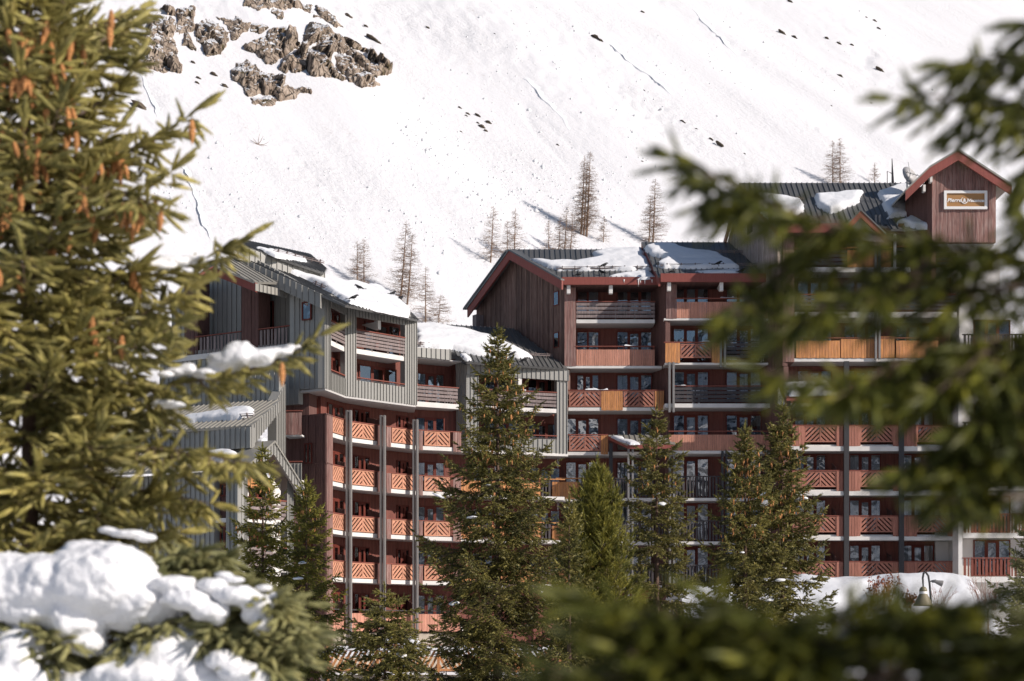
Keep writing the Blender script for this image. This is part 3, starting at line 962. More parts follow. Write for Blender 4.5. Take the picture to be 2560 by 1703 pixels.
def pxpoly(fr, pts, d=0.0): return [fr.uz(x, y, d) for x, y in pts]

def roof(th, fr, px, sp, mat='roofing', thick=0.12, seam=0.05, name='roof'):
    """roof plane: deck polygon given in photo pixels on the roof's own plane, sheets with standing seams as sub-parts"""
    poly = [fr.us(x, y) for x, y in px]
    return roof_uv(th, fr, poly, sp, mat, thick, seam, name)

def roof_uv(th, fr, poly, sp, mat='roofing', thick=0.12, seam=0.05, name='roof'):
    mb = MB().prism([(x, y, -thick) for x, y in poly], (0, 0, thick-.004))
    p = part(th, fr, name, mb, mat)
    us = [q[0] for q in poly]; u0, u1 = min(us), max(us)
    n = max(1, round((u1-u0)/sp)); w = (u1-u0)/n
    for i in range(n):
        a = u0 + i*w
        s0 = span_at(poly, a+w*.5)
        if not s0 or s0[1]-s0[0] < .05: continue
        piece(p, 'panel', (a+seam*.5+.003, a+w-seam*.5-.003, s0[0], s0[1], 0, .012), mat)
        s1 = span_at(poly, min(a+w, u1-1e-3)) or s0
        piece(p, 'seam', (a+w-seam*.5, a+w+seam*.5, s1[0], s1[1], 0, .065), mat)
    return p

def snow_guard(pt, a, b, n=0.16, mat='greyboard', k=5):
    """pipe rail holding back roof snow (roof frame)"""
    (u0, s0), (u1, s1) = a, b
    mb = MB().tube([(u0, s0, n), (u1, s1, n)], .035, 6).tube([(u0, s0+.02, n+.1), (u1, s1+.02, n+.1)], .02, 5)
    for i in range(k):
        t = (i+.5)/k
        u, s = u0+(u1-u0)*t, s0+(s1-s0)*t
        mb.box(u-.025, u+.025, s-.03, s+.06, 0.012, n+.16)
    o = link('snow_guard', mb.mesh('snow_guard', mat), pt)
    return o

def roof_snow(fr, px, label, th=0.35, res=0.09, seed=1, n0=0.07, edge=0.3):
    poly = [fr.us(x, y, n0) for x, y in px]
    def hf(X, Yg, D):
        e = np.clip(D/edge, 0, 1)
        wob = fbm(X*0.5, Yg*0.5, seed, 2)
        return n0 + .72*th*np.sqrt(e*(2-e))*(1+.25*wob) + .025*fbm(X*2, Yg*2, seed+3, 2)*e
    # ragged border
    P2 = []
    rg = np.random.default_rng(seed)
    for i in range(len(poly)):
        a, b = np.array(poly[i]), np.array(poly[(i+1) % len(poly)])
        k = max(1, int(np.linalg.norm(b-a)/.45))
        for j in range(k):
            q = a + (b-a)*j/k
            P2.append(tuple(q + (rg.normal(0, .07, 2) if j else 0)))
    V, q = grid_patch(P2, res, hf, 0.0)
    c = V.mean(0)
    m4 = fr.M @ Matrix.Translation(Vector(c))
    o = link('roof_snow', np_mesh('roof_snow', V - c, q, 'snow', True), None, m4)
    setp(o, label, 'snow')
    return o

def beam(mb, a, b, w, h, upv=(0, 0, 1)):
    """square bar between two 3d points"""
    a, b = Vector(a), Vector(b); t = (b-a).normalized()
    s = t.cross(Vector(upv)).normalized()*(w/2); n = s.cross(t).normalized()*(h/2)
    k = len(mb.v)
    for p in (a, b):
        mb.v += [tuple(p-s-n), tuple(p+s-n), tuple(p+s+n), tuple(p-s+n)]
    mb.f += [(k, k+1, k+2, k+3)[::-1], (k+4, k+5, k+6, k+7)] + [(k+i, k+(i+1) % 4, k+4+(i+1) % 4, k+4+i) for i in range(4)]
    return mb

def posts(th, fr, u, d, z0, z1, n=2, w=0.13, gap=0.12, mat='post', dep=0.3):
    for i in range(n):
        a = u + i*(w+gap)
        piece(th, 'post', (a, a+w, d, d+dep, z0, z1), mat, fr)

def divider(pt, u, d0, d1, z0, z1, mat='maroon', seed=0):
    """privacy screen of uneven boards between two balconies, running from the wall towards the rail"""
    k = max(3, int((d1-d0)/.16)); rg = random.Random(seed)
    for i in range(k):
        a = d0 + (d1-d0)*i/k
        piece(pt, 'screen_board', (u-.02, u+.02, a+.01, a+(d1-d0)/k-.01, z0, z1 - .35*(1-i/k) - rg.uniform(0, .08)), mat)

def bracket(th, fr, u, z, d, w=0.22, h=0.5):
    mb = MB().box(u-w/2, u+w/2, d, d+.35, z-h, z)
    mb.prism([(u-w/2+.003, d+.35, z-.05), (u-w/2+.003, d+.35, z-h), (u-w/2+.003, d+1.5, z-.05)], (w-.006, 0, 0))
    part(th, fr, 'bracket', mb, 'bracket')

# ------------------------------------------------------------------ middle block: two bays under long roofs, gable to the left
def build_middle():
    YL, YR = 104.6, 103.5
    th = thing('apartment_building', 'brown timber apartment block with long gable end in the middle of the residence', 'building', (8, 106, -2.6))
    L = Fr.wpx(1400, YL, 1700, YL); Rr = Fr.wpx(1600, YR, 1950, YR)
    D = 1.7
    zl = lambda py: L.z(py, 1500); zr = lambda py: Rr.z(py, 1800)
    lu = lambda px: L.u(px); ru = lambda px: Rr.u(px)
    # body walls behind the balconies
    wallbox(th, L, lu(1400), lu(1668), D, D+6, -2.6, zl(715), 'redwall')
    wallbox(th, Rr, ru(1662), ru(1950), D, D+6, -2.6, zr(705), 'redwall')
    # roofs
    eL = [P(1402, 698, 103.9), P(1652, 698, 103.9)]
    rdg = 28.5
    fL = Fr.plane3(eL[0], eL[1], P(1275, 624, 109.1))
    rl = roof(th, fL, [(1402, 698), (1650, 698), (1604, 624), (1273, 624)], 0.33)
    fR = Fr.plane3(P(1648, 690, 102.8), P(1935, 690, 102.8), P(1604, 606, 109.0))
    rr = roof(th, fR, [(1646, 690), (1950, 690), (1890, 606), (1603, 606)], 0.33)
    snow_guard(rl, fL.us(1390, 678), fL.us(1640, 676), k=8)
    snow_guard(rr, fR.us(1650, 671), fR.us(1930, 669), k=8)
    snow_guard(rr, fR.us(1745, 636), fR.us(1890, 637), k=4)
    # back slopes so that the roof is a closed volume
    A = P(1275, 624, 109.1); B = P(1604, 624, 109.0)
    bk = MB().prism([A + Vector((-.3, 0, -.02)), B + Vector((0, 0, -.02)), B + Vector((0, 5.5, -3.0)), A + Vector((-3.2, 4.6, -2.9))], (0, 0, -.12))
    part(th, None, 'rear_roof', bk, 'roofing')
    A = P(1604, 606, 109.0); B = P(1890, 606, 109.0)
    bk = MB().prism([A + Vector((0, 0, -.02)), B + Vector((0, 0, -.02)), B + Vector((0, 5.5, -3.2)), A + Vector((0, 5.5, -3.2))], (0, 0, -.12))
    part(th, None, 'rear_roof', bk, 'roofing')
    vt = MB().prism([P(1646, 692, 102.85), P(1603, 608, 109.0), P(1603, 640, 109.0), P(1646, 716, 102.85)], (.12, 0, 0))
    part(th, None, 'verge_board', vt, 'redpaint')
    # gable end, turned away to the left
    g = Fr.wall(-3.0, 113.4, 3.25, 104.75)
    gu = lambda px, py: g.uz(px, py)
    gp = [gu(1191, 1000), gu(1191, 772), gu(1276, 645), gu(1412, 712), gu(1412, 1000)]
    gw = MB().prism([(u, .03, z) for u, z in gp], (0, .4, 0))
    gwp = part(th, g, 'gable_wall', gw, 'gable')
    clad(gwp, gp, 0.03, 0.19, 'gable', 'plank', 0.0, 0.035)
    for (x0, y0, x1, y1) in ((1386, 729, 1397, 764), (1387, 832, 1397, 869)):
        (a, zb), (b, zt) = gu(x0, y1), gu(x1, y0)
        q = part(th, g, 'window', MB().box(a-.05, b+.05, -.07, .02, zb-.05, zb).box(a-.05, b+.05, -.07, .02, zt, zt+.05).box(a-.05, a, -.07, .02, zb, zt).box(b, b+.05, -.07, .02, zb, zt), 'frame')
        piece(q, 'unlit_room_sheet', (a, b, -.045, -.02, zb, zt), 'dark')  # same near-black sheet in place of unlit room depth
        piece(q, 'pane', (a, b, -.056, -.05, zb, zt), 'glass')
    # rake boards of the gable
    off = 0.75
    for (pa, pb, w_) in (((1168, 770), (1273, 625), .62), ((1273, 625), (1404, 699), .62)):
        a = g.uz(*pa, -off); b = g.uz(*pb, -off)
        mb = MB().prism([(a[0], -off, a[1]), (b[0], -off, b[1]), (b[0], -off, b[1]-w_), (a[0], -off, a[1]-w_)], (0, .12, 0))
        part(th, g, 'rake_board', mb, 'redpaint')
        mb = MB().prism([(a[0], -off-.06, a[1]+.05), (b[0], -off-.06, b[1]+.05), (b[0], -off-.06, b[1]-.05), (a[0], -off-.06, a[1]-.05)], (0, 1.0, 0))
        part(th, g, 'verge_flashing', mb, 'roofing')
    a = g.uz(1196, 782, -.5)
    part(th, g, 'beam_end', MB().box(a[0]-.55, a[0]-.1, -.6, .0, a[1]-.9, a[1]-.1), 'greyboard')
    # eave fascias
    part(th, L, 'fascia', MB().box(lu(1404), lu(1650), -.75, -.6, zl(718), zl(699)), 'redpaint')
    part(th, L, 'eave_soffit', MB().box(lu(1412), lu(1650), -.598, D, zl(717), zl(714)), 'maroon')
    part(th, Rr, 'fascia', MB().box(ru(1649), ru(1945), -.75, -.6, zr(711), zr(690)), 'redpaint')
    part(th, Rr, 'eave_soffit', MB().box(ru(1650), ru(1945), -.598, D, zr(710), zr(707)), 'maroon')
    # columns
    for fr, x0, x1, y0, y1 in ((L, 1411, 1440, 719, 916), (Rr, 1665, 1692, 711, 797)):
        c = part(th, fr, 'column', MB().box(fr.u(x0)+.01, fr.u(x1)-.01, .02, D, fr.z(y1, x0), fr.z(y0, x0)), 'column')
        clad(c, [(fr.u(x0), fr.z(y1, x0)), (fr.u(x1), fr.z(y1, x0)), (fr.u(x1), fr.z(y0, x0)), (fr.u(x0), fr.z(y0, x0))], .02, .17, 'column', 'plank', 0.0, .03)
    # return wall between the bays (faces left)
    rw = Fr.wall(ru(1637) + Rr.M.translation.x, YL + D, ru(1664) + Rr.M.translation.x, YR + .05)
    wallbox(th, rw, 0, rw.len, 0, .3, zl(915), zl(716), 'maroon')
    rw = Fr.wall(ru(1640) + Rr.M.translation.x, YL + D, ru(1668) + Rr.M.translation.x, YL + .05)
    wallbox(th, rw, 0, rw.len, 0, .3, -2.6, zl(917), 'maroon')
    for px, py in ((1421, 717), (1526, 717)): bracket(th, L, lu(px), zl(718), -.55)
    for px in (1671, 1801): bracket(th, Rr, ru(px), zr(711), -.55)

    # left bay balconies
    def bal(fr, x0, x1, y_top, y_bot, d0=0.0):
        return slab(th, fr, fr.u(x0), fr.u(x1), d0, D, fr.z(y_bot, 1600), fr.z(y_top, 1600))
    b1 = bal(L, 1441, 1637, 799, 808)
    boards_h(b1, lu(1441), lu(1637), zl(797), zl(757), .04, 'greyboard', 4); cap(b1, lu(1441), lu(1637), zl(753), .04)
    b2 = bal(L, 1416, 1655, 915, 921)
    boards_v(b2, lu(1441), lu(1637), zl(914), zl(874), .03, 'brownboard'); cap(b2, lu(1439), lu(1637), zl(865), .03)
    for x in (1442, 1500, 1560, 1634): piece(b2, 'rail_post', (lu(x)-.03, lu(x)+.03, .06, .12, zl(915), zl(866)), 'railcap')
    b3 = bal(L, 1421, 1660, 1019, 1027)
    lattice(b3, lu(1423), lu(1502), zl(1017), zl(978), .0, 'rlattice'); boards_v(b3, lu(1503), lu(1557), zl(1026), zl(978), -.03, 'orange')
    lattice(b3, lu(1559), lu(1636), zl(1017), zl(978), .0, 'rlattice'); boards_v(b3, lu(1637), lu(1660), zl(1026), zl(978), -.03, 'orange')
    cap(b3, lu(1421), lu(1660), zl(975), 0)
    b4 = bal(L, 1400, 1668, 1130, 1138)
    lattice(b4, lu(1423), lu(1502), zl(1127), zl(1090), .0, 'rlattice'); boards_v(b4, lu(1502), lu(1520), zl(1136), zl(1089), -.03, 'orange')
    cap(b4, lu(1421), lu(1520), zl(1086), 0)
    for k, (yt, yb, yr) in enumerate(((1245, 1253, 1195), (1354, 1362, 1305), (1464, 1472, 1416))):
        b = bal(L, 1390, 1668, yt, yb)
        boards_v(b, lu(1380), lu(1450), zl(yt+2), zl(yr+10), -.03, 'orange', .17)
        balusters(b, lu(1451), lu(1476), zl(yt-2), zl(yr+3), 0, 'darkboard')
        boards_v(b, lu(1478), lu(1525), zl(yt+2), zl(yr+10), -.03, 'orange', .17)
        balusters(b, lu(1530), lu(1668), zl(yt-2), zl(yr+3), 0, 'darkboard')
        cap(b, lu(1390), lu(1526), zl(yr), 0, 'orange'); cap(b, lu(1526), lu(1668), zl(yr), 0, 'darkboard')
    # windows of the left bay (top row hidden under the eave to the lower rows)
    rows = [(724, 795), (828, 912), (936, 1018), (1045, 1128), (1154, 1243), (1264, 1352), (1375, 1462)]
    for k, (yt, yb) in enumerate(rows):
        cur = 'mix' if k < 4 else 'full' if k in (4, 5) else 'mix'
        z0, z1 = L.z(yb, 1600, D), L.z(yt, 1600, D)
        window(th, L, L.u(1441 if k < 3 else 1413, D), L.u(1498, D), z0, z1, D, 2 if k < 2 else 3, cur)
        window(th, L, L.u(1541, D), L.u(1630, D), z0, z1, D, 3, cur)

    # right bay balconies
    b = bal(Rr, 1660, 1940, 796, 801)
    boards_v(b, ru(1692), ru(1920), zr(795), zr(755), .03, 'brownboard'); cap(b, ru(1688), ru(1920), zr(745), .03)
    b = bal(Rr, 1662, 1945, 907, 912)
    boards_v(b, ru(1663), ru(1700), zr(907), zr(858), -.03, 'orange', .19); lattice(b, ru(1701), ru(1777), zr(895), zr(860), 0, 'rlattice')
    boards_v(b, ru(1779), ru(1800), zr(907), zr(858), -.03, 'orange', .19); cap(b, ru(1660), ru(1800), zr(855), 0)
    boards_h(b, ru(1814), ru(1940), zr(897), zr(858), .03, 'darkboard', 4); cap(b, ru(1814), ru(1940), zr(853), .03, 'darkboard')
    b = bal(Rr, 1662, 1948, 1009, 1019)
    boards_h(b, ru(1686), ru(1945), zr(1008), zr(968), .03, 'darkboard', 4); cap(b, ru(1684), ru(1945), zr(964), .03)
    b = bal(Rr, 1672, 1935, 1127, 1134)
    boards_v(b, ru(1672), ru(1930), zr(1126), zr(1087), .03, 'brownboard'); cap(b, ru(1672), ru(1930), zr(1077), .03)
    for yt, yb, yr in ((1245, 1252, 1190), (1354, 1361, 1301), (1464, 1471, 1412)):
        b = bal(Rr, 1670, 1940, yt, yb)
        balusters(b, ru(1672), ru(1935), zr(yt-2), zr(yr+3), .03, 'darkboard'); cap(b, ru(1670), ru(1935), zr(yr), .03, 'darkboard')
    rows = [(716, 795), (820, 905), (928, 1008), (1037, 1126), (1146, 1243), (1258, 1352), (1368, 1462)]
    for k, (yt, yb) in enumerate(rows):
        cur = 'mix' if k < 4 else 'full'
        z0, z1 = Rr.z(yb, 1800, D), Rr.z(yt, 1800, D)
        window(th, Rr, Rr.u(1682, D), Rr.u(1772, D), z0, z1, D, 3, cur)
        window(th, Rr, Rr.u(1814, D), Rr.u(1904, D), z0, z1, D, 3, cur)
    # paired posts
    posts(th, Rr, ru(1799), -.12, zr(919), zr(794)); posts(th, Rr, ru(1671), -.12, zr(1031), zr(906))
    posts(th, Rr, ru(1803), -.12, -2.6, zr(1128), mat='postdark'); posts(th, Rr, ru(1672), -.12, -2.6, zr(1130))
    # entrance canopy half way up
    f = Fr.plane3(P(1570, 1111, 102.2), P(1668, 1111, 102.2), P(1521, 1088, 104.5))
    cp = roof(th, f, [(1570, 1111), (1690, 1111), (1650, 1088), (1520, 1088)], .33, 'roofing_pale')
    mb = MB(); a, b_, c = P(1570, 1112, 102.2), P(1690, 1112, 102.2), P(1520, 1089, 104.5)
    mb.prism([a, b_, b_ + Vector((0, 0, -.24)), a + Vector((0, 0, -.24))], (0, .08, 0))
    mb.prism([a + Vector((0, .085, 0)), a + Vector((0, .085, -.24)), c + Vector((0, 0, -.24)), c], (.08, 0, 0))
    part(th, None, 'canopy_fascia', mb, 'redpaint')
    C = Fr.wpx(1500, 102.4, 1700, 102.4)
    posts(th, C, C.u(1569), 0, -2.6, C.z(1121, 1569), 2, .12, .14, 'post', .15)
    E = Fr.wpx(1500, 104.3, 1600, 104.3)
    posts(th, E, E.u(1523), 0, E.z(1195, 1523), E.z(1108, 1523), 1, .22, 0, 'postdark', .2)
    return fL, fR, f

SLF, SRF, CPF = build_middle()
roof_snow(SLF, [(1322, 650), (1360, 652), (1440, 655), (1500, 645), (1480, 634), (1530, 622), (1606, 624), (1625, 668), (1632, 674), (1560, 676), (1480, 675), (1395, 676)], 'broad snow patch on the left roof of the middle block', .3, seed=2)
roof_snow(SLF, [(1500, 690), (1560, 682), (1620, 676), (1640, 694), (1610, 697), (1560, 690)], 'ragged snow remnant at the eave of the left middle roof', .14, .07, seed=3)
roof_snow(SRF, [(1612, 620), (1650, 611), (1690, 613), (1720, 625), (1790, 635), (1830, 655), (1850, 669), (1800, 669), (1660, 670), (1640, 664), (1665, 645), (1625, 637)], 'snow patch half in shadow on the right roof of the middle block', .3, seed=4)
roof_snow(SRF, [(1735, 677), (1800, 675), (1850, 673), (1845, 683), (1770, 684)], 'thin snow strip below the guard rail on the right middle roof', .1, .06, seed=5)
roof_snow(CPF, [(1527, 1091), (1545, 1091), (1600, 1109), (1575, 1110)], 'lumpy snow strip on the small entrance canopy', .12, .05, seed=6)

# ------------------------------------------------------------------ curved wing, grey bay and grey tower on the left
ZR = {3: 15.25, 4: 12.5, 5: 9.78, 6: 7.07, 7: 4.4, 8: 1.65}
def plan(px, Y): return ((px-1280)*Y/F, Y)
def offset(pts, d):
    """inward offset of a plan polyline (to the left of travel)"""
    out = []
    ns = []
    for a, b in zip(pts[:-1], pts[1:]):
        v = Vector((b[0]-a[0], b[1]-a[1])).normalized(); ns.append(Vector((-v.y, v.x)))
    for i, p in enumerate(pts):
        n = ns[0] if i == 0 else ns[-1] if i == len(pts)-1 else (ns[i-1]+ns[i]).normalized()
        k = 1.0 if i in (0, len(pts)-1) else 1/max(.5, n.dot(ns[i]))
        out.append((p[0]+n.x*d*k, p[1]+n.y*d*k))
    return out

def build_curved():
    th = thing('apartment_building', 'curved red wing with lattice balconies stacked five high behind steel posts', 'building', (-7, 100, -2.6))
    Q = [plan(829, 94.4), plan(870, 96.7), plan(957, 98.85), plan(1039, 100.75), plan(1152, 101.9)]
    B = [plan(803, 95.5), plan(858, 98.2), plan(940, 100.6), plan(1022, 102.5), plan(1165, 103.6)]
    for i in range(4):
        fw = Fr.wall(*B[i], *B[i+1])
        wallbox(th, fw, -.05, fw.len+.05, 0, .4, -2.6, 14.1, 'redwall')
    wins = {0: (.25, 1.0), 1: (.30, .78), 2: (.62, 1.02), 3: (.12, .62)}
    lat = {0: [('l', 0, 1)], 1: [('l', .03, .78), ('b', .79, .97)], 2: [('b', .06, .22), ('l', .23, .96)], 3: [('b', .04, .15), ('l', .16, .78), ('b', .79, 1.0)]}
    for lev in (4, 5, 6, 7, 8):
        zr_ = ZR[lev]
        for i in range(4):
            f = Fr.wall(*Q[i], *Q[i+1])
            loc = [f.I @ Vector((*p, 0)) for p in (Q[i], Q[i+1], B[i+1], B[i])]
            zb, zt = zr_-1.2, zr_-.97
            mb = MB().prism([(p.x, p.y, zb) for p in loc], (0, 0, zt-zb))
            p = part(th, f, 'balcony', mb, 'white')
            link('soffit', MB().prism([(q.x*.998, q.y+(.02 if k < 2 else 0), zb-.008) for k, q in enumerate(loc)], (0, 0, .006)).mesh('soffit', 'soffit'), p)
            Lf = f.len
            if lev < 8:
                for kind, a, b in lat[i]:
                    a, b = a*Lf + .08, b*Lf - .08 if kind == 'l' else b*Lf
                    if kind == 'l': lattice(p, a, b, zr_-.93, zr_-.06, -.02, 'lattice')
                    else: boards_v(p, a, b, zr_-1.22, zr_-.06, -.06, 'column', .13)
            else:
                boards_v(p, .03, Lf-.03, zr_-1.25, zr_-.22, -.04, 'brownboard', .17)
            cap(p, .0, Lf, zr_, -.02, 'railcap' if lev < 8 else 'darkboard', .055)
            if i in (1, 2, 3): divider(p, Lf*.02, .3, 1.85, zr_-.95, zr_+.75, 'maroon', i*7+lev)
        for i in range(4):
            fw = Fr.wall(*B[i], *B[i+1]); a, b = wins[i]
            window(th, fw, fw.len*a, min(fw.len*b, fw.len-.02), zr_-.95, zr_+1.0, 0, 3, 'mix')
    # paired posts standing clear of the balconies
    for px, Y in ((866, 96.3), (951, 98.45), (1033, 100.35)):
        f = Fr.wall(*plan(px-2, Y-.42), *plan(px+8, Y-.47))
        posts(th, f, 0, 0, -2.6, 13.0, 2, .10, .10, 'post', .3)
    # base storey and plinth
    for i in range(4):
        f = Fr.wall(*Q[i], *Q[i+1]); loc = [f.I @ Vector((*p, 0)) for p in (Q[i], Q[i+1], B[i+1], B[i])]
        part(th, f, 'plinth', MB().prism([(p.x, p.y+.15, -2.6) for p in loc], (0, 0, 2.9)), 'concrete')
    # corner tower in maroon boards; sunlit side gets paler ones, light put into colour
    T = [plan(754, 94.4), plan(816, 93.4), plan(829, 94.38)]
    f1 = Fr.wall(*T[0], *T[1]); f2 = Fr.wall(*T[1], *T[2])
    zc = 12.47
    body = MB().prism([(*T[0], -2.6), (*T[1], -2.6), (*T[2], -2.6), (T[2][0]-.5, T[2][1]+1.6, -2.6), (T[0][0], T[0][1]+2.0, -2.6)], (0, 0, zc+2.6))
    part(th, None, 'corner_tower', body, 'maroon')
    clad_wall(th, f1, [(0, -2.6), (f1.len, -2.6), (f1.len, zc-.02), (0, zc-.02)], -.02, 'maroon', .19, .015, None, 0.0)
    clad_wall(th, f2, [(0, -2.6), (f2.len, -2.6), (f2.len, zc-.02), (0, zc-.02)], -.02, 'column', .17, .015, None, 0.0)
    for z in (zc, zc-2.73-.0, zc-5.4, zc-8.1):
        part(th, f1, 'string_course', MB().box(-.03, f1.len+.05, -.08, .02, z-.05, z+.02), 'maroon')
        part(th, f2, 'string_course', MB().box(-.02, f2.len, -.08, .02, z-.05, z+.02), 'maroon')
    for zt in (10.9, 8.1, 5.4, 2.7):
        window(th, f1, .3, .85, zt-1.15, zt, -.06, 2, 'mix', False)
    # red wall above the tower parapet, under the overhanging grey tower
    U = [plan(752, 95.6), plan(803, 95.5)]
    for a, b in zip(U[:-1], U[1:]):
        f = Fr.wall(*a, *b)
        wallbox(th, f, 0, f.len, 0, .3, 11, 13.8, 'redwall')
        window(th, f, f.len*.12, f.len*.85, 11.6, 13.6, 0, 3, 'mix')

    # link bay between the curved wing and the corner: recessed maroon wall with little balconies
    f = Fr.wpx(700, 94.9, 756, 94.5)
    wallbox(th, f, -.6, f.len+.4, 0, 3, -2.6, 14.2, 'maroon')
    fb = Fr.wpx(711, 93.6, 755, 93.5)
    for k, (yt, yr, yb, mt) in enumerate(((1087, 1026, 1090, 'v'), (1200, 1153, 1211, 'c'), (1322, 1270, 1326, 'v'), (1438, 1385, 1441, 'v'))):
        p = slab(th, fb, 0, fb.len, 0, 1.2, fb.z(yb, 730)-.02, fb.z(yt, 730))
        if mt == 'v': boards_v(p, .02, fb.len-.02, fb.z(yt, 730), fb.z(yr+6, 730), -.02, 'column', .2)
        else: clad(p, [(0, fb.z(yb, 730)), (fb.len, fb.z(yb, 730)), (fb.len, fb.z(yr+6, 730)), (0, fb.z(yr+6, 730))], -.03, .2, 'clad', 'panel', .03)
        cap(p, 0, fb.len, fb.z(yr, 730), -.02)
    return th

def build_bay():
    """grey clad bay with a snowy roof between the curved wing and the middle block"""
    th = thing('apartment_building', 'grey metal-clad bay under a snow-covered roof behind the tallest spruce', 'building', (0, 104, -2.6))
    # wall of the set-back balcony on the left and of the lower storeys
    fA = Fr.wpx(1036, 101.2, 1150, 102.6)
    fG = Fr.wpx(1168, 102.5, 1407, 104.3)
    fS = Fr.wpx(1141, 103.3, 1169, 102.5)     # the angled cheek, in shade
    D = 1.7
    wallbox(th, fA, 0, fA.len+.5, D, D+4, 11.3, 17.3, 'redwall')
    wallbox(th, fG, -.4, fG.len+.2, D, D+5, -2.6, 16.6, 'redwall')
    # cheek
    zb = 11.45
    clad_wall(th, fS, [(0, zb), (fS.len, zb), (fS.len, 16.6), (0, 17.0)], 0, 'clad', .3, .25)
    # columns of the bay
    for x0, x1 in ((1168, 1196), (1392, 1418)):
        a, b = fG.u(x0), fG.u(x1)
        clad_wall(th, fG, [(a, zb), (b, zb), (b, 16.5), (a, 16.5)], 0, 'clad', .23, .5)
    # ribbed eave fascia
    a, b = fG.u(1168), fG.u(1420)
    clad_wall(th, fG, [(a-.05, 16.05), (b, 15.95), (b, 16.62), (a-.05, 16.72)], -.12, 'clad', .3, .1)
    p = slab(th, fG, fG.u(1196), fG.u(1392), 0, D, 13.95, 14.2)
    boards_h(p, fG.u(1196), fG.u(1392), 14.25, 15.15, .03, 'greyboard', 4); cap(p, fG.u(1196), fG.u(1392), 15.25, .03)
    p = slab(th, fG, fG.u(1166), fG.u(1420), -.02, D, 11.28, 11.45)
    clad(p, [(fG.u(1196), 11.45), (fG.u(1392), 11.45), (fG.u(1392), 12.3), (fG.u(1196), 12.3)], 0.02, .3, 'clad')
    cap(p, fG.u(1196), fG.u(1392), 12.55, .03); piece(p, 'handrail', (fG.u(1196), fG.u(1392), .0, .05, 12.34, 12.39), 'darkboard')
    for zf in (14.25, 11.5):
        window(th, fG, fG.u(1206, D), fG.u(1300, D), zf, zf+2.0, D, 3, 'mix')
        window(th, fG, fG.u(1318, D), fG.u(1390, D), zf, zf+2.0, D, 3, 'none')
    bracket(th, fG, fG.u(1299), 16.05, -.1)
    for zf in (8.75, 6.05, 3.3):
        p = slab(th, fG, fG.u(1150), fG.u(1410), -.1, D, zf-.2, zf)
        boards_v(p, fG.u(1150), fG.u(1200), zf-.02, zf+.85, -.13, 'orange', .17)
        balusters(p, fG.u(1203), fG.u(1225), zf+.02, zf+1.0, -.08, 'darkboard')
        boards_v(p, fG.u(1228), fG.u(1349), zf-.02, zf+.85, -.13, 'orange', .17)
        balusters(p, fG.u(1351), fG.u(1377), zf+.02, zf+1.0, -.08, 'darkboard')
        cap(p, fG.u(1150), fG.u(1410), zf+1.1, -.09, 'orange')
        divider(p, fG.u(1310), .2, 1.6, zf, zf+1.8, 'maroon', 5)
        window(th, fG, fG.u(1180, D), fG.u(1260, D), zf+.02, zf+2.0, D, 3, 'full')
        window(th, fG, fG.u(1322, D), fG.u(1400, D), zf+.02, zf+2.0, D, 3, 'full')
    # set-back balcony on the left, with grey boards
    p = slab(th, fA, fA.u(1040), fA.u(1146), -.05, D, 13.95, 14.25)
    boards_h(p, fA.u(1040), fA.u(1144), 14.3, 15.2, .0, 'greyboard', 4); cap(p, fA.u(1040), fA.u(1146), 15.28, .0)
    window(th, fA, fA.u(1042, D), fA.u(1110, D), 14.3, 16.3, D, 3, 'mix')
    a, b = fA.u(1038), fA.u(1121)
    clad_wall(th, fA, [(a, 16.9), (b, 16.85), (b, 17.5), (a, 17.45)], -.3, 'clad', .3, .1)
    part(th, fA, 'eave_soffit', MB().box(a, b+.8, -.2, D, 16.82, 16.88), 'soffit')
    # roof
    rf = Fr.plane3(P(1140, 884, 102.2), P(1418, 921, 104.2), P(1284, 823, 108.6))
    r = roof(th, rf, [(1036, 872), (1121, 879), (1140, 883), (1167, 905), (1420, 922), (1284, 822), (1020, 806)], .33)
    A, B_ = P(1020, 806, 105), P(1284, 822, 108.6)
    snow_guard(r, rf.us(1230, 889), rf.us(1380, 896), k=5); snow_guard(r, rf.us(1040, 866), rf.us(1100, 870), k=3)
    bk = MB().prism([Vector(rf.M @ Vector((*rf.us(1020, 806), -.03))), Vector(rf.M @ Vector((*rf.us(1284, 822), -.03))), Vector(rf.M @ Vector((*rf.us(1284, 822), -.03))) + Vector((1.0, 5, -2.8)), Vector(rf.M @ Vector((*rf.us(1020, 806), -.03))) + Vector((0, 5, -2.8))], (0, 0, -.1))
    part(th, None, 'rear_roof', bk, 'roofing')
    return rf

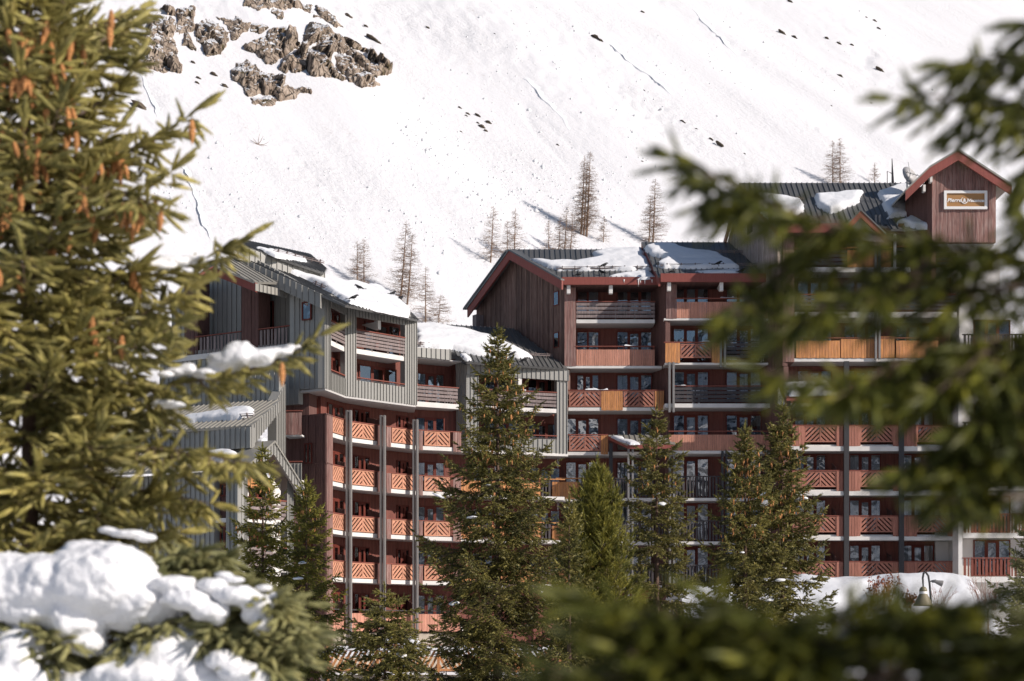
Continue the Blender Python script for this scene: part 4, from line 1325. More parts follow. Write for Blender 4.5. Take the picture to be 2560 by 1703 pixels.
def build_tower():
    th = thing('apartment_building', 'tall grey metal-clad block with snowy stepped roof, left of the larches', 'building', (-12, 96, -2.6))
    G = [plan(813, 93.2), plan(863, 96.2), plan(1040, 100.1)]
    Bk = [plan(806, 95.0), plan(856, 97.9), plan(1032, 101.9)]
    zb, ze = 13.87, 19.0
    fa = Fr.wall(*G[0], *G[1]); fb = Fr.wall(*G[1], *G[2])
    # soffit slab over the red wing
    pts = [G[0], G[1], G[2], (Bk[2][0], Bk[2][1]+1), (Bk[0][0]-.4, Bk[0][1]+2.2), plan(744, 95.6), plan(749, 94.2)]
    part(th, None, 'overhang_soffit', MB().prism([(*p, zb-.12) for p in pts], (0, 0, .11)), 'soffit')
    for i, f0 in ((0, fa), (1, fb)):
        fw = Fr.wall(*Bk[i], *Bk[i+1])
        wallbox(th, fw, 0, fw.len, 0, .3, zb, ze-.1, 'redwall')
        window(th, fw, fw.len*.22, fw.len*.75, 14.2, 16.1, 0, 3, 'mix'); window(th, fw, fw.len*.3, fw.len*.8, 16.9, 18.7, 0, 3, 'none')
    cols = [(fa, fa.u(812), fa.u(824)), (fb, fb.u(862), fb.u(889)), (fb, fb.u(1012), fb.u(1041))]
    for f, a, b in cols:
        clad_wall(th, f, [(a, zb), (b, zb), (b, ze-.05), (a, ze-.05)], 0, 'clad', .2, .4)
    op = [(fa, fa.u(824), fa.len-.02), (fb, fb.u(889), fb.u(1012))]
    for f, a, b in op:
        clad_wall(th, f, [(a, zb), (b, zb), (b, 14.85), (a, 14.85)], .02, 'clad', .24, .12)
        clad_wall(th, f, [(a, 18.5), (b, 18.5), (b, ze), (a, ze)], -.05, 'clad', .24, .12)
        p = slab(th, f, a, b, .05, 1.75, 16.4, 16.68)
        boards_h(p, a, b, 16.75, 17.72, .02, 'greyboard', 5); cap(p, a, b, 17.8, .02)
        q = slab(th, f, a, b, .15, 1.75, zb+.02, zb+.16)
        cap(q, a, b, 15.05, .05); piece(q, 'handrail', (a, b, .03, .07, 14.9, 14.94), 'darkboard')
        part(th, f, 'eave_trim', MB().box(a-.3, b+.3, -.2, -.06, ze, ze+.14), 'clad')
    bracket(th, fb, fb.u(948), 18.5, -.02)
    # left wall in shade with recessed loggia
    K = Vector((*G[0], 0)); dirv = Vector((-1, .6, 0)).normalized(); A = K + dirv*14
    g = Fr.wall(A.x, A.y, K.x, K.y)
    w1 = clad_wall(th, g, pxpoly(g, [(749, 974), (725, 974), (725, 712), (700, 690), (640, 660), (640, 648), (813, 741), (813, 971)]), 0, 'clad', .36, .3)
    lw = clad_wall(th, g, pxpoly(g, [(400, 884), (725, 858), (725, 974), (749, 974), (749, 1010), (400, 1040)]), 0, 'clad', .36, .3)
    bp = pxpoly(g, [(430, 900), (727, 870), (727, 690), (640, 650), (540, 650), (430, 740)], 1.6)
    clad_wall(th, g, bp, 1.6, 'clad', .36, .3)
    # balcony slab, rails, post
    s0, s1 = g.uz(440, 866), g.uz(724, 856)
    p = slab(th, g, g.u(430), g.u(724), -.15, 1.6, s1[1]-.42, s1[1]-.12)
    zt = s1[1]-.1
    balusters(p, g.u(500), g.u(604), zt, zt+.95, -.05, 'greyboard', .26); cap(p, g.u(490), g.u(604), zt+1.05, -.05, 'railcap', .05)
    balusters(p, g.u(650), g.u(722), zt, zt+.95, -.05, 'greyboard', .26); cap(p, g.u(648), g.u(724), zt+1.05, -.05, 'railcap', .05)
    for x0, x1 in ((605, 648), (462, 496)):
        c = part(th, g, 'loggia_pier', MB().box(g.u(x0)+.02, g.u(x1)-.02, -.02, 1.0, zt, g.z(705, x0)), 'maroon')
        clad(c, [(g.u(x0), zt), (g.u(x1), zt), (g.u(x1), g.z(712, x1)), (g.u(x0), g.z(700, x0))], -.02, .24, 'maroon', 'plank', 0.0)
    a, z1 = g.uz(656, 757, 1.6); b, z0 = g.uz(687, 850, 1.6)
    window(th, g, a, b, z0, z1, 1.52, 2, 'mix', False)
    a, z1 = g.uz(759, 757); b, z0 = g.uz(782, 800)
    window(th, g, a, b, z0, z1, -.09, 1, 'none', False)
    # small roof over the loggia
    sr = Fr.plane3(P(638, 705, 92.6), P(716, 707, 94.4), P(575, 640, 95.6))
    roof(th, sr, [(638, 705), (716, 707), (600, 648), (572, 640), (536, 664)], .36, 'roofing_pale')
    a, b = P(535, 667, 94.2), P(638, 707, 92.6)
    part(th, None, 'rake_board', MB().prism([a, b, b + Vector((0, 0, -.5)), a + Vector((0, 0, -.5))], (.1, .15, 0)), 'redpaint')
    a, b = P(638, 708, 92.6), P(716, 709, 94.4)
    f = Fr.wall(a.x, a.y, b.x, b.y)
    clad_wall(th, f, [(0, a.z-.42), (f.len, a.z-.42), (f.len, a.z-.02), (0, a.z-.02)], 0, 'roofing_pale', .3, .1)
    a2, b2 = P(536, 664, 94.2), P(470, 700, 93.6)
    part(th, None, 'rake_board', MB().prism([a2, b2, b2 + Vector((0, 0, -.5)), a2 + Vector((0, 0, -.5))], (0, .15, 0)), 'redpaint')
    # main roof
    rf = Fr.plane3(P(810, 737, 93.1), P(1043, 798.5, 100.0), P(603, 641, 96.3))
    r = roof(th, rf, [(806, 738), (864, 763), (1046, 800), (1000, 756), (942, 717), (847, 706), (603, 640), (598, 643)], .36)
    snow_guard(r, rf.us(780, 713), rf.us(838, 738), k=4); snow_guard(r, rf.us(985, 780), rf.us(1015, 780), k=2)
    # gable flashing down the left edge
    a, b = rf.M @ Vector((*rf.us(598, 643), 0)), rf.M @ Vector((*rf.us(808, 738), 0))
    ff = Fr.wall(a.x-.1, a.y-.1, b.x-.1, b.y-.12)
    ln = ff.len
    clad_wall(th, ff, [(0, a.z-.75), (ln, b.z-.75), (ln, b.z+.05), (0, a.z+.05)], 0, 'clad', .4, .1)
    # rear, higher roof
    up = Matrix.Translation((0, 0, .75)) @ rf.M
    ru_ = Fr(up)
    r2 = roof(th, ru_, [(597, 611), (700, 646), (810, 682), (816, 672), (775, 636), (606, 600)], .36)
    snow_guard(r2, ru_.us(682, 634), ru_.us(808, 664), k=6)
    a, b = up @ Vector((*ru_.us(597, 612), -.02)), up @ Vector((*ru_.us(812, 681), -.02))
    ff = Fr.wall(a.x, a.y, b.x, b.y)
    clad_wall(th, ff, [(0, a.z-.8), (ff.len, b.z-.8), (ff.len, b.z), (0, a.z)], .02, 'clad', .36, .2)
    # rear mass
    part(th, None, 'rear_wall', MB().prism([(*plan(760, 97.5), zb), (*plan(1035, 103), zb), (*plan(1000, 106), zb), (*plan(700, 103), zb)], (0, 0, 5)), 'clad')
    return rf, ru_

def build_lower_left():
    th = thing('apartment_building', 'low grey metal-clad wing with two pale ribbed roofs and an orange gable', 'building', (-17, 90, -2.6))
    # upper pent roof
    f1 = Fr.plane3(P(451, 1078, 90.0), P(628, 1065, 87.8), P(697, 1001, 91.5))
    r1 = roof(th, f1, [(150, 1094), (628, 1065), (699, 1000), (566, 1008), (150, 1050)], .34, 'roofing_pale')
    snow_guard(r1, f1.us(480, 1052), f1.us(636, 1046), k=5)
    a, b = P(150, 1096, 95.5), P(628, 1067, 87.8)
    w = Fr.wall(a.x, a.y, b.x, b.y)
    clad_wall(th, w, pxpoly(w, [(150, 1150), (150, 1098), (628, 1068), (628, 1120)]), 0, 'clad', .36, .3)
    # verge fascia (lit face to the right)
    a, b = P(628, 1066, 87.8), P(698, 1001, 91.4)
    v = Fr.wall(a.x, a.y, b.x, b.y)
    clad_wall(th, v, [(0, a.z-1.1), (v.len, b.z-.6), (v.len, b.z), (0, a.z)], 0, 'clad', .3, .1)
    # tall pillar right of the pent roof
    pl = Fr.wpx(690, 91.6, 711, 92.6)
    clad_wall(th, pl, pxpoly(pl, [(690, 1000), (711, 960), (711, 1150), (690, 1130)]), 0, 'clad', .2, .5)
    clad_wall(th, pl, [(pl.len-.25, -2.6), (pl.len, -2.6), (pl.len, 10.2), (pl.len-.25, 10.2)], 0, 'clad', .25, .5)
    wl = Fr.wpx(560, 94.5, 700, 92.2)
    clad_wall(th, wl, pxpoly(wl, [(560, 1030), (700, 1005), (700, 930), (560, 950)]), 0, 'clad', .36, .3)
    # second roof and its gable
    f2 = Fr.plane3(P(440, 1172, 88.0), P(593, 1169, 86.2), P(664, 1105, 88.9))
    r2 = roof(th, f2, [(150, 1190), (593, 1169), (665, 1104), (634, 1111), (440, 1121), (150, 1140)], .34, 'roofing_pale')
    snow_guard(r2, f2.us(430, 1156), f2.us(600, 1153), k=5)
    # gable front
    A, B = plan(595, 86.2), plan(737, 90.6)
    g = Fr.wall(*A, *B)
    ap = g.uz(664, 1105); le = g.uz(591, 1170); ri = g.uz(738, 1222)
    for a, b in ((le, ap), (ap, ri)):
        clad_wall(th, g, [(a[0], a[1]-.65), (b[0], b[1]-.65), b, a], -.5, 'clad', .26, .12)
        part(th, g, 'verge_flashing', MB().prism([(a[0], -.62, a[1]+.05), (b[0], -.62, b[1]+.05), (b[0], -.62, b[1]-.06), (a[0], -.62, a[1]-.06)], (0, 1.6, 0)), 'roofing_pale')
    # orange boarded tympanum and soffits
    tp = [(le[0]+.5, le[1]-.9), (ri[0]-.5, ri[1]-.0), (ap[0], ap[1]-.4)]
    clad_wall(th, g, tp, 1.0, 'orange', .2, .2, None, 0.0)
    # columns
    for x0, x1, yt in ((597, 616, 1185), (717, 731, 1190)):
        clad_wall(th, g, [(g.u(x0), -2.6), (g.u(x1), -2.6), (g.u(x1), g.z(yt, x1)), (g.u(x0), g.z(yt, x0))], 0, 'clad', .18, .4)
    wallbox(th, g, g.u(618, 1.4), g.u(728, 1.4), 1.4, 1.7, -2.6, ap[1]-1.6, 'whitewall')
    for yt, yr in ((1300, 1245), (1420, 1365), (1530, 1480)):
        p = slab(th, g, g.u(616), g.u(718), .05, 1.4, g.z(yt+8, 660), g.z(yt, 660))
        boards_h(p, g.u(616), g.u(718), g.z(yt, 660)+.03, g.z(yr+4, 660), .08, 'greyboard', 5); cap(p, g.u(616), g.u(718), g.z(yr, 660), .08)
        window(th, g, g.u(622, 1.4), g.u(660, 1.4), g.z(yt-2, 660), g.z(yt-2, 660)+1.9, 1.4, 2, 'mix')
    # long dark wall to the left
    a, b = plan(250, 92.5), plan(597, 86.2)
    w = Fr.wall(*a, *b)
    clad_wall(th, w, pxpoly(w, [(250, 1200), (538, 1178), (538, 1640), (250, 1640)]), 0, 'clad', .36, .4)
    clad_wall(th, w, pxpoly(w, [(566, 1176), (597, 1172), (597, 1640), (566, 1640)]), 0, 'clad', .3, .4)
    wallbox(th, w, w.u(538), w.u(566), .35, .8, -2.6, w.z(1176, 550), 'maroon')
    for y0, y1 in ((1240, 1208), (1366, 1315), (1480, 1430)):
        window(th, w, w.u(541), w.u(563), w.z(y0, 550), w.z(y1, 550), .33, 2, 'mix', False)
    for y in (1300, 1420): piece(th, 'ledge', (w.u(538), w.u(566), .0, .36, w.z(y+6, 550), w.z(y-4, 550)), 'white', w)
    return f1, f2

build_curved()
BAYF = build_bay()
TWF, TWF2 = build_tower()
LLF1, LLF2 = build_lower_left()
roof_snow(TWF, [(603, 638), (690, 655), (780, 690), (847, 705), (942, 718), (985, 745), (1022, 778), (1020, 792), (940, 776), (870, 757), (820, 728), (770, 700), (690, 668), (606, 643)], 'long snow slab sliding down the grey block roof', .42, seed=21)
roof_snow(TWF2, [(640, 618), (700, 628), (760, 645), (768, 655), (730, 650), (690, 642)], 'small snow streak on the rear ridge of the grey block', .16, .06, seed=22)
roof_snow(BAYF, [(1036, 812), (1080, 811), (1150, 825), (1240, 850), (1330, 893), (1240, 893), (1180, 884), (1130, 872), (1080, 868), (1040, 862)], 'wide drifted snow field on the bay roof', .38, seed=23)
roof_snow(BAYF, [(1040, 868), (1100, 872), (1118, 877), (1090, 879), (1040, 874)], 'narrow melting snow fringe at the set-back eave', .14, .06, seed=24)
roof_snow(BAYF, [(1150, 884), (1165, 884), (1180, 899), (1168, 901)], 'small snow clod at the corner of the bay roof', .14, .06, seed=25)
roof_snow(LLF1, [(440, 1045), (540, 1034), (600, 1022), (632, 1022), (634, 1036), (600, 1046), (520, 1052), (440, 1056)], 'snow bank on the upper pale ribbed roof', .3, seed=26)
roof_snow(LLF2, [(400, 1140), (500, 1132), (580, 1130), (594, 1136), (592, 1152), (500, 1156), (400, 1162)], 'thick snow bank on the lower pale ribbed roof', .45, seed=27)
roof_snow(LLF2, [(634, 1103), (650, 1096), (668, 1102), (660, 1112), (636, 1112)], 'snow cap sitting on the tip of the orange gable', .3, .05, seed=28, edge=.2)

# ------------------------------------------------------------------ right block with the sign tower, and the white block
def build_right():
    Yf = 101.0
    th = thing('apartment_building', 'rust-red timber block with sign tower behind the blurred boughs', 'building', (20, 104, -2.6))
    f = Fr.wpx(1900, Yf, 2400, Yf)
    u = lambda px, d=0: f.u(px, d); z = lambda py, d=0: f.z(py, 2100, d)
    D = 1.7
    wallbox(th, f, u(1950), u(2396), D, D+7, -2.6, z(585), 'redwall')
    # left cheek (dark) and lit corner column
    ck = Fr.wall(f.M.translation.x + u(1926), Yf+4.2, f.M.translation.x + u(1957), Yf)
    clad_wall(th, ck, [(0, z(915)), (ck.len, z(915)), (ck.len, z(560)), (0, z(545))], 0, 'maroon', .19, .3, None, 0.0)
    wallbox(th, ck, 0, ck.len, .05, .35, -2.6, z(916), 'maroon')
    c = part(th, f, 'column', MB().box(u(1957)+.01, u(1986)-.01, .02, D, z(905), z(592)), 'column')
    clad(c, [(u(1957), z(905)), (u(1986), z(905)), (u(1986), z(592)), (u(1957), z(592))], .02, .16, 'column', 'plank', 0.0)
    # main roof
    fr = Fr.plane3(P(1942, 566, 100.3), P(2260, 566, 100.3), P(1850, 458, 105.4))
    r = roof(th, fr, [(1940, 566), (2330, 566), (2290, 458), (1848, 458)], .33)
    snow_guard(r, fr.us(1905, 505), fr.us(2010, 504), k=4); snow_guard(r, fr.us(1935, 552), fr.us(2060, 552), k=5)
    A, B = P(1848, 458, 105.4), P(2290, 458, 105.4)
    part(th, None, 'rear_roof', MB().prism([A + Vector((0, 0, -.03)), B + Vector((0, 0, -.03)), B + Vector((0, 5, -3.4)), A + Vector((0, 5, -3.4))], (0, 0, -.12)), 'roofing')
    part(th, f, 'fascia', MB().box(u(1944), u(2125), -.75, -.62, z(589), z(566)), 'redpaint')
    part(th, f, 'fascia', MB().box(u(2236), u(2345), -1.1, -.97, z(588), z(570)), 'redpaint')
    part(th, f, 'eave_soffit', MB().box(u(1944), u(2396), -.61, D, z(588), z(585)), 'maroon')
    # pale weathered gable end
    g = Fr.wall(13.75, 110.4, 15.95, 101.1)
    gp = pxpoly(g, [(1822, 720), (1818, 606), (1856, 478), (1944, 570), (1944, 720)])
    gw = part(th, g, 'gable_wall', MB().prism([(a, .03, b) for a, b in gp], (0, .35, 0)), 'pale_wood')
    clad(gw, gp, .03, .3, 'pale_wood', 'plank', 0.0, .03)
    for (pa, pb) in (((1806, 612), (1848, 459)), ((1848, 459), (1942, 566))):
        a = g.uz(*pa, -.3); b = g.uz(*pb, -.3)
        part(th, g, 'rake_board', MB().prism([(a[0], -.3, a[1]), (b[0], -.3, b[1]), (b[0], -.3, b[1]-.55), (a[0], -.3, a[1]-.55)], (0, .1, 0)), 'redpaint')
    a, zt = g.uz(1874, 552); b, zb = g.uz(1878, 582)
    q = part(th, g, 'vent', MB().box(a-.3, b+.3, -.06, .01, zb, zt), 'dark')
    # dormer gable over the entrance axis
    dm = Fr.wpx(2050, 99.4, 2300, 99.4)
    ap = dm.uz(2149, 531); lf = dm.uz(2100, 582); rt = dm.uz(2212, 592)
    part(th, dm, 'dormer_gable', MB().prism([(lf[0], .1, lf[1]-.25), (rt[0], .1, rt[1]-.25), (ap[0], .1, ap[1]-.1)], (0, .3, 0)), 'soffit')
    for a, b in ((lf, ap), (ap, rt)):
        part(th, dm, 'rake_board', MB().prism([(a[0], -.35, a[1]), (b[0], -.35, b[1]), (b[0], -.35, b[1]-.4), (a[0], -.35, a[1]-.4)], (0, .12, 0)), 'redpaint')
        part(th, dm, 'dormer_roof', MB().prism([(a[0], -.4, a[1]+.12), (b[0], -.4, b[1]+.12), (b[0], -.4, b[1]+.01), (a[0], -.4, a[1]+.01)], (0, 4, 0)), 'roofing')
    # pent roof at the right of the dormer
    pf = Fr.plane3(P(2232, 572, 99.6), P(2350, 572, 99.6), P(2232, 530, 102.5))
    roof(th, pf, [(2228, 573), (2476, 573), (2450, 528), (2190, 528)], .33)
    # sign tower
    t = Fr.wpx(2330, 99.0, 2560, 99.0)
    ap = t.uz(2397, 392); l0 = t.uz(2330, 440); r0 = t.uz(2500, 465)
    wp = [(t.u(2330), t.z(606, 2400)), (t.u(2490), t.z(606, 2400)), (t.u(2490), t.z(450, 2490)), (ap[0], ap[1]), (t.u(2330), t.z(436, 2330))]
    tw = part(th, t, 'tower_wall', MB().prism([(a, .03, b) for a, b in wp], (0, 5, 0)), 'column')
    clad(tw, wp, .03, .24, 'column', 'plank', 0.0, .035)
    wallbox(th, t, t.u(2398, 2.4), t.u(2500, 2.4), 2.4, 5, t.z(845, 2400), t.z(600, 2400), 'whitewall')
    wallbox(th, t, t.u(2335), t.u(2488), .3, 2.6, t.z(612, 2400), t.z(607, 2400), 'soffit', 'tower_soffit')
    cw = Fr.wall(t.M.translation.x + t.u(2288), 101.5, t.M.translation.x + t.u(2329), 99.05)
    wallbox(th, cw, 0, cw.len, 0, .3, 21, t.z(455, 2330), 'maroon')
    ov = -.7
    a0, a1, a2, a3 = t.uz(2264, 478, ov), t.uz(2324, 420, ov), t.uz(2396, 377, ov), t.uz(2530, 465, ov)
    for a, b, m in ((a0, a1, 'redpaint'), (a1, a2, 'redpaint'), (a2, a3, 'redpaint')):
        part(th, t, 'rake_board', MB().prism([(a[0], ov, a[1]), (b[0], ov, b[1]), (b[0], ov, b[1]-.55), (a[0], ov, a[1]-.55)], (0, .12, 0)), m)
        part(th, t, 'tower_roof', MB().prism([(a[0], ov-.05, a[1]+.12), (b[0], ov-.05, b[1]+.12), (b[0], ov-.05, b[1]+.004), (a[0], ov-.05, a[1]+.004)], (0, 5.5, 0)), 'roofing_pale')
    for x, y in ((2307, 470), (2324, 446)):
        a = t.uz(x, y); piece(th, 'bracket', (a[0]-.06, a[0]+.08, -.35, .0, a[1]-.3, a[1]+.1), 'bracket', t)
    # upper balconies
    def bal(x0, x1, yt, yb): return slab(th, f, u(x0), u(x1), 0, D, z(yb), z(yt))
    b = bal(1988, 2392, 668, 680)
    boards_h(b, u(1988), u(2118), z(666), z(625), .03, 'darkboard', 4); cap(b, u(1988), u(2118), z(620), .03)
    boards_v(b, u(2118), u(2228), z(668), z(626), -.02, 'orange', .18); cap(b, u(2118), u(2230), z(618), 0, 'orange')
    boards_h(b, u(2236), u(2392), z(666), z(620), .03, 'darkboard', 4); cap(b, u(2236), u(2392), z(615), .03)
    b = bal(1988, 2392, 780, 794)
    boards_h(b, u(1988), u(2392), z(778), z(740), .03, 'darkboard', 4); cap(b, u(1988), u(2392), z(735), .03)
    b = bal(1975, 2392, 896, 904)
    boards_v(b, u(1990), u(2100), z(895), z(852), -.02, 'orange', .18); boards_v(b, u(2102), u(2190), z(895), z(848), -.02, 'orange', .18)
    boards_v(b, u(2194), u(2236), z(895), z(842), -.02, 'orange', .18); boards_v(b, u(2240), u(2345), z(895), z(852), -.02, 'orange', .18); cap(b, u(1990), u(2345), z(844), 0)
    b = bal(1975, 2392, 1008, 1016)
    boards_v(b, u(1990), u(2392), z(1006), z(965), -.02, 'rlattice', .18); cap(b, u(1990), u(2392), z(958), 0)
    for yt, yb in ((604, 666), (700, 778), (812, 894), (926, 1006)):
        z0, z1 = f.z(yb, 2100, D), f.z(yt, 2100, D)
        for x in (1992, 2108, 2238): window(th, f, f.u(x, D), f.u(x+88, D), z0, z1, D, 3, 'mix')
    # lower lattice balconies, three bays
    for yt, yb, yr in ((1112, 1126, 1063), (1224, 1237, 1176), (1337, 1349, 1289), (1450, 1462, 1403)):
        b = bal(1975, 2394, yt, yb)
        for x0, xa, xb, x1 in ((1980, 2010, 2090, 2107), (2120, 2150, 2231, 2245), (2258, 2291, 2367, 2393)):
            boards_v(b, u(x0), u(xa), z(yt+4), z(yr+3), -.14, 'rlattice', .17); boards_v(b, u(xb), u(x1), z(yt+4), z(yr+3), -.14, 'rlattice', .17)
            lattice(b, u(xa), u(xb), z(yt-6), z(yr+3), -.1, 'rlattice')
            cap(b, u(x0), u(x1), z(yr), -.1)
            part(th, f, 'balcony_nosing', MB().box(u(x0)-.1, u(x1)+.05, -.2, -.003, z(yb)-.06, z(yt+5)), 'white')
        z0, z1 = f.z(yt-2, 2100, D), f.z(yt-88, 2100, D)
        for x, n in ((1985, 3), (2122, 3), (2254, 3)): window(th, f, f.u(x, D), f.u(x+80, D), z0, z1, D, n, 'mix')
        for x in (2092, 2232): divider(b, u(x), .2, 1.6, z(yt), z(yt)+1.8, 'maroon', x)
        if yt > 1300: wallbox(th, f, u(2354), u(2395), D-.25, D-.003, z(yt), z(yt)+2.4, 'whitewall')
    posts(th, f, u(2108), -.3, -2.6, z(905), 1, .3, 0, 'postdark', .2); posts(th, f, u(2245), -.3, -2.6, z(905), 1, .3, 0, 'postdark', .2)
    posts(th, f, u(2185), -.3, z(900), z(540), 2, .12, .1, 'post', .2); posts(th, f, u(2232), -.3, z(700), z(585), 1, .14, 0, 'bracket', .2)
    # little entrance roof low down
    e = Fr.plane3(P(1966, 990, 98.2), P(2092, 990, 98.2), P(1950, 955, 100.6))
    roof(th, e, [(1966, 990), (2098, 990), (2070, 953), (1944, 953)], .33)
    a, b_ = P(1966, 991, 98.2), P(2098, 991, 98.2)
    part(th, None, 'canopy_fascia', MB().prism([a, b_, b_ + Vector((0, 0, -.26)), a + Vector((0, 0, -.26))], (0, .1, 0)), 'redpaint')
    cb = Fr.wpx(1900, 98.6, 2100, 98.6)
    part(th, cb, 'canopy_strut', beam(beam(MB(), (cb.u(1970), 0, cb.z(1040, 1970)), (cb.u(1975), 0, cb.z(998, 1970)), .14, .14), (cb.u(1972), 0, cb.z(1025, 1970)), (cb.u(1992), 0, cb.z(998, 1970)), .12, .12), 'postdark')
    part(th, cb, 'canopy_end', MB().prism([(cb.u(1948), .2, cb.z(1018, 1948)), (cb.u(1964), .2, cb.z(1008, 1948)), (cb.u(1947), .2, cb.z(962, 1948))], (0, .3, 0)), 'white')
    roof_snow(fr, [(1872, 492), (1900, 488), (2000, 500), (2010, 520), (1990, 545), (1930, 553), (1905, 530)], 'rounded snow patch above the pale weathered gable', .35, seed=31)
    roof_snow(fr, [(2035, 492), (2110, 483), (2160, 481), (2140, 510), (2075, 533), (2045, 515)], 'snow patch in the middle of the right block roof', .4, seed=32)
    roof_snow(fr, [(2195, 480), (2260, 463), (2300, 480), (2320, 530), (2220, 545)], 'blue-shaded snow pocket beside the sign tower', .3, seed=33)
    roof_snow(pf, [(2240, 560), (2280, 538), (2345, 540), (2400, 546), (2455, 560), (2472, 572), (2400, 572), (2300, 571)], 'snow lying on the pent roof under the sign', .4, seed=34)
    roof_snow(e, [(1956, 960), (2065, 956), (2094, 986), (1972, 987)], 'snow blanket on the small porch roof of the right block', .3, seed=35)
    return t

TF = build_right()

def text_mesh(txt, size, shear, mat):
    cu = bpy.data.curves.new('lettering', 'FONT')
    cu.body = txt; cu.size = size; cu.shear = shear; cu.extrude = 0.012; cu.offset = 0.008
    cu.align_x = 'LEFT'; cu.resolution_u = 3
    ob = bpy.data.objects.new('lettering', cu); COL.objects.link(ob)
    dg = bpy.context.evaluated_depsgraph_get()
    me = bpy.data.meshes.new_from_object(ob.evaluated_get(dg))
    bpy.data.objects.remove(ob)
    me.materials.clear(); me.materials.append(M[mat])
    return me

def build_sign():
    t = TF
    a, zt = t.uz(2360, 477, -.12); b, zb = t.uz(2468, 523, -.12)
    W, H = b-a, zt-zb
    th = thing('sign_board', 'white-framed golden brown name board on the sign tower', 'sign', t.M @ Vector((a, -.1, zb)))
    bm = .15
    part(th, t, 'sign_face', MB().box(a+bm*.9, b-bm*.9, -.08, -.02, zb+bm*.9, zt-bm*.9), 'sign')
    fm = MB().box(a, b, -.16, -.02, zt-bm, zt).box(a, b, -.16, -.02, zb, zb+bm).box(a, a+bm, -.158, -.022, zb+bm, zt-bm).box(b-bm, b, -.158, -.022, zb+bm, zt-bm)
    part(th, t, 'sign_frame', fm, 'signwhite')
    rot = Matrix.Rotation(math.radians(90), 4, 'X')
    zc = zb + H*.40
    for txt, x0, wid, sz in (('Pierre', .075, .33, .30), ('Vacances', .545, .415, .25)):
        me = text_mesh(txt, sz*H/1.08, .25, 'signwhite')
        xs = [v.co.x for v in me.vertices]; k = wid*W/(max(xs)-min(xs))
        link('lettering', me, th, t.M @ Matrix.Translation((a + x0*W, -.095, zc)) @ rot @ Matrix.Diagonal((k, 1, 1, 1)))
    c = Vector((a + W*.475, -.095, zc+.1)); R_ = H*.17
    mb = MB()
    pts = [(c.x + R_*math.cos(g), c.y, c.z + R_*math.sin(g)) for g in np.linspace(math.radians(120), math.radians(395), 22)]
    mb.tube(pts, [.012 + .022*math.sin(math.pi*i/21) for i in range(22)], 6)
    part(th, t, 'emblem_ring', mb, 'signwhite')
    me = text_mesh('&', R_*1.5, .1, 'signwhite')
    link('lettering', me, th, t.M @ Matrix.Translation((c.x-R_*.5, -.095, c.z-R_*.52)) @ rot)
build_sign()

def build_white():
    th = thing('apartment_building', 'white rendered block with railed balconies at the right edge', 'building', (29, 101, -2.6))
    Y = 98.5
    f = Fr.wpx(2350, Y, 2650, Y); u = f.u; z = lambda py: f.z(py, 2450)
    wallbox(th, f, f.u(2400, 1.3), f.u(2720, 1.3), 1.3, 8, -2.6, z(835), 'whitewall')
    wallbox(th, f, u(2396), u(2406), .0, 1.29, -2.6, z(880), 'whitewall', 'fin_wall')
    for k, (yt, yb, yr, mt) in enumerate(((885, 897, 835, 'darkboard'), (1108, 1118, 1055, 'darkboard'), (1216, 1226, 1164, 'darkboard'), (1333, 1345, 1284, 'railcap'), (1442, 1456, 1394, 'railcap'))):
        p = slab(th, f, u(2407), u(2700), 0, 1.3, z(yb), z(yt))
        balusters(p, u(2408), u(2690), z(yt-1), z(yr+3), .04, mt, .21); cap(p, u(2407), u(2695), z(yr), .04, mt)
    for yt, yb in ((800, 880), (1012, 1106), (1118, 1214), (1240, 1331), (1350, 1440)):
        z0, z1 = f.z(yb, 2450, 1.3), f.z(yt, 2450, 1.3)
        window(th, f, f.u(2433, 1.3), f.u(2525, 1.3), z0, z1, 1.3, 3, 'mix'); window(th, f, f.u(2570, 1.3), f.u(2650, 1.3), z0, z1, 1.3, 3, 'mix')
build_white()

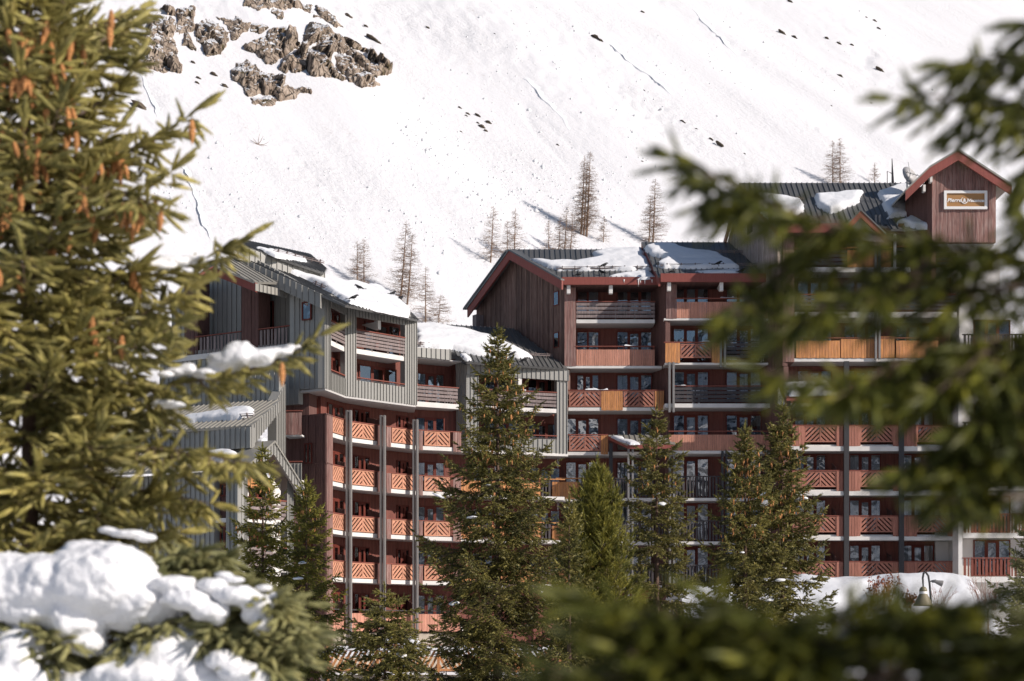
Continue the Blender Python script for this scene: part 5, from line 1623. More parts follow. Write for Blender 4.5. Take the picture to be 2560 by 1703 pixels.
# ------------------------------------------------------------------ roof-top and street furniture
def build_furniture():
    p = P(2268, 478, 103.2)
    th = thing('satellite_dish', 'grey satellite dish on the roof beside the sign tower', 'satellite dish', p)
    mb = MB(); n = 14
    prof = [(r, .35*r*r) for r in (0.02, .2, .36, .48, .56)]
    mb.lathe(prof + [(.64, .35*.66*.66+.02)] + [(r, .35*r*r+.03) for r in (.5, .3, .02)], n)
    m4 = Matrix.Translation(p + Vector((.05, 0, .85))) @ Matrix.Rotation(math.radians(35), 4, 'Z') @ Matrix.Rotation(math.radians(70), 4, 'X')
    link('reflector', mb.mesh('reflector', 'dish', True), th, m4)
    part(th, None, 'mast', MB().tube([p, p + Vector((0, .1, .8))], .05, 6), 'dish')
    part(th, None, 'feed_arm', MB().tube([p + Vector((0, -.1, .4)), p + Vector((.05, -.6, .9)), p + Vector((.0, -.3, 1.7))], .025, 5), 'dish')
    p = P(2232, 458, 106.0)
    th = thing('roof_antenna', 'dark pointed antenna with side arm on the right block ridge', 'antenna', p)
    part(th, None, 'mast', MB().tube([p, p + Vector((-.05, 0, 1.55))], [.09, .02], 6), 'postdark')
    part(th, None, 'side_arm', MB().tube([p + Vector((-.35, 0, 0)), p + Vector((-.35, 0, .75)), p + Vector((-.05, 0, .6))], .03, 5), 'postdark')
    p = P(2300, 440, 102.0)
    th = thing('roof_antenna', 'small yagi aerial behind the sign tower eave', 'antenna', p)
    mb = MB().tube([p + Vector((-.9, 0, .25)), p + Vector((.3, 0, -.1))], .02, 5)
    for i in range(6):
        q = p + Vector((-.8 + i*.2, 0, .22 - i*.06)); mb.tube([q + Vector((0, -.25, 0)), q + Vector((0, .25, 0))], .012, 4)
    part(th, None, 'boom', mb, 'post'); part(th, None, 'mast', MB().tube([p + Vector((.2, 0, -1.2)), p + Vector((.2, 0, .0))], .03, 5), 'post')
    # globe lamp hung from the paired posts
    p = P(2193, 728, 100.5)
    th = thing('globe_lamp', 'white globe lamp hanging below the paired posts of the right block', 'lamp', p + Vector((0, 0, -.25)))
    prof = [(.26*math.sin(a), -.26*math.cos(a)) for a in np.linspace(0.05, math.pi-.05, 10)]
    part(th, None, 'globe', MB().lathe(prof, 14, p), 'globe', True)
    part(th, None, 'stem', MB().tube([p + Vector((0, 0, .24)), p + Vector((0, 0, 1.4))], .045, 6), 'post')
    # street lamp with swan neck and a floodlight clamped on
    Yl = 47.0
    b = P(2341, 1500, Yl); g = -2.6
    th = thing('street_lamp', 'olive swan-neck street lamp with a floodlight in front of the snow bank', 'street lamp', (b.x, b.y, g))
    mb = MB().tube([(b.x, b.y, g), (b.x, b.y, g+1.2), P(2326, 1485, Yl), P(2324, 1460, Yl), P(2321, 1440, Yl), P(2315, 1431.5, Yl), P(2309, 1433, Yl), P(2307, 1445, Yl), P(2308, 1467, Yl)], [.06, .045, .032, .03, .03, .03, .03, .028, .02], 8)
    part(th, None, 'swan_neck_post', mb, 'postdark', True)
    k = Yl/F; c = P(2308, 1466, Yl)
    prof = [(.01, 0), (6*k, -2*k), (9.5*k, -7*k), (10*k, -12*k), (9*k, -13*k), (9.4*k, -19*k), (11*k, -21*k), (17*k, -32*k), (24*k, -46*k), (25*k, -49*k), (23*k, -48*k), (1*k, -40*k)]
    part(th, None, 'lamp_shade', MB().lathe(prof, 16, c), 'lampmetal', True)
    part(th, None, 'collar', MB().lathe([(9.7*k, -13*k), (9.9*k, -14*k), (9.9*k, -18*k), (9.7*k, -19*k)], 16, c), 'signwhite', True)
    a, e = P(2326, 1456, Yl), P(2352, 1457, Yl)
    m = MB().tube([P(2330, 1454, Yl), P(2338, 1453.5, Yl), P(2341, 1455, Yl), P(2355, 1459, Yl), P(2356, 1459.3, Yl)], [3*k, 4*k, 4.5*k, 8*k, 8*k], 12)
    part(th, None, 'floodlight', m, 'post', True)
    part(th, None, 'floodlight_arm', MB().tube([P(2322, 1456, Yl), P(2330, 1452, Yl), P(2340, 1450.5, Yl)], .02, 5), 'postdark')
build_furniture()

# black choughs on the roofs
def bird_mesh():
    mb = MB()
    mb.tube([(-.26, 0, .10), (-.16, 0, .13), (-.05, 0, .16), (.06, 0, .21), (.12, 0, .27), (.17, 0, .29), (.21, 0, .28), (.25, 0, .265)], [.012, .035, .075, .08, .05, .045, .025, .006], 7)
    mb.box(-.42, -.18, -.035, .035, .075, .095)
    mb.tube([(.02, .03, .14), (.03, .03, 0)], .009, 4).tube([(.02, -.03, .14), (.03, -.03, 0)], .009, 4)
    mb.prism([(.08, .06, .22), (-.05, .085, .16), (-.30, .03, .08), (-.10, .085, .22)], (0, .012, 0)); mb.prism([(.08, -.06, .22), (-.05, -.085, .16), (-.30, -.03, .08), (-.10, -.085, .22)], (0, -.012, 0))
    return mb.mesh('alpine_chough', 'bird', True)
BIRD = bird_mesh()
def bird(fr, px, py, n, rz, label, s=1.0):
    q = fr.us(px, py, n); p = fr.M @ Vector((*q, n))
    o = link('alpine_chough', BIRD, None, Matrix.Translation(p) @ Matrix.Rotation(rz, 4, 'Z') @ Matrix.Scale(s*1.1, 4))
    setp(o, label, 'bird', 'black birds perched on the roofs')
for args in [(SLF, 1511, 670, .34, .4, 'black bird on the snow of the left middle roof'), (SLF, 1448, 693, .06, .3, 'black bird low on the seamed sheets of the left middle roof'),
             (SLF, 1505, 688, .06, 2.6, 'black bird at the snow edge of the left middle roof'), (SRF, 1645, 668, .3, 1.3, 'black bird at the left end of the right middle roof'),
             (SRF, 1682, 686, .06, .4, 'black bird below the guard rail of the right middle roof'), (SRF, 1796, 666, .3, .3, 'black bird on the shaded snow of the right middle roof'),
             (SRF, 1855, 684, .06, .5, 'black bird at the shaded right eave of the middle block'), (TWF, 897, 726, .42, 3.2, 'black bird walking on the snow of the grey block'),
             (TWF, 885, 752, .3, .2, 'black bird at the lower snow edge of the grey block roof'), (TWF, 942, 768, .06, 1.4, 'black bird on the eave of the grey block'),
             (TWF, 983, 740, .3, .8, 'black bird on the right rim of the grey block snow'), (TWF, 1003, 752, .25, 1.2, 'rightmost black bird on the rim of the grey block snow'), (BAYF, 1281, 892, .1, .4, 'black bird beside the guard rail on the bay roof'),
             (BAYF, 1312, 907, .06, .3, 'black bird low on the seams of the bay roof')]:
    bird(*args)

# ------------------------------------------------------------------ conifers
def basis(d, rg):
    d = d / np.maximum(np.linalg.norm(d, axis=1, keepdims=True), 1e-9)
    r = rg.normal(size=d.shape)
    x = np.cross(d, r); x /= np.maximum(np.linalg.norm(x, axis=1, keepdims=True), 1e-9)
    return x, np.cross(d, x), d

def inst(pv, pt, pos, d, sxy, sz, rg):
    """many copies of a small prototype joined into one mesh"""
    n = len(pos)
    x, y, z = basis(d, rg)
    sxy = np.broadcast_to(sxy, (n,))[:, None, None]; sz = np.broadcast_to(sz, (n,))[:, None, None]
    V = pos[:, None, :] + sxy*(pv[None, :, 0:1]*x[:, None, :] + pv[None, :, 1:2]*y[:, None, :]) + sz*pv[None, :, 2:3]*z[:, None, :]
    T = pt[None] + (np.arange(n)*len(pv))[:, None, None]
    return V.reshape(-1, 3), T.reshape(-1, pt.shape[1])

def shoot_proto(n, nl, w, seed, fwd=0.7, core=.075, sides=5):
    """a twig of unit length clothed in needles (nl, w relative to its length): a dense core of short needles and loose ones around it"""
    rg = np.random.default_rng(seed)
    V, T = [], []
    def tri(a, b, c):
        k = len(V); V.extend([a, b, c]); T.append((k, k+1, k+2))
    rings = [(.02, -.02), (core, .22), (core*.95, .7), (.0, 1.04)] if sides > 3 else [(.02, -.02), (core, .4), (.0, 1.04)]
    k0 = len(V)
    R = [[np.array([r*math.cos(6.283*j/sides + i*.5)*rg.uniform(.8, 1.2), r*math.sin(6.283*j/sides + i*.5)*rg.uniform(.8, 1.2), z]) for j in range(sides)] for i, (r, z) in enumerate(rings)]
    for i in range(len(R)-1):
        for j in range(sides):
            q = (j+1) % sides
            if rings[i][0] > .03 or i == 0: tri(R[i][j], R[i][q], R[i+1][j])
            if i < len(R)-2: tri(R[i][q], R[i+1][q], R[i+1][j])
    for i in range(n):
        t = (i+.5)/n
        ph = i*2.39996 + rg.uniform(-.3, .3)
        r = np.array([math.cos(ph), math.sin(ph), 0])
        f = fwd*(1 + 1.2*max(0, t-.75)*4)
        d = r + np.array([0, 0, f]) + rg.normal(0, .12, 3); d /= np.linalg.norm(d)
        s = np.cross(d, [0.3, 0.2, 1.0]); s /= np.linalg.norm(s)
        L = nl*rg.uniform(.8, 1.15)
        p = np.array([0, 0, t*.97])
        tri(p - s*w*.5, p + s*w*.5, p + d*L)
    return np.array(V), np.array(T)

# prototypes: (needle count, needle length / shoot length, width)
PRO_MID = [shoot_proto(8, .25, .15, s, .8, .115, 3) for s in (1, 2)]
PRO_NEAR = [shoot_proto(40, .155, .03, s, .75, .065, 4) for s in (3, 4, 5)]
PRO_CLOSE = [shoot_proto(36, .17, .032, s, .7, .07, 4) for s in (6, 7)]
PRO_PINE = [shoot_proto(14, .42, .075, s, 1.5, .05, 3) for s in (8, 9)]
STICK = (np.array([[math.cos(a), math.sin(a), 0] for a in (0, 2.094, 4.189)] + [[.45*math.cos(a), .45*math.sin(a), 1] for a in (0, 2.094, 4.189)]),
         np.array([[0, 1, 4], [0, 4, 3], [1, 2, 5], [1, 5, 4], [2, 0, 3], [2, 3, 5]]))

class Crown:
    def __init__(s, seed): s.rg = np.random.default_rng(seed); s.p = []; s.d = []; s.l = []; s.sp = []; s.sd = []; s.sr = []; s.sl = []; s.ends = []
    def add(s, p, d, l): s.p.append(p); s.d.append(d); s.l.append(np.broadcast_to(l, (len(p),)))
    def stick(s, p, d, r, l): s.sp.append(p); s.sd.append(d); s.sr.append(np.broadcast_to(r, (len(p),))); s.sl.append(l)
    def grow(s, pts, r0, L2, step2, Ls, step, droop=.35, alpha=52, start=.12, sag=.6, lift=0.0, axis=1.0, tip=True):
        """clothe a branch given as a polyline"""
        rg = s.rg
        P_ = np.array(pts, float)
        seg = np.linalg.norm(np.diff(P_, axis=0), axis=1); cum = np.concatenate([[0], np.cumsum(seg)]); Lt = cum[-1]
        def at(t):
            x = np.clip(t, 0, 1)*Lt
            pos = np.stack([np.interp(x, cum, P_[:, k]) for k in range(3)], -1)
            e = .04*Lt
            q = np.stack([np.interp(np.clip(x+e, 0, Lt), cum, P_[:, k]) - np.interp(np.clip(x-e, 0, Lt), cum, P_[:, k]) for k in range(3)], -1)
            return pos, q/np.maximum(np.linalg.norm(q, axis=1, keepdims=True), 1e-9)
        # branch wood
        k = max(3, int(Lt/.25)); tt = np.linspace(0, 1, k+1); pp, _ = at(tt)
        dv = np.diff(pp, axis=0); ln = np.linalg.norm(dv, axis=1)
        s.stick(pp[:-1], dv, r0*(1-.85*tt[:-1]), ln*1.03)
        n2 = max(2, int(Lt*(1-start)/step2*2))
        t = np.sort(rg.uniform(start, .97, n2)); pos, tan = at(t)
        side = np.cross(tan, UP); side /= np.maximum(np.linalg.norm(side, axis=1, keepdims=True), 1e-9)
        sg = np.where(np.arange(n2) % 2 == 0, 1.0, -1.0)[:, None]
        al = np.radians(alpha + rg.normal(0, 8, n2))[:, None]
        d2 = tan*np.cos(al) + side*sg*np.sin(al) - UP*(droop*rg.uniform(.2, 1.4, n2))[:, None] + rg.normal(0, .1, (n2, 3))
        d2 /= np.linalg.norm(d2, axis=1, keepdims=True)
        l2 = L2*np.minimum(1, (1-t)*1.7+.15)*np.minimum(1, (t-start)*5+.35)*rg.uniform(.55, 1.15, n2)
        s.stick(pos, d2, np.full(n2, max(.0025, r0*.28)), l2)
        m = np.maximum(1, np.round(l2/step)).astype(int)
        idx = np.repeat(np.arange(n2), m)
        fr = (np.concatenate([np.arange(k) for k in m]) + rg.uniform(.1, .9, len(idx)))/m[idx]
        D2 = d2[idx]; x = (fr*l2[idx])[:, None]
        pos2 = pos[idx] + D2*x - UP*sag*x*x
        sd = np.cross(D2, UP); sd /= np.maximum(np.linalg.norm(sd, axis=1, keepdims=True), 1e-9)
        sgn = np.where(rg.random(len(idx)) < .5, 1.0, -1.0)[:, None]
        be = np.radians(rg.normal(42, 12, len(idx)))[:, None]
        ds = D2*np.cos(be) + sd*sgn*np.sin(be) + UP*(lift + rg.normal(-.12*droop*3, .25, len(idx)))[:, None]
        s.add(pos2, ds, Ls*rg.uniform(.65, 1.2, len(idx)))
        s.add(pos + d2*l2[:, None]*.92 - UP*sag*(l2**2)[:, None], d2 + UP*(lift*.6 - .1*droop), Ls*rg.uniform(.8, 1.25, n2))
        s.ends.append(np.concatenate([pos + d2*l2[:, None], pos2[::3]]))
        na = max(2, int(Lt*axis/step*1.3))
        t = rg.uniform(start*.6, 1, na); pos, tan = at(t)
        s.add(pos, tan*.7 + rg.normal(0, .5, (na, 3)) + UP*(.15+lift), Ls*rg.uniform(.6, 1.0, na))
        if tip:
            pe, te = at(np.array([1.0]*3)); s.add(pe, te + rg.normal(0, .12, (3, 3)), Ls*np.array([1.3, 1.0, .9]))
    def crown_mesh(s, protos, mat, name='crown', keep=None, thick=1.0):
        p = np.concatenate(s.p); d = np.concatenate(s.d); l = np.concatenate(s.l)
        if keep is not None:
            k = keep(p); p, d, l = p[k], d[k], l[k]
        which = s.rg.integers(0, len(protos), len(p))
        Vs, Ts, off = [], [], 0
        for i, (pv, pt) in enumerate(protos):
            k = which == i
            if not k.any(): continue
            V, T = inst(pv, pt, p[k], d[k], l[k]*thick, l[k], s.rg)
            Vs.append(V); Ts.append(T + off); off += len(V)
        return np.concatenate(Vs), np.concatenate(Ts), len(p)
    def wood_mesh(s, keep=None):
        p = np.concatenate(s.sp); d = np.concatenate(s.sd); r = np.concatenate(s.sr); l = np.concatenate(s.sl)
        if keep is not None:
            k = keep(p); p, d, r, l = p[k], d[k], r[k], l[k]
        return inst(STICK[0], STICK[1], p, d, r, l, s.rg)

def cone_mesh():
    mb = MB()
    prof = []
    k = 11
    for i in range(k):
        t = i/(k-1); r = .5*math.sin(math.pi*min(.98, t*.92+.06))**.6*(1 if t < .6 else 1-.5*(t-.6)/.4)
        prof.append((r*(1.0 if i % 2 else .84)*.30, -t))
    mb.lathe(prof, 9)
    return mb.mesh('cone', 'cone', False)
CONE = cone_mesh()

def finish_tree(th, cr, protos, mat, loc, keep=None, thick=1.0, barkmat='twig'):
    V, T, n = cr.crown_mesh(protos, mat, keep=keep, thick=thick)
    L_ = np.array(loc)
    o = link('crown', np_mesh('crown', V - L_, T, mat), None); o.parent = th; o['kind'] = 'stuff'
    V, T2 = cr.wood_mesh(keep)
    o = link('branches', np_mesh('branches', V - L_, T2, barkmat), None); o.parent = th; o['kind'] = 'stuff'
    return n, len(T)

def add_cones(th, cr, loc, n, zlo, zhi, size, rg, front=True, cx=None):
    E = np.concatenate(cr.ends)
    k = (E[:, 2] > zlo) & (E[:, 2] < zhi)
    if front: k &= E[:, 1] < loc[1] + .25
    E = E[k]
    if len(E) == 0: return
    w = np.ones(len(E))
    pick = rg.choice(len(E), min(n, len(E)), replace=False)
    for p in E[pick]:
        s = size*rg.uniform(.75, 1.15)
        m = Matrix.Translation(Vector(p) - Vector(loc) + Vector((0, 0, -.01))) @ Matrix.Rotation(rg.uniform(-.25, .25), 4, 'X') @ Matrix.Rotation(rg.uniform(-.25, .25), 4, 'Y') @ Matrix.Rotation(rg.uniform(0, 6), 4, 'Z') @ Matrix.Scale(s, 4)
        o = bpy.data.objects.new('cone', CONE); COL.objects.link(o); o.parent = th; o.matrix_local = m

STAT = []
def spruce(label, px, py, Y, rfun, seed, whorl=.42, nb=6, zmin=-1.35, Ls=.125, step=.062, step2=.075, L2k=.31, e_top=48, e_bot=-4, droop=.4, cones=(0, 0, 0), mat='needle_mid', protos=None, lean=0.0, snow=0, short='spruce', tipup=.22, name='spruce_tree', thick=1.0, lift=0.0, trunk_r=None, miss=.0, inner=4):
    ap = P(px, py, Y); g = -2.6
    loc = (ap.x - lean*(ap.z-g), ap.y, g)
    th = thing(name, label, 'tree', loc)
    cr = Crown(seed); rg = cr.rg
    H = ap.z - g
    def trunk_at(zz): return np.array([ap.x - lean*(ap.z-zz), ap.y, zz])
    tr = trunk_r or .012*H + .01
    mb = MB().tube([Vector(trunk_at(g + H*t)) - Vector(loc) for t in np.linspace(0, 1, 9)], [max(.008, tr*(1-t)) for t in np.linspace(0, 1, 9)], 8)
    o = bpy.data.objects.new('trunk', mb.mesh('trunk', 'bark', True)); COL.objects.link(o); o.parent = th
    # leader
    cr.add(np.array([trunk_at(ap.z - .02*i) for i in range(3)]), np.array([[0, 0, 1.0]]*3) + rg.normal(0, .06, (3, 3)), Ls*np.array([1.7, 1.3, 1.0]))
    zz = ap.z - .10
    az0 = rg.uniform(0, 6)
    while zz > zmin:
        dl = ap.z - zz
        R = rfun(dl)
        tt = min(1, dl/3.2)
        el = math.radians(e_top + (e_bot - e_top)*tt**.7)
        k = nb if dl > .5 else 4
        for j in range(k):
            if rg.random() < miss: continue
            az = az0 + 2*math.pi*j/k + rg.uniform(-.35, .35)
            L = R*rg.uniform(.72, 1.14)/max(.5, math.cos(el))
            out = np.array([math.cos(az), math.sin(az), 0])
            b = trunk_at(zz + rg.uniform(-.06, .06))
            ss = np.linspace(0, 1, 7)
            pts = [b + out*L*math.cos(el)*s_ + UP*L*(math.sin(el)*s_ - .28*tt*droop*2*s_*(1-s_) + tipup*tt*s_**3) for s_ in ss]
            cr.grow(pts, .004 + .008*L, max(.10, L2k*L), step2, Ls, step, droop*min(1, .4+tt), start=.06 if dl < 1 else .14, lift=lift)
        # short inner shoots that close the crown round the stem
        for j in range(inner):
            az = rg.uniform(0, 6.283); L = R*rg.uniform(.4, .68); out = np.array([math.cos(az), math.sin(az), 0])
            b = trunk_at(zz - whorl*rg.uniform(.2, .7))
            pts = [b + out*L*s_*math.cos(el) + UP*L*(math.sin(el)*s_ - .1*s_) for s_ in np.linspace(0, 1, 5)]
            cr.grow(pts, .006, max(.10, .34*L), step2*1.15, Ls, step*1.15, droop*min(1, .4+tt), start=.04, lift=lift)
        zz -= whorl*(.55 + .45*tt)*rg.uniform(.85, 1.15); az0 += 1.1
    n = finish_tree(th, cr, protos or PRO_MID, mat, loc, thick=thick*1.25)
    STAT.append((label[:30], n))
    if cones[0]: add_cones(th, cr, loc, cones[0], ap.z - cones[2], ap.z - cones[1], .125, rg)
    # snow clods caught on the boughs
    if snow:
        E = np.concatenate(cr.ends); k = (E[:, 1] < loc[1]) & (E[:, 2] < ap.z - 1.2) & (E[:, 2] > -2.2); E = E[k]
        pk = E[rg.choice(len(E), min(snow, len(E)), replace=False)]
        for p in pk: snow_clod(p + np.array([0, 0, .03]), rg.uniform(.045, .115), rg, short)
    return th, cr

CLODS = []
def clod_mesh(seed):
    rg = np.random.default_rng(seed)
    mb = MB().lathe([(.02, -.45), (.7, -.4), (1.0, -.1), (.9, .3), (.5, .55), (.05, .65)], 10)
    V = np.array(mb.v); V = V*(1 + .25*vnoise(V[:, 0]*1.7 + seed, V[:, 1]*1.7 + V[:, 2], seed)[:, None])
    mb.v = [tuple(v) for v in V]
    return mb.mesh('snow_clod', 'snow_near', True)
def snow_clod(p, r, rg, label):
    if not CLODS: CLODS.extend(clod_mesh(i) for i in range(4))
    o = link('snow_clod', CLODS[int(rg.integers(0, 4))], None, Matrix.Translation(Vector(p)) @ Matrix.Rotation(rg.uniform(0, 6), 4, 'Z') @ Matrix.Rotation(rg.uniform(-.4, .4), 4, 'Y') @ Matrix.Diagonal((r*rg.uniform(1, 2.2), r*1.1, r*.6, 1)))
    setp(o, 'small snow clod caught on the ' + label, 'snow', 'snow clods on the ' + label)

spruce('tallest spruce full of cones, in front of the grey bay', 1244, 828, 38, lambda d: 2.1*(1-math.exp(-(d/3.3)**1.2)), 41, cones=(120, .35, 3.0), snow=9, short='tallest spruce')
spruce('slender sparse spruce in front of the entrance canopy', 1642, 1030, 40, lambda d: 1.2*(1-math.exp(-(d/1.9)**1.15)), 42, nb=5, whorl=.40, cones=(36, .3, 2.2), snow=10, miss=.12, short='slender sparse spruce', inner=2)
spruce('left one of two dense cone-laden spruces standing together', 1863, 1072, 36, lambda d: 1.15*(1-math.exp(-(d/1.85)**1.3)), 43, cones=(150, .1, 2.4), snow=12, whorl=.36, short='left cone-laden spruce')
spruce('right one of two dense cone-laden spruces, with three candle tips', 1955, 1018, 37, lambda d: 1.28*(1-math.exp(-(d/2.1)**1.3)), 44, cones=(140, .2, 2.6), snow=12, whorl=.36, short='right cone-laden spruce')
spruce('yellow-green young spruce in front of the orange gable', 657, 1124, 42, lambda d: min(.33*d, 1.3), 45, cones=(60, .2, 2.2), mat='needle_pine', nb=6)
spruce('slim yellow-green spruce beside the maroon corner tower', 766, 1206, 41, lambda d: 1.1*(1-math.exp(-d/1.8)), 46, cones=(30, .2, 1.5), mat='needle_pine', nb=6, snow=5, short='slim yellow-green spruce')
spruce('thin ragged spruce with a snow cap, left of the tallest spruce', 962, 1478, 33, lambda d: 1.0*(1-math.exp(-d/.6)), 47, nb=5, whorl=.30, e_top=20, e_bot=-14, zmin=-2.3, miss=.2, L2k=.42, snow=12, short='thin ragged spruce')
spruce('bushy upright pine between the tallest and the sparse spruce', 1493, 1175, 34, lambda d: .95*(1-math.exp(-(d/1.9)**1.25)), 48, nb=6, whorl=.24, e_top=66, e_bot=38, droop=.05, mat='needle_pine', protos=PRO_PINE, tipup=.35, lift=.5, name='pine_tree', Ls=.17, step=.085, step2=.10, L2k=.25, inner=2)
spruce('spindly tip of a little spruce left of the pine', 1423, 1258, 33, lambda d: .75*(1-math.exp(-d/2.2)), 49, nb=4, whorl=.34, mat='needle_mid')
spruce('blue-green spruce at the right edge by the snow bank', 2600, 1290, 42, lambda d: 1.5*(1-math.exp(-d/1.6)), 50, mat='needle_low', snow=14, short='blue-green spruce')

# ------------------------------------------------------------------ bare larches on the slope
def larch(px, py, top, label, seed, wid=.24, lean=0.0, trunks=((0, 1.0),)):
    p = hit_terrain(px, py)
    k = p.y/F
    H = (py-top)*k
    loc = np.array(p) - np.array([0, 0, .4])
    th = thing('larch_tree', label, 'tree', loc, 'bare larches on the slope')
    rg = np.random.default_rng(seed)
    tp, td, tr, tl = [], [], [], []
    for dx, hs in trunks:
        h = H*hs; b0 = np.array([dx*k, 0, 0.0])
        ax = lambda t: b0 + np.array([lean*h*(t-.25*t*t), 0, h*t])
        pts = [Vector(ax(t)) for t in np.linspace(0, 1, 8)]
        mb = MB().tube(pts, [max(.02, .013*h*(1-t)+.02) for t in np.linspace(0, 1, 8)], 6)
        o = bpy.data.objects.new('trunk', mb.mesh('trunk', 'larchbark', True)); COL.objects.link(o); o.parent = th
        nb = int(h*14)
        for i in range(nb):
            t = rg.uniform(.10, .98)
            L = h*wid*1.25*(1-t)**.75*rg.uniform(.6, 1.1) + .15
            if t < .2: L *= .7
            az = rg.uniform(0, 6.283)
            d = np.array([math.cos(az), math.sin(az), rg.uniform(-.25, .15)])
            q = ax(t); mid = q + d*L*.6; d2 = d + np.array([0, 0, .35])
            tp += [q, mid]; td += [d, d2]; tr += [.022 + .006*L, .015]; tl += [L*.6, L*.45]
            for j in range(max(3, int(L*8))):
                s_ = rg.uniform(.2, 1); dd = d*.6 + rg.normal(0, .55, 3)
                tp.append(q + d*L*s_); td.append(dd); tr.append(.011); tl.append(rg.uniform(.2, .5))
    V, T = inst(STICK[0], STICK[1], np.array(tp), np.array(td), np.array(tr), np.array(tl), rg)
    o = bpy.data.objects.new('branches', np_mesh('branches', V, T, 'larchbark')); COL.objects.link(o); o.parent = th; o['kind'] = 'stuff'

for a in [(893, 712, 590, 'leftmost pair of thin bare larches above the grey block', 1, .26, 0, ((0, .95), (17, 1.0))),
          (1000, 755, 545, 'leaning bare larch with a second stem behind the grey block ridge', 2, .24, .10, ((0, 1.0), (18, .85))),
          (1064, 812, 660, 'bare larch rising behind the right end of the grey block', 3, .26, 0, ((0, 1.0),)),
          (1095, 815, 730, 'low spreading bare larch sapling over the bay roof ridge', 4, .5, .1, ((0, 1.0),)),
          (1226, 656, 508, 'leaning bare larch casting the lowest shadow over the snow', 5, .25, .07, ((0, 1.0),)),
          (1268, 645, 545, 'slender bare larch between two taller ones above the gable', 6, .2, 0, ((0, 1.0),)),
          (1286, 650, 515, 'bare larch just above the brown gable ridge', 7, .28, .02, ((0, 1.0),)),
          (1372, 640, 545, 'small bare larch left of the clump behind the ridge', 8, .22, 0, ((0, 1.0),)),
          (1405, 640, 510, 'clump of bare larch stems behind the ridge of the middle block', 9, .22, .08, ((-10, .8), (5, 1.0), (20, .85))),
          (1462, 590, 372, 'tallest bare larch with three straight stems', 10, .20, .06, ((-10, .95), (-3, .85), (4, 1.0))),
          (1508, 606, 535, 'little bare larch right of the tallest one', 11, .3, .05, ((0, 1.0),)),
          (1630, 612, 440, 'double-stemmed bare larch behind the right middle roof', 12, .26, .05, ((-8, .75), (2, 1.0))),
          (2082, 466, 340, 'pair of bare larches above the right block ridge', 13, .28, 0, ((0, .95), (18, 1.0))),
          (2186, 460, 402, 'small bare larch by the roof antennas', 14, .35, 0, ((0, 1.0),))]:
    larch(*a)

def fallen():
    p = hit_terrain(645, 362)
    th = thing('fallen_branch', 'dry broken branch lying alone on the open snow', 'branch', p)
    rg = np.random.default_rng(3); k = p.y/F
    mb = MB()
    for tx, ty in ((650, 332), (658, 340), (625, 350), (612, 362), (672, 355), (668, 365), (632, 345), (600, 358)):
        e = Vector(P(tx, ty, p.y)) - p
        mb.tube([(0, 0, 0), e*.5 + Vector((0, rg.uniform(-.6, .6), rg.uniform(-.2, .2))), e], [.07, .045, .02], 4)
    o = bpy.data.objects.new('dry_branch', mb.mesh('dry_branch', 'larchbark')); COL.objects.link(o); o.parent = th
fallen()

# ------------------------------------------------------------------ near spruce on the left, about nine metres away
def lump(name, balls, label, voxel, mat='snow_near', disp=.02, cat='snow', nscale=.12):
    """snow mass: overlapping ellipsoids fused by a voxel remesh and slightly roughened"""
    mb = MB()
    c = sum((Vector(b[0]) for b in balls), Vector())/len(balls)
    rg = random.Random(len(balls)*7 + int(balls[0][0].x*1000))
    more = []
    for p, (rx, ry, rz) in balls:      # crumbly satellites round each heap
        for _ in range(7):
            a = rg.uniform(0, 6.283); e = rg.uniform(-.5, .9); k = rg.uniform(.22, .42)
            more.append((Vector(p) + Vector((rx*math.cos(a)*math.cos(e)*.82, ry*math.sin(a)*math.cos(e)*.82, rz*math.sin(e)*.82)), (rx*k, ry*k, rz*k*1.1)))
    for p, (rx, ry, rz) in list(balls) + more:
        q = Vector(p) - c; k = len(mb.v)
        sub = MB().lathe([(math.sin(a), -math.cos(a)) for a in np.linspace(.05, math.pi-.05, 11)], 16)
        mb.v += [(q.x + v[0]*rx, q.y + v[1]*ry, q.z + v[2]*rz) for v in sub.v]
        mb.f += [tuple(i+k for i in f) for f in sub.f]
    o = link(name, mb.mesh(name, mat, True), None, Matrix.Translation(c))
    m = o.modifiers.new('fuse', 'REMESH'); m.mode = 'VOXEL'; m.voxel_size = voxel; m.use_smooth_shade = True
    s = o.modifiers.new('soften', 'SMOOTH'); s.factor = .5; s.iterations = 3
    tx = bpy.data.textures.new(name, 'CLOUDS'); tx.noise_scale = nscale; tx.noise_depth = 5
    d = o.modifiers.new('rough', 'DISPLACE'); d.texture = tx; d.strength = disp; d.mid_level = .5; d.texture_coords = 'LOCAL'
    t2 = bpy.data.textures.new(name + '_fine', 'CLOUDS'); t2.noise_scale = nscale*.22; t2.noise_depth = 4
    d2 = o.modifiers.new('crumbs', 'DISPLACE'); d2.texture = t2; d2.strength = disp*.5; d2.mid_level = .5; d2.texture_coords = 'LOCAL'
    setp(o, label, cat)
    return o

def pxball(px, py, Y, rx, rz, ry=None):
    k = Y/F
    return (P(px, py, Y), (rx*k, (ry if ry else (rx+rz)/2*1.1)*k, rz*k))

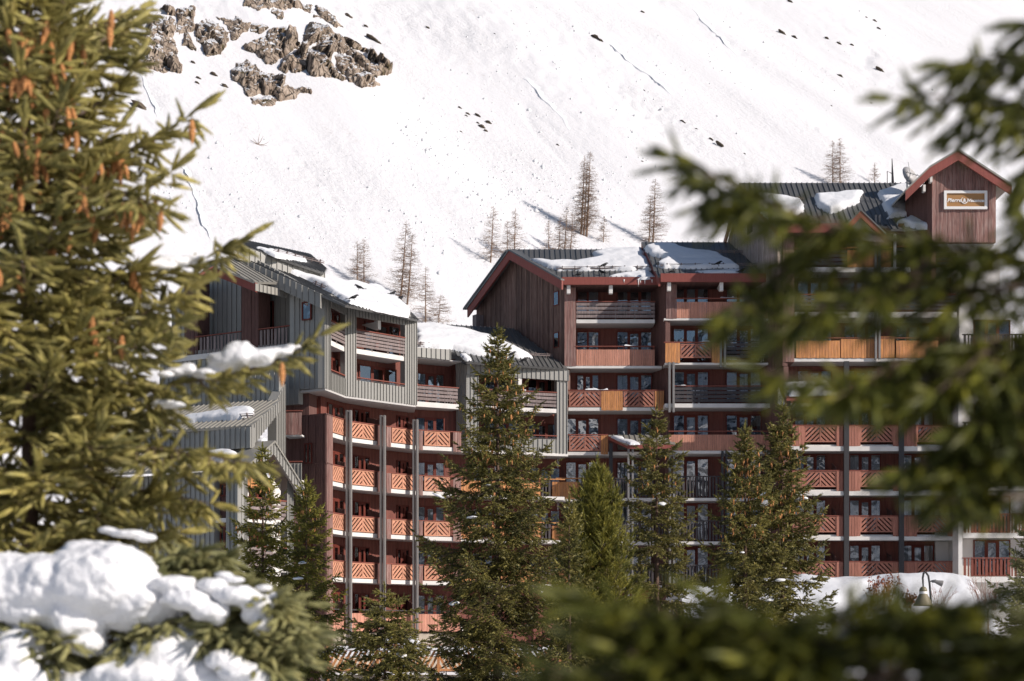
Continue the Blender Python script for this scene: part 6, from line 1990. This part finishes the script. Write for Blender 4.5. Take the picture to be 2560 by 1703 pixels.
def near_left():
    Y0 = 9.0
    tx = 82
    base = P(tx, 1595, Y0); loc = np.array([base.x, Y0, -2.6])
    th = thing('spruce_tree', 'near spruce hung with orange cones filling the left edge', 'tree', loc)
    cr = Crown(71); rg = cr.rg
    top = P(66, -150, Y0)
    zt = top.z
    def tk(z): 
        t = (z+2.6)/(zt+2.6); return np.array([base.x + (top.x-base.x)*t, Y0, z])
    mb = MB().tube([Vector(tk(z)) - Vector(loc) for z in np.linspace(-2.6, zt, 12)], [.075*(1-t)+.008 for t in np.linspace(0, 1, 12)], 10)
    o = bpy.data.objects.new('trunk', mb.mesh('trunk', 'bark', True)); COL.objects.link(o); o.parent = th
    def zpx(py): return (HY-py)*Y0/F
    G = dict(step2=.058, Ls=.14, step=.052, sag=.5)
    # long boughs that stand out to the right: (start py, control points, tip, Y at tip, side length)
    for sy, mids, tip, Yt, L2 in [
        (470, [(220, 440), (330, 370), (430, 320)], (500, 272), 9.2, .24), (640, [(250, 560), (340, 500)], (440, 420), 8.7, .17),
        (690, [(240, 690), (380, 690), (490, 660)], (615, 590), 9.3, .20), (830, [(250, 800), (350, 790)], (480, 720), 8.8, .22),
        (1000, [(250, 980), (450, 960), (620, 930), (720, 890)], (800, 838), 9.1, .21), (920, [(200, 900), (330, 880)], (440, 810), 8.5, .22),
        (1130, [(220, 1110), (380, 1120), (520, 1140)], (640, 1160), 8.6, .24), (1240, [(250, 1210), (400, 1230)], (530, 1260), 8.9, .26),
        (330, [(180, 300), (250, 270)], (335, 152), 9.3, .16), (200, [(160, 160), (240, 110)], (330, 60), 9.6, .2), (540, [(200, 500), (300, 470)], (420, 530), 8.4, .2),
        (760, [(220, 760), (330, 770)], (430, 800), 9.5, .25), (1080, [(200, 1060), (320, 1050)], (430, 1010), 9.6, .25), (120, [(150, 90), (240, 60)], (350, 20), 9.9, .25), (1330, [(200, 1320), (330, 1330)], (450, 1330), 9.2, .25)]:
        n = len(mids)+1
        pts = [Vector(tk(zpx(sy)))] + [P(x, y, Y0 + (Yt-Y0)*(i+1)/n) for i, (x, y) in enumerate(mids)] + [P(*tip, Yt)]
        cr.grow([tuple(p) for p in pts], .016, L2, droop=.55, alpha=55, start=.10, lift=.05, **G)
    # all-round whorls
    z = zpx(-140); az0 = 0
    while z > zpx(1420):
        dl = zt - z
        R = min(.62, .20 + .22*dl)
        el = math.radians(52 - 50*min(1, dl/2.2))
        for j in range(5):
            az = az0 + j*1.2566 + rg.uniform(-.3, .3)
            out = np.array([math.cos(az), math.sin(az), 0]); L = R*rg.uniform(.8, 1.2)
            b = tk(z + rg.uniform(-.06, .06))
            pts = [b + out*L*math.cos(el)*s + UP*L*(math.sin(el)*s - .12*s*(1-s)*2 + .15*s**3) for s in np.linspace(0, 1, 6)]
            cr.grow(pts, .010, max(.13, .40*L), droop=.4, start=.05, lift=.1, **G)
        z -= .175; az0 += .8
    # a second stem's boughs behind, cut by the frame
    keep = lambda p: (p[:, 0]/p[:, 1]*F + 1280 > -140) & (HY - p[:, 2]/p[:, 1]*F > -160) & (HY - p[:, 2]/p[:, 1]*F < 1500)
    n = finish_tree(th, cr, PRO_NEAR, 'needle_left', loc, keep, 1.3)
    STAT.append(('near left', n))
    E = np.concatenate(cr.ends); ex = E[:, 0]/E[:, 1]*F + 1280; ey = HY - E[:, 2]/E[:, 1]*F
    k = (ex > -20) & (ex < 420) & (ey > 40) & (ey < 720) & (rg.random(len(ey)) < np.clip(1.25 - ey/620, .12, 1)) & (E[:, 1] < 9.05); E = E[k]
    for p in E[rg.choice(len(E), min(len(E), 160), replace=False)]:
        m = Matrix.Translation(Vector(p) - Vector(loc)) @ Matrix.Rotation(rg.uniform(-.3, .3), 4, 'X') @ Matrix.Rotation(rg.uniform(-.3, .3), 4, 'Y') @ Matrix.Scale(rg.uniform(.09, .13), 4)
        o = bpy.data.objects.new('cone', CONE); COL.objects.link(o); o.parent = th; o.matrix_local = m
    for px, py, Y in ((275, 60, 8.9), (278, 25, 8.9), (480, 300, 8.9), (705, 907, 8.8), (230, 790, 8.7), (240, 830, 8.7), (305, 840, 8.7)):
        m = Matrix.Translation(P(px, py, Y) - Vector(loc)) @ Matrix.Scale(.13, 4)
        o = bpy.data.objects.new('cone', CONE); COL.objects.link(o); o.parent = th; o.matrix_local = m
    # snow on its boughs
    lump('bough_snow', [pxball(600, 890, 9.0, 45, 36), pxball(570, 905, 9.0, 50, 25), pxball(640, 895, 9.0, 45, 22), pxball(690, 882, 9.05, 45, 12), pxball(735, 868, 9.1, 25, 8), pxball(520, 935, 9.0, 40, 14)], 'peaked snow heap on the longest bough of the near spruce', .014)
    lump('bough_snow', [pxball(440, 930, 9.0, 30, 12), pxball(470, 922, 9.0, 22, 14), pxball(415, 936, 8.9, 22, 8)], 'smaller snow heap further in on the longest bough', .012)
    lump('bough_snow', [pxball(360, 662, 9.1, 45, 11), pxball(420, 655, 9.15, 50, 15), pxball(480, 650, 9.2, 40, 10), pxball(400, 670, 9.1, 40, 10)], 'snow strip on the bough pointing at the grey block roof', .012)
    lump('bough_snow', [pxball(340, 765, 9.3, 30, 9), pxball(385, 760, 9.3, 25, 7)], 'thin snow strip on a middle bough of the near spruce', .010)
    lump('bough_snow', [pxball(330, 1000, 9.0, 40, 12), pxball(360, 995, 9.0, 30, 10), pxball(420, 1010, 8.9, 45, 10), pxball(300, 1005, 9.0, 20, 8)], 'snow pad lying under the longest bough', .012)
    lump('bough_snow', [pxball(320, 890, 9.4, 25, 16), pxball(220, 905, 9.2, 20, 10), pxball(300, 920, 9.3, 30, 14)], 'snow clods deep inside the near spruce', .012)
    lump('bough_snow', [pxball(15, 665, 8.8, 24, 12), pxball(0, 655, 8.8, 20, 10)], 'snow pad on a bough at the left border', .012)
near_left()

# ------------------------------------------------------------------ snow-laden low spruce in the lower left, about six metres away
def near_low():
    Y0 = 8.0
    loc = np.array([P(150, 1595, Y0).x, Y0+.2, -2.6])
    th = thing('spruce_tree', 'snow-buried young spruce in the lower left corner', 'tree', loc)
    cr = Crown(81); rg = cr.rg
    G = dict(step2=.042, Ls=.118, step=.042, sag=.3)
    top = P(170, 1420, Y0+.25)
    mb = MB().tube([(0, 0, 0), top - Vector(loc)], [.05, .02], 8)
    o = bpy.data.objects.new('trunk', mb.mesh('trunk', 'bark', True)); COL.objects.link(o); o.parent = th
    for st, tips in (((420, 1470), [(560, 1392), (500, 1420), (610, 1450), (690, 1480), (760, 1510)]),
                     ((330, 1540), [(770, 1560), (780, 1600), (760, 1650), (700, 1690), (640, 1560)]),
                     ((250, 1600), [(450, 1530), (330, 1560), (420, 1640), (560, 1660), (620, 1720), (700, 1740)]),
                     ((100, 1560), [(40, 1500), (130, 1570), (180, 1640), (60, 1650), (240, 1680), (300, 1720)]),
                     ((380, 1430), [(450, 1385), (500, 1375), (530, 1430)])):
        for i, tp in enumerate(tips):
            a = P(*st, Y0 + .12); e = P(*tp, Y0 - .12 + .18*rg.random())
            m = (a + e)/2 + Vector((0, 0, .03))
            cr.grow([tuple(a), tuple(m), tuple(e)], .010, .15, droop=.35, start=.2, lift=.05, **G)
    for st, tips in (((330, 1560), [(400, 1600), (330, 1640), (460, 1560)]), ((120, 1600), [(130, 1660), (180, 1610), (90, 1570)]), ((640, 1520), [(700, 1500), (720, 1545)]),
                     ((560, 1600), [(740, 1620), (700, 1680), (600, 1640), (780, 1580)]), ((20, 1540), [(60, 1590), (0, 1600)]), ((520, 1560), [(600, 1590), (560, 1620)])):
        for tp in tips:
            a = P(*st, Y0 - .1); e = P(*tp, Y0 - .22 - .05*rg.random())
            cr.grow([tuple(a), tuple((a+e)/2 + Vector((0, 0, .02))), tuple(e)], .008, .13, droop=.3, start=.1, lift=.1, **G)
    n = finish_tree(th, cr, PRO_NEAR, 'needle_low', loc, None, 1.3)
    STAT.append(('near low', n))
    Ys = Y0 - .10
    lump('bough_snow', [pxball(250, 1455, Ys, 165, 100, 170), pxball(340, 1500, Ys-.02, 110, 85), pxball(120, 1470, Ys, 170, 85), pxball(0, 1470, Ys, 160, 85), pxball(-90, 1470, Ys, 140, 85), pxball(90, 1520, Ys-.03, 120, 60), pxball(330, 1540, Ys-.05, 70, 45), pxball(190, 1545, Ys-.05, 95, 60), pxball(215, 1600, Ys-.06, 50, 45), pxball(420, 1500, Ys-.02, 60, 50), pxball(230, 1400, Ys, 90, 50)], 'big rounded snow mound over the lower left boughs', .014, disp=.05, nscale=.16)
    lump('bough_snow', [pxball(40, 1640, Ys-.08, 75, 80), pxball(20, 1700, Ys-.1, 95, 80), pxball(80, 1610, Ys-.06, 45, 45), pxball(70, 1750, Ys-.1, 95, 70)], 'snow mass in the bottom left corner', .014, disp=.035)
    lump('bough_snow', [pxball(410, 1640, Ys-.08, 95, 55), pxball(340, 1700, Ys-.1, 130, 55), pxball(460, 1610, Ys-.06, 60, 40), pxball(220, 1710, Ys-.1, 80, 35), pxball(470, 1690, Ys-.1, 75, 55), pxball(540, 1710, Ys-.1, 60, 40)], 'broad snow pillow at the bottom edge, right of the corner', .014, disp=.035)
    lump('bough_snow', [pxball(560, 1650, Ys-.18, 50, 28), pxball(600, 1680, Ys-.18, 60, 28), pxball(640, 1700, Ys-.18, 40, 22)], 'slanting snow pillow on the lowest right bough', .012, disp=.025)
    lump('bough_snow', [pxball(430, 1460, Ys-.14, 60, 22), pxball(470, 1500, Ys-.15, 60, 30), pxball(520, 1530, Ys-.15, 48, 26), pxball(545, 1545, Ys-.15, 22, 22)], 'snow lobe running out along the middle bough', .012, disp=.025)
    lump('bough_snow', [pxball(530, 1465, Ys-.13, 42, 22), pxball(590, 1490, Ys-.14, 60, 26), pxball(640, 1510, Ys-.14, 45, 26), pxball(655, 1560, Ys-.15, 26, 34), pxball(630, 1540, Ys-.14, 28, 20)], 'snow lobe with a hanging tongue, furthest right', .012, disp=.025)
    lump('bough_snow', [pxball(585, 1450, Ys-.12, 30, 10), pxball(560, 1437, Ys-.12, 22, 8), pxball(660, 1470, Ys-.12, 22, 8), pxball(690, 1490, Ys-.12, 20, 8)], 'thin snow strip on the topmost right bough', .009, disp=.012)
    lump('bough_snow', [pxball(320, 1335, Ys+.15, 45, 11), pxball(270, 1325, Ys+.15, 25, 8), pxball(365, 1345, Ys+.15, 28, 10)], 'snow strip just above the big rounded snow dome', .010, disp=.015)
    lump('bough_snow', [pxball(460, 1560, Ys-.04, 16, 30), pxball(490, 1590, Ys-.05, 16, 26), pxball(445, 1590, Ys-.05, 14, 18)], 'narrow snow runnel between the middle boughs', .009, disp=.015)
near_low()

# ------------------------------------------------------------------ out-of-focus boughs on the right, three metres away
def near_right():
    Y0 = 3.4
    loc = np.array([P(3050, 900, Y0).x, Y0+.15, -2.6])
    th = thing('spruce_tree', 'out-of-focus dark boughs reaching in from the right edge', 'tree', loc)
    cr = Crown(91)
    mb = MB().tube([(0, 0, 0), (0.02, 0, 4.4)], [.10, .05], 10)
    o = bpy.data.objects.new('trunk', mb.mesh('trunk', 'bark', True)); COL.objects.link(o); o.parent = th
    G = dict(step2=.030, Ls=.082, step=.032, sag=.8)
    for pts, L2 in [([(2900, 700), (2500, 640), (2150, 590), (1980, 535), (1800, 440), (1680, 392)], .10),
                    ([(2150, 590), (2000, 640), (1900, 720), (1830, 790)], .10),
                    ([(2000, 545), (1900, 500), (1800, 500), (1790, 520)], .05),
                    ([(2700, 720), (2400, 720), (2200, 700), (2050, 760), (1950, 830)], .13),
                    ([(2800, 900), (2450, 930), (2150, 960), (1910, 930)], .10),
                    ([(2700, 820), (2450, 860), (2250, 900), (2080, 1000)], .13),
                    ([(2700, 960), (2500, 1030), (2360, 1120), (2250, 1180)], .12),
                    ([(2800, 1020), (2600, 1080), (2450, 1150), (2380, 1180)], .12),
                    ([(2800, 1230), (2600, 1240), (2450, 1245), (2340, 1255)], .06),
                    ([(2900, 330), (2600, 270), (2400, 240), (2230, 245)], .10),
                    ([(2900, 200), (2700, 160), (2520, 140), (2370, 160)], .08),
                    ([(2800, 60), (2650, 40), (2560, 60)], .08),
                    ([(2900, 760), (2700, 800), (2500, 850), (2330, 990)], .15), 
                    ([(2900, 880), (2700, 900), (2560, 960), (2440, 1060)], .15), 
                    ([(2900, 980), (2700, 1000), (2600, 1060), (2540, 1120)], .14), ([(2800, 1100), (2620, 1120), (2480, 1100), (2380, 1090)], .12), 
                    ([(2800, 300), (2700, 330), (2620, 380), (2590, 460)], .10), ([(2900, 640), (2720, 600), (2620, 560), (2560, 540)], .10)]:
        cr.grow([tuple(P(x, y, Y0 + .1*math.sin(i*1.3))) for i, (x, y) in enumerate(pts)], .010, L2, droop=.6, alpha=50, start=.06, lift=.0, **G)
    n = finish_tree(th, cr, PRO_CLOSE, 'needle_right', loc, None, 1.1)
    STAT.append(('near right', n))
    Y1 = 2.7
    loc = np.array([P(2200, 1595, Y1).x, Y1+.1, -2.6])
    th = thing('spruce_tree', 'out-of-focus dark spruce top along the bottom right edge', 'tree', loc)
    cr = Crown(92)
    mb = MB().tube([(0, 0, 0), (0, 0, 2.45)], [.05, .02], 10)
    o = bpy.data.objects.new('trunk', mb.mesh('trunk', 'bark', True)); COL.objects.link(o); o.parent = th
    G = dict(step2=.022, Ls=.075, step=.026, sag=.6)
    for pts, L2 in [([(2200, 1620), (1900, 1580), (1650, 1530), (1450, 1505)], .07), ([(2200, 1640), (2000, 1600), (1850, 1540), (1780, 1500)], .08),
                    ([(2200, 1700), (1900, 1660), (1650, 1650), (1480, 1610)], .08), ([(2200, 1740), (1900, 1720), (1650, 1700), (1480, 1690)], .09),
                    ([(2150, 1640), (2250, 1580), (2340, 1540), (2430, 1520)], .08), ([(2150, 1600), (2230, 1545), (2300, 1525), (2380, 1520)], .06), ([(2200, 1640), (2120, 1580), (2090, 1540), (2140, 1520)], .06),
                    ([(2200, 1680), (2400, 1620), (2550, 1580), (2700, 1570)], .09), ([(2200, 1720), (2450, 1690), (2700, 1650)], .10), ([(2000, 1700), (1800, 1640), (1700, 1580)], .09), ([(2200, 1660), (2050, 1660), (1950, 1620), (1900, 1580)], .09),
                    ([(2200, 1700), (2300, 1640), (2300, 1590), (2260, 1540)], .09), ([(2250, 1700), (2500, 1640), (2600, 1600), (2650, 1540)], .10), ([(2000, 1640), (1750, 1600), (1620, 1585), (1540, 1555)], .08),
                    ([(2100, 1720), (1850, 1690), (1700, 1680), (1560, 1630)], .10), ([(2300, 1740), (2100, 1690), (1980, 1660), (1880, 1650)], .10), ([(2200, 1640), (2180, 1600), (2230, 1560), (2330, 1560)], .08), ([(1800, 1720), (1600, 1720), (1450, 1740), (1380, 1690)], .10)]:
        cr.grow([tuple(P(x, y, Y1 + .08*math.sin(i*1.7))) for i, (x, y) in enumerate(pts)], .008, L2, droop=.35, alpha=50, start=.05, lift=.1, **G)
    n = finish_tree(th, cr, PRO_CLOSE, 'needle_right', loc)
    STAT.append(('near bottom', n))
    lump('bough_snow', [pxball(2120, 1582, 2.72, 40, 14), pxball(2160, 1590, 2.72, 36, 12), pxball(2200, 1582, 2.72, 30, 8)], 'blurred snow pad on the bottom right boughs', .006, disp=.008)
    lump('bough_snow', [pxball(2335, 1612, 2.72, 20, 10), pxball(2315, 1626, 2.72, 16, 7)], 'blurred slanting snow dab right of the blurred pad', .006, disp=.006)
    lump('bough_snow', [pxball(2280, 1688, 2.62, 18, 6)], 'faint blurred snow dab at the bottom border', .005, disp=.004)
near_right()

# ------------------------------------------------------------------ snow bank, shrubs and terrace fence
def snow_bank():
    Yf, Yb = 80.0, 92.0
    prof = [(1700, 1470), (1800, 1462), (1900, 1452), (2000, 1441), (2100, 1437), (2200, 1432), (2280, 1429), (2340, 1430), (2400, 1436), (2435, 1446), (2452, 1462), (2458, 1476)]
    xs = np.array([(p[0]-1280)*84/F for p in prof]); zs = np.array([(HY-p[1])*84/F for p in prof])
    gx = np.linspace(xs[0], xs[-1], 150); gs = np.linspace(0, 1, 60)
    X, S_ = np.meshgrid(gx, gs, indexing='ij')
    top = np.interp(X, xs, zs)
    Y_ = 92 - 15*S_
    Z = np.where(S_ < .45, top - .5*(.45-S_)**2*6, top - (top+2.7)*(np.clip((S_-.45)/.55, 0, 1)**1.6))
    Z = Z + .16*fbm(X*.35, Y_*.35, 15, 4) - .35*np.exp(-((X - (xs[6]-2) - (Y_-84)*.8)/.5)**2)*(S_ > .5)
    end = np.clip((xs[-1]-X)/.5, 0, 1); Z = Z - (1-np.sqrt(np.clip(end*(2-end), 0, 1)))*1.2*(S_ < .8)
    V = np.stack([X, Y_, Z], -1).reshape(-1, 3)
    idx = np.arange(X.size).reshape(X.shape)
    q = np.stack([idx[:-1, :-1], idx[:-1, 1:], idx[1:, 1:], idx[1:, :-1]], -1).reshape(-1, 4)
    # end wall and bottom rim make it solid
    c = np.array([gx.mean(), 86, -2.6])
    k = len(V); rim = idx[-1, :]
    Vb = V[rim].copy(); Vb[:, 2] = -2.7; Vb[:, 0] -= .9
    V = np.concatenate([V, Vb]); q = np.concatenate([q, np.array([[rim[i], k+i, k+i+1, rim[i+1]] for i in range(len(rim)-1)])])
    o = link('snow_bank', np_mesh('snow_bank', V - c, q, 'snow', True), None, Matrix.Translation(Vector(c)))
    setp(o, 'big smooth snow bank at the foot of the right block', 'snow')
snow_bank()

def shrub(px, py, top, Y, label, seed, n, mat, leaf=None, spread=.5):
    b = P(px, py, Y); loc = (b.x, b.y, -2.6)
    th = thing('shrub', label, 'shrub', loc)
    rg = np.random.default_rng(seed); h = (py-top)*Y/F
    tp, td, tr, tl = [], [], [], []; lp, ld = [], []
    base = np.array(b); 
    for i in range(n):
        d = np.array([rg.normal(0, spread), rg.normal(0, spread), 1.0]); d /= np.linalg.norm(d); L = h*rg.uniform(.5, 1.05)
        q = base + np.array([rg.uniform(-.25, .25)*h, rg.uniform(-.2, .2)*h, 0])
        tp.append(q); td.append(d); tr.append(.009); tl.append(L)
        for j in range(5):
            t = rg.uniform(.35, 1); dd = d + rg.normal(0, .4, 3); l2 = L*rg.uniform(.12, .3)
            tp.append(q + d*L*t); td.append(dd); tr.append(.006); tl.append(l2)
            for _ in range(3): lp.append(q + d*L*t + dd*l2*rg.uniform(.3, 1)); ld.append(rg.normal(0, 1, 3))
    tp.append(np.array([b.x, b.y, -2.6])); td.append(np.array([0, 0, 1.0])); tr.append(.05); tl.append(b.z+2.6+.05)
    V, T = inst(STICK[0], STICK[1], np.array(tp), np.array(td), np.array(tr), np.array(tl), rg)
    o = link('twigs', np_mesh('twigs', V - np.array(loc), T, mat)); o.parent = th; o['kind'] = 'stuff'
    if leaf:
        pv = np.array([[0, 0, 0], [.5, 0.1, .5], [0, -.05, 1.1], [-.5, .1, .5]]); pt = np.array([[0, 1, 2], [0, 2, 3]])
        V, T = inst(pv, pt, np.array(lp), np.array(ld), np.full(len(lp), .05), np.full(len(lp), .06), rg)
        o = link('leaves', np_mesh('leaves', V - np.array(loc), T, leaf)); o.parent = th; o['kind'] = 'stuff'
shrub(2185, 1530, 1440, 50, 'rust-leaved shrub left of the street lamp', 1, 22, 'twigred', 'leafred', .22)
shrub(2225, 1525, 1440, 51, 'taller rust-leaved shrub nearest the street lamp', 2, 16, 'twigred', 'leafred', .22)
shrub(2268, 1520, 1480, 50, 'low orange shrub at the foot of the street lamp', 3, 18, 'twigred', 'leafred', .35)
shrub(2470, 1525, 1435, 60, 'bare red-twigged shrub by the end of the snow bank', 4, 26, 'twigred', None, .4)
shrub(2350, 1520, 1450, 52, 'thin bare twigs right of the street lamp', 5, 10, 'twigred', None, .4)

def terrace():
    Y = 78.0
    th = thing('wooden_fence', 'orange diagonal-slat terrace fence topped with snow at the bottom', 'fence', (-7, Y, -2.6))
    f = Fr.wpx(800, Y, 1200, Y); u = f.u; z = lambda py: f.z(py, 1000)
    x0, x1 = 800, 1400
    base = part(th, f, 'base_wall', MB().box(u(x0), u(x1), .02, .6, -2.7, z(1686)), 'concrete')
    for y in (1624, 1675): part(th, f, 'rail', MB().box(u(x0), u(x1), -.06, .06, z(y+2.5), z(y-2.5)), 'orange')
    part(th, f, 'top_rail', MB().box(u(x0), u(x1), -.08, .08, z(1613), z(1611)), 'railcap')
    bays = [820, 944, 990, 1096, 1180, 1290, 1400]
    for i, x in enumerate(bays):
        piece(th, 'post', (u(x)-.06, u(x)+.06, -.09, .09, -2.6, z(1610)), 'orange', f)
    for i in range(len(bays)-1):
        a, b = u(bays[i])+.06, u(bays[i+1])-.06
        zb, zt = z(1672), z(1627); h = zt-zb; sg = 1 if i % 2 == 0 else -1
        c = -h*.55
        while c < (b-a):
            r = [(0, 0), (b-a, 0), (b-a, h), (0, h)]
            k, sl = .13, .55
            if sg > 0: r = clip_poly(r, 1, -sl, c + k); r = clip_poly(r, -1, sl, -c) if r else r
            else: r = clip_poly(r, 1, sl, c + k + h*sl); r = clip_poly(r, -1, -sl, -c - h*sl) if r else r
            if len(r) >= 3:
                link('slat', MB().prism([(x, 0, y) for x, y in r][::-1], (0, .03, 0)).mesh('slat', 'orange'), th, f.M @ Matrix.Translation((a, -.015, zb)))
            c += .24
    def strip(name, label, x0, x1, y0, y1, Yd, dep, seed):
        a, b = P(x0, y1, Yd), P(x1, y1, Yd); h = (y1-y0)*Yd/F
        fr = Fr(Matrix.Translation(a))
        poly = [(0, 0), (b.x-a.x, 0), (b.x-a.x, dep), (0, dep)]
        V, q = grid_patch(poly, .08, lambda X, Yg, D: h*np.sqrt(np.clip(D/.3, 0, 1))*(1+.35*fbm(X*1.2, Yg*1.2, seed, 3)), -.02)
        c = V.mean(0)
        o = link(name, np_mesh(name, V - c, q, 'snow', True), None, fr.M @ Matrix.Translation(Vector(c))); setp(o, label, 'snow')
    strip('fence_snow', 'snow ledge along the top of the orange fence', 830, 1380, 1617, 1624, Y-.2, .5, 3)
    strip('fence_snow', 'snow strip lying along the foot of the orange fence slats', 820, 1380, 1678, 1686, Y-.15, .6, 5)
    strip('terrace_snow', 'blue-shaded snow block on the terrace behind the orange fence', 900, 1045, 1595, 1612, 82, 3.0, 4)
    strip('terrace_snow', 'white snow spread behind the orange fence slats', 800, 1400, 1622, 1640, 80, 8.0, 6)
terrace()

def small_bits():
    # bench-like table and chairs are too small to read; keep the teal towel on the top right balcony
    f = Fr.wpx(1900, 100.9, 2400, 100.9)
    a, z1 = f.uz(2308, 586); b, z0 = f.uz(2328, 603)
    o = link('hanging_towel', MB().prism([(a, 0, z1), (b, 0, z1), (b-.08, 0.02, z0+.1), (b-.2, .02, z0-.05), (a+.15, .02, z0)], (0, .04, 0)).mesh('hanging_towel', 'teal'), None, f.M)
    setp(o, 'teal towel hanging on the top balcony beside the sign tower', 'towel')
def chair(px, py, Y, rz, label):
    p = P(px, py, Y)
    th = thing('balcony_chair', label, 'chair', p, 'white chairs on the balconies')
    R_ = Matrix.Translation(p) @ Matrix.Rotation(rz, 4, 'Z')
    def pc(name, e): link(name, cube_mesh('signwhite'), th, R_ @ boxM(*e))
    pc('seat', (-.22, .22, -.22, .22, .40, .44)); 
    for i in range(5): pc('back_slat', (-.20 + i*.085, -.145 + i*.085, .19, .22, .45, .86))
    pc('back_rail', (-.22, .22, .185, .225, .86, .92))
    for x in (-.20, .16):
        for y in (-.20, .16): pc('leg', (x, x+.04, y, y+.04, 0, .40))
        pc('armrest', (x, x+.05, -.2, .2, .62, .65))
chair(1311, 1010, 103.6, .5, 'white slatted chair on the grey bay balcony')
chair(1122, 1008, 102.6, -.4, 'white chair on the set-back balcony beside the grey bay')
chair(1912, 905, 104.3, .2, 'white chair behind the dark rail of the right middle bay')
chair(1740, 1010, 104.4, -.3, 'white chair behind the long dark rail of the right middle bay')

def icicles():
    rg = random.Random(4)
    for i, (x, L_) in enumerate(((1596, .45), (1601, .25), (1560, .2), (1612, .3), (1630, .22))):
        p = P(x, 699, 103.85)
        o = link('icicle', MB().tube([(0, 0, 0), (0, 0, -L_*.5), (.01, 0, -L_)], [.05, .03, .004], 6).mesh('icicle', 'globe', True), None, Matrix.Translation(p))
        setp(o, ('longest icicle' if i == 0 else 'short icicle') + ' hanging from the left middle roof edge', 'icicle', 'icicles under the left middle roof')
icicles()
def rail_snow(x0, x1, py, Y, label, seed):
    a, b = P(x0, py, Y), P(x1, py, Y)
    V, q = grid_patch([(0, -.07), (b.x-a.x, -.07), (b.x-a.x, .09), (0, .09)], .03, lambda X, Yg, D: .10*np.sqrt(np.clip(D/.06, 0, 1))*(.7+.5*fbm(X*2, Yg*2, seed, 3)), -.01)
    c = V.mean(0)
    setp(link('rail_snow', np_mesh('rail_snow', V - c, q, 'snow', True), None, Matrix.Translation(a + Vector(c))), label, 'snow')
rail_snow(1462, 1520, 975, 104.6, 'thin snow line on the lattice rail left of the orange boards', 1)
rail_snow(1692, 1715, 964, 103.5, 'snow dab on the long dark rail beside the paired posts', 2)
rail_snow(1745, 1775, 855, 103.5, 'snow dab on the lattice rail between two orange panels', 3)
rail_snow(1905, 1926, 853, 103.5, 'snow dab at the right end of the short dark rail', 4)
rail_snow(1800, 1835, 745, 103.5, 'snow dab on the highest brown board rail', 5)
rail_snow(1560, 1590, 865, 104.6, 'snow dab on the brown board rail of the left middle bay', 6)
small_bits()
for s_ in STAT: print('FOLIAGE', s_)
print('OBJECTS', len(bpy.data.objects))
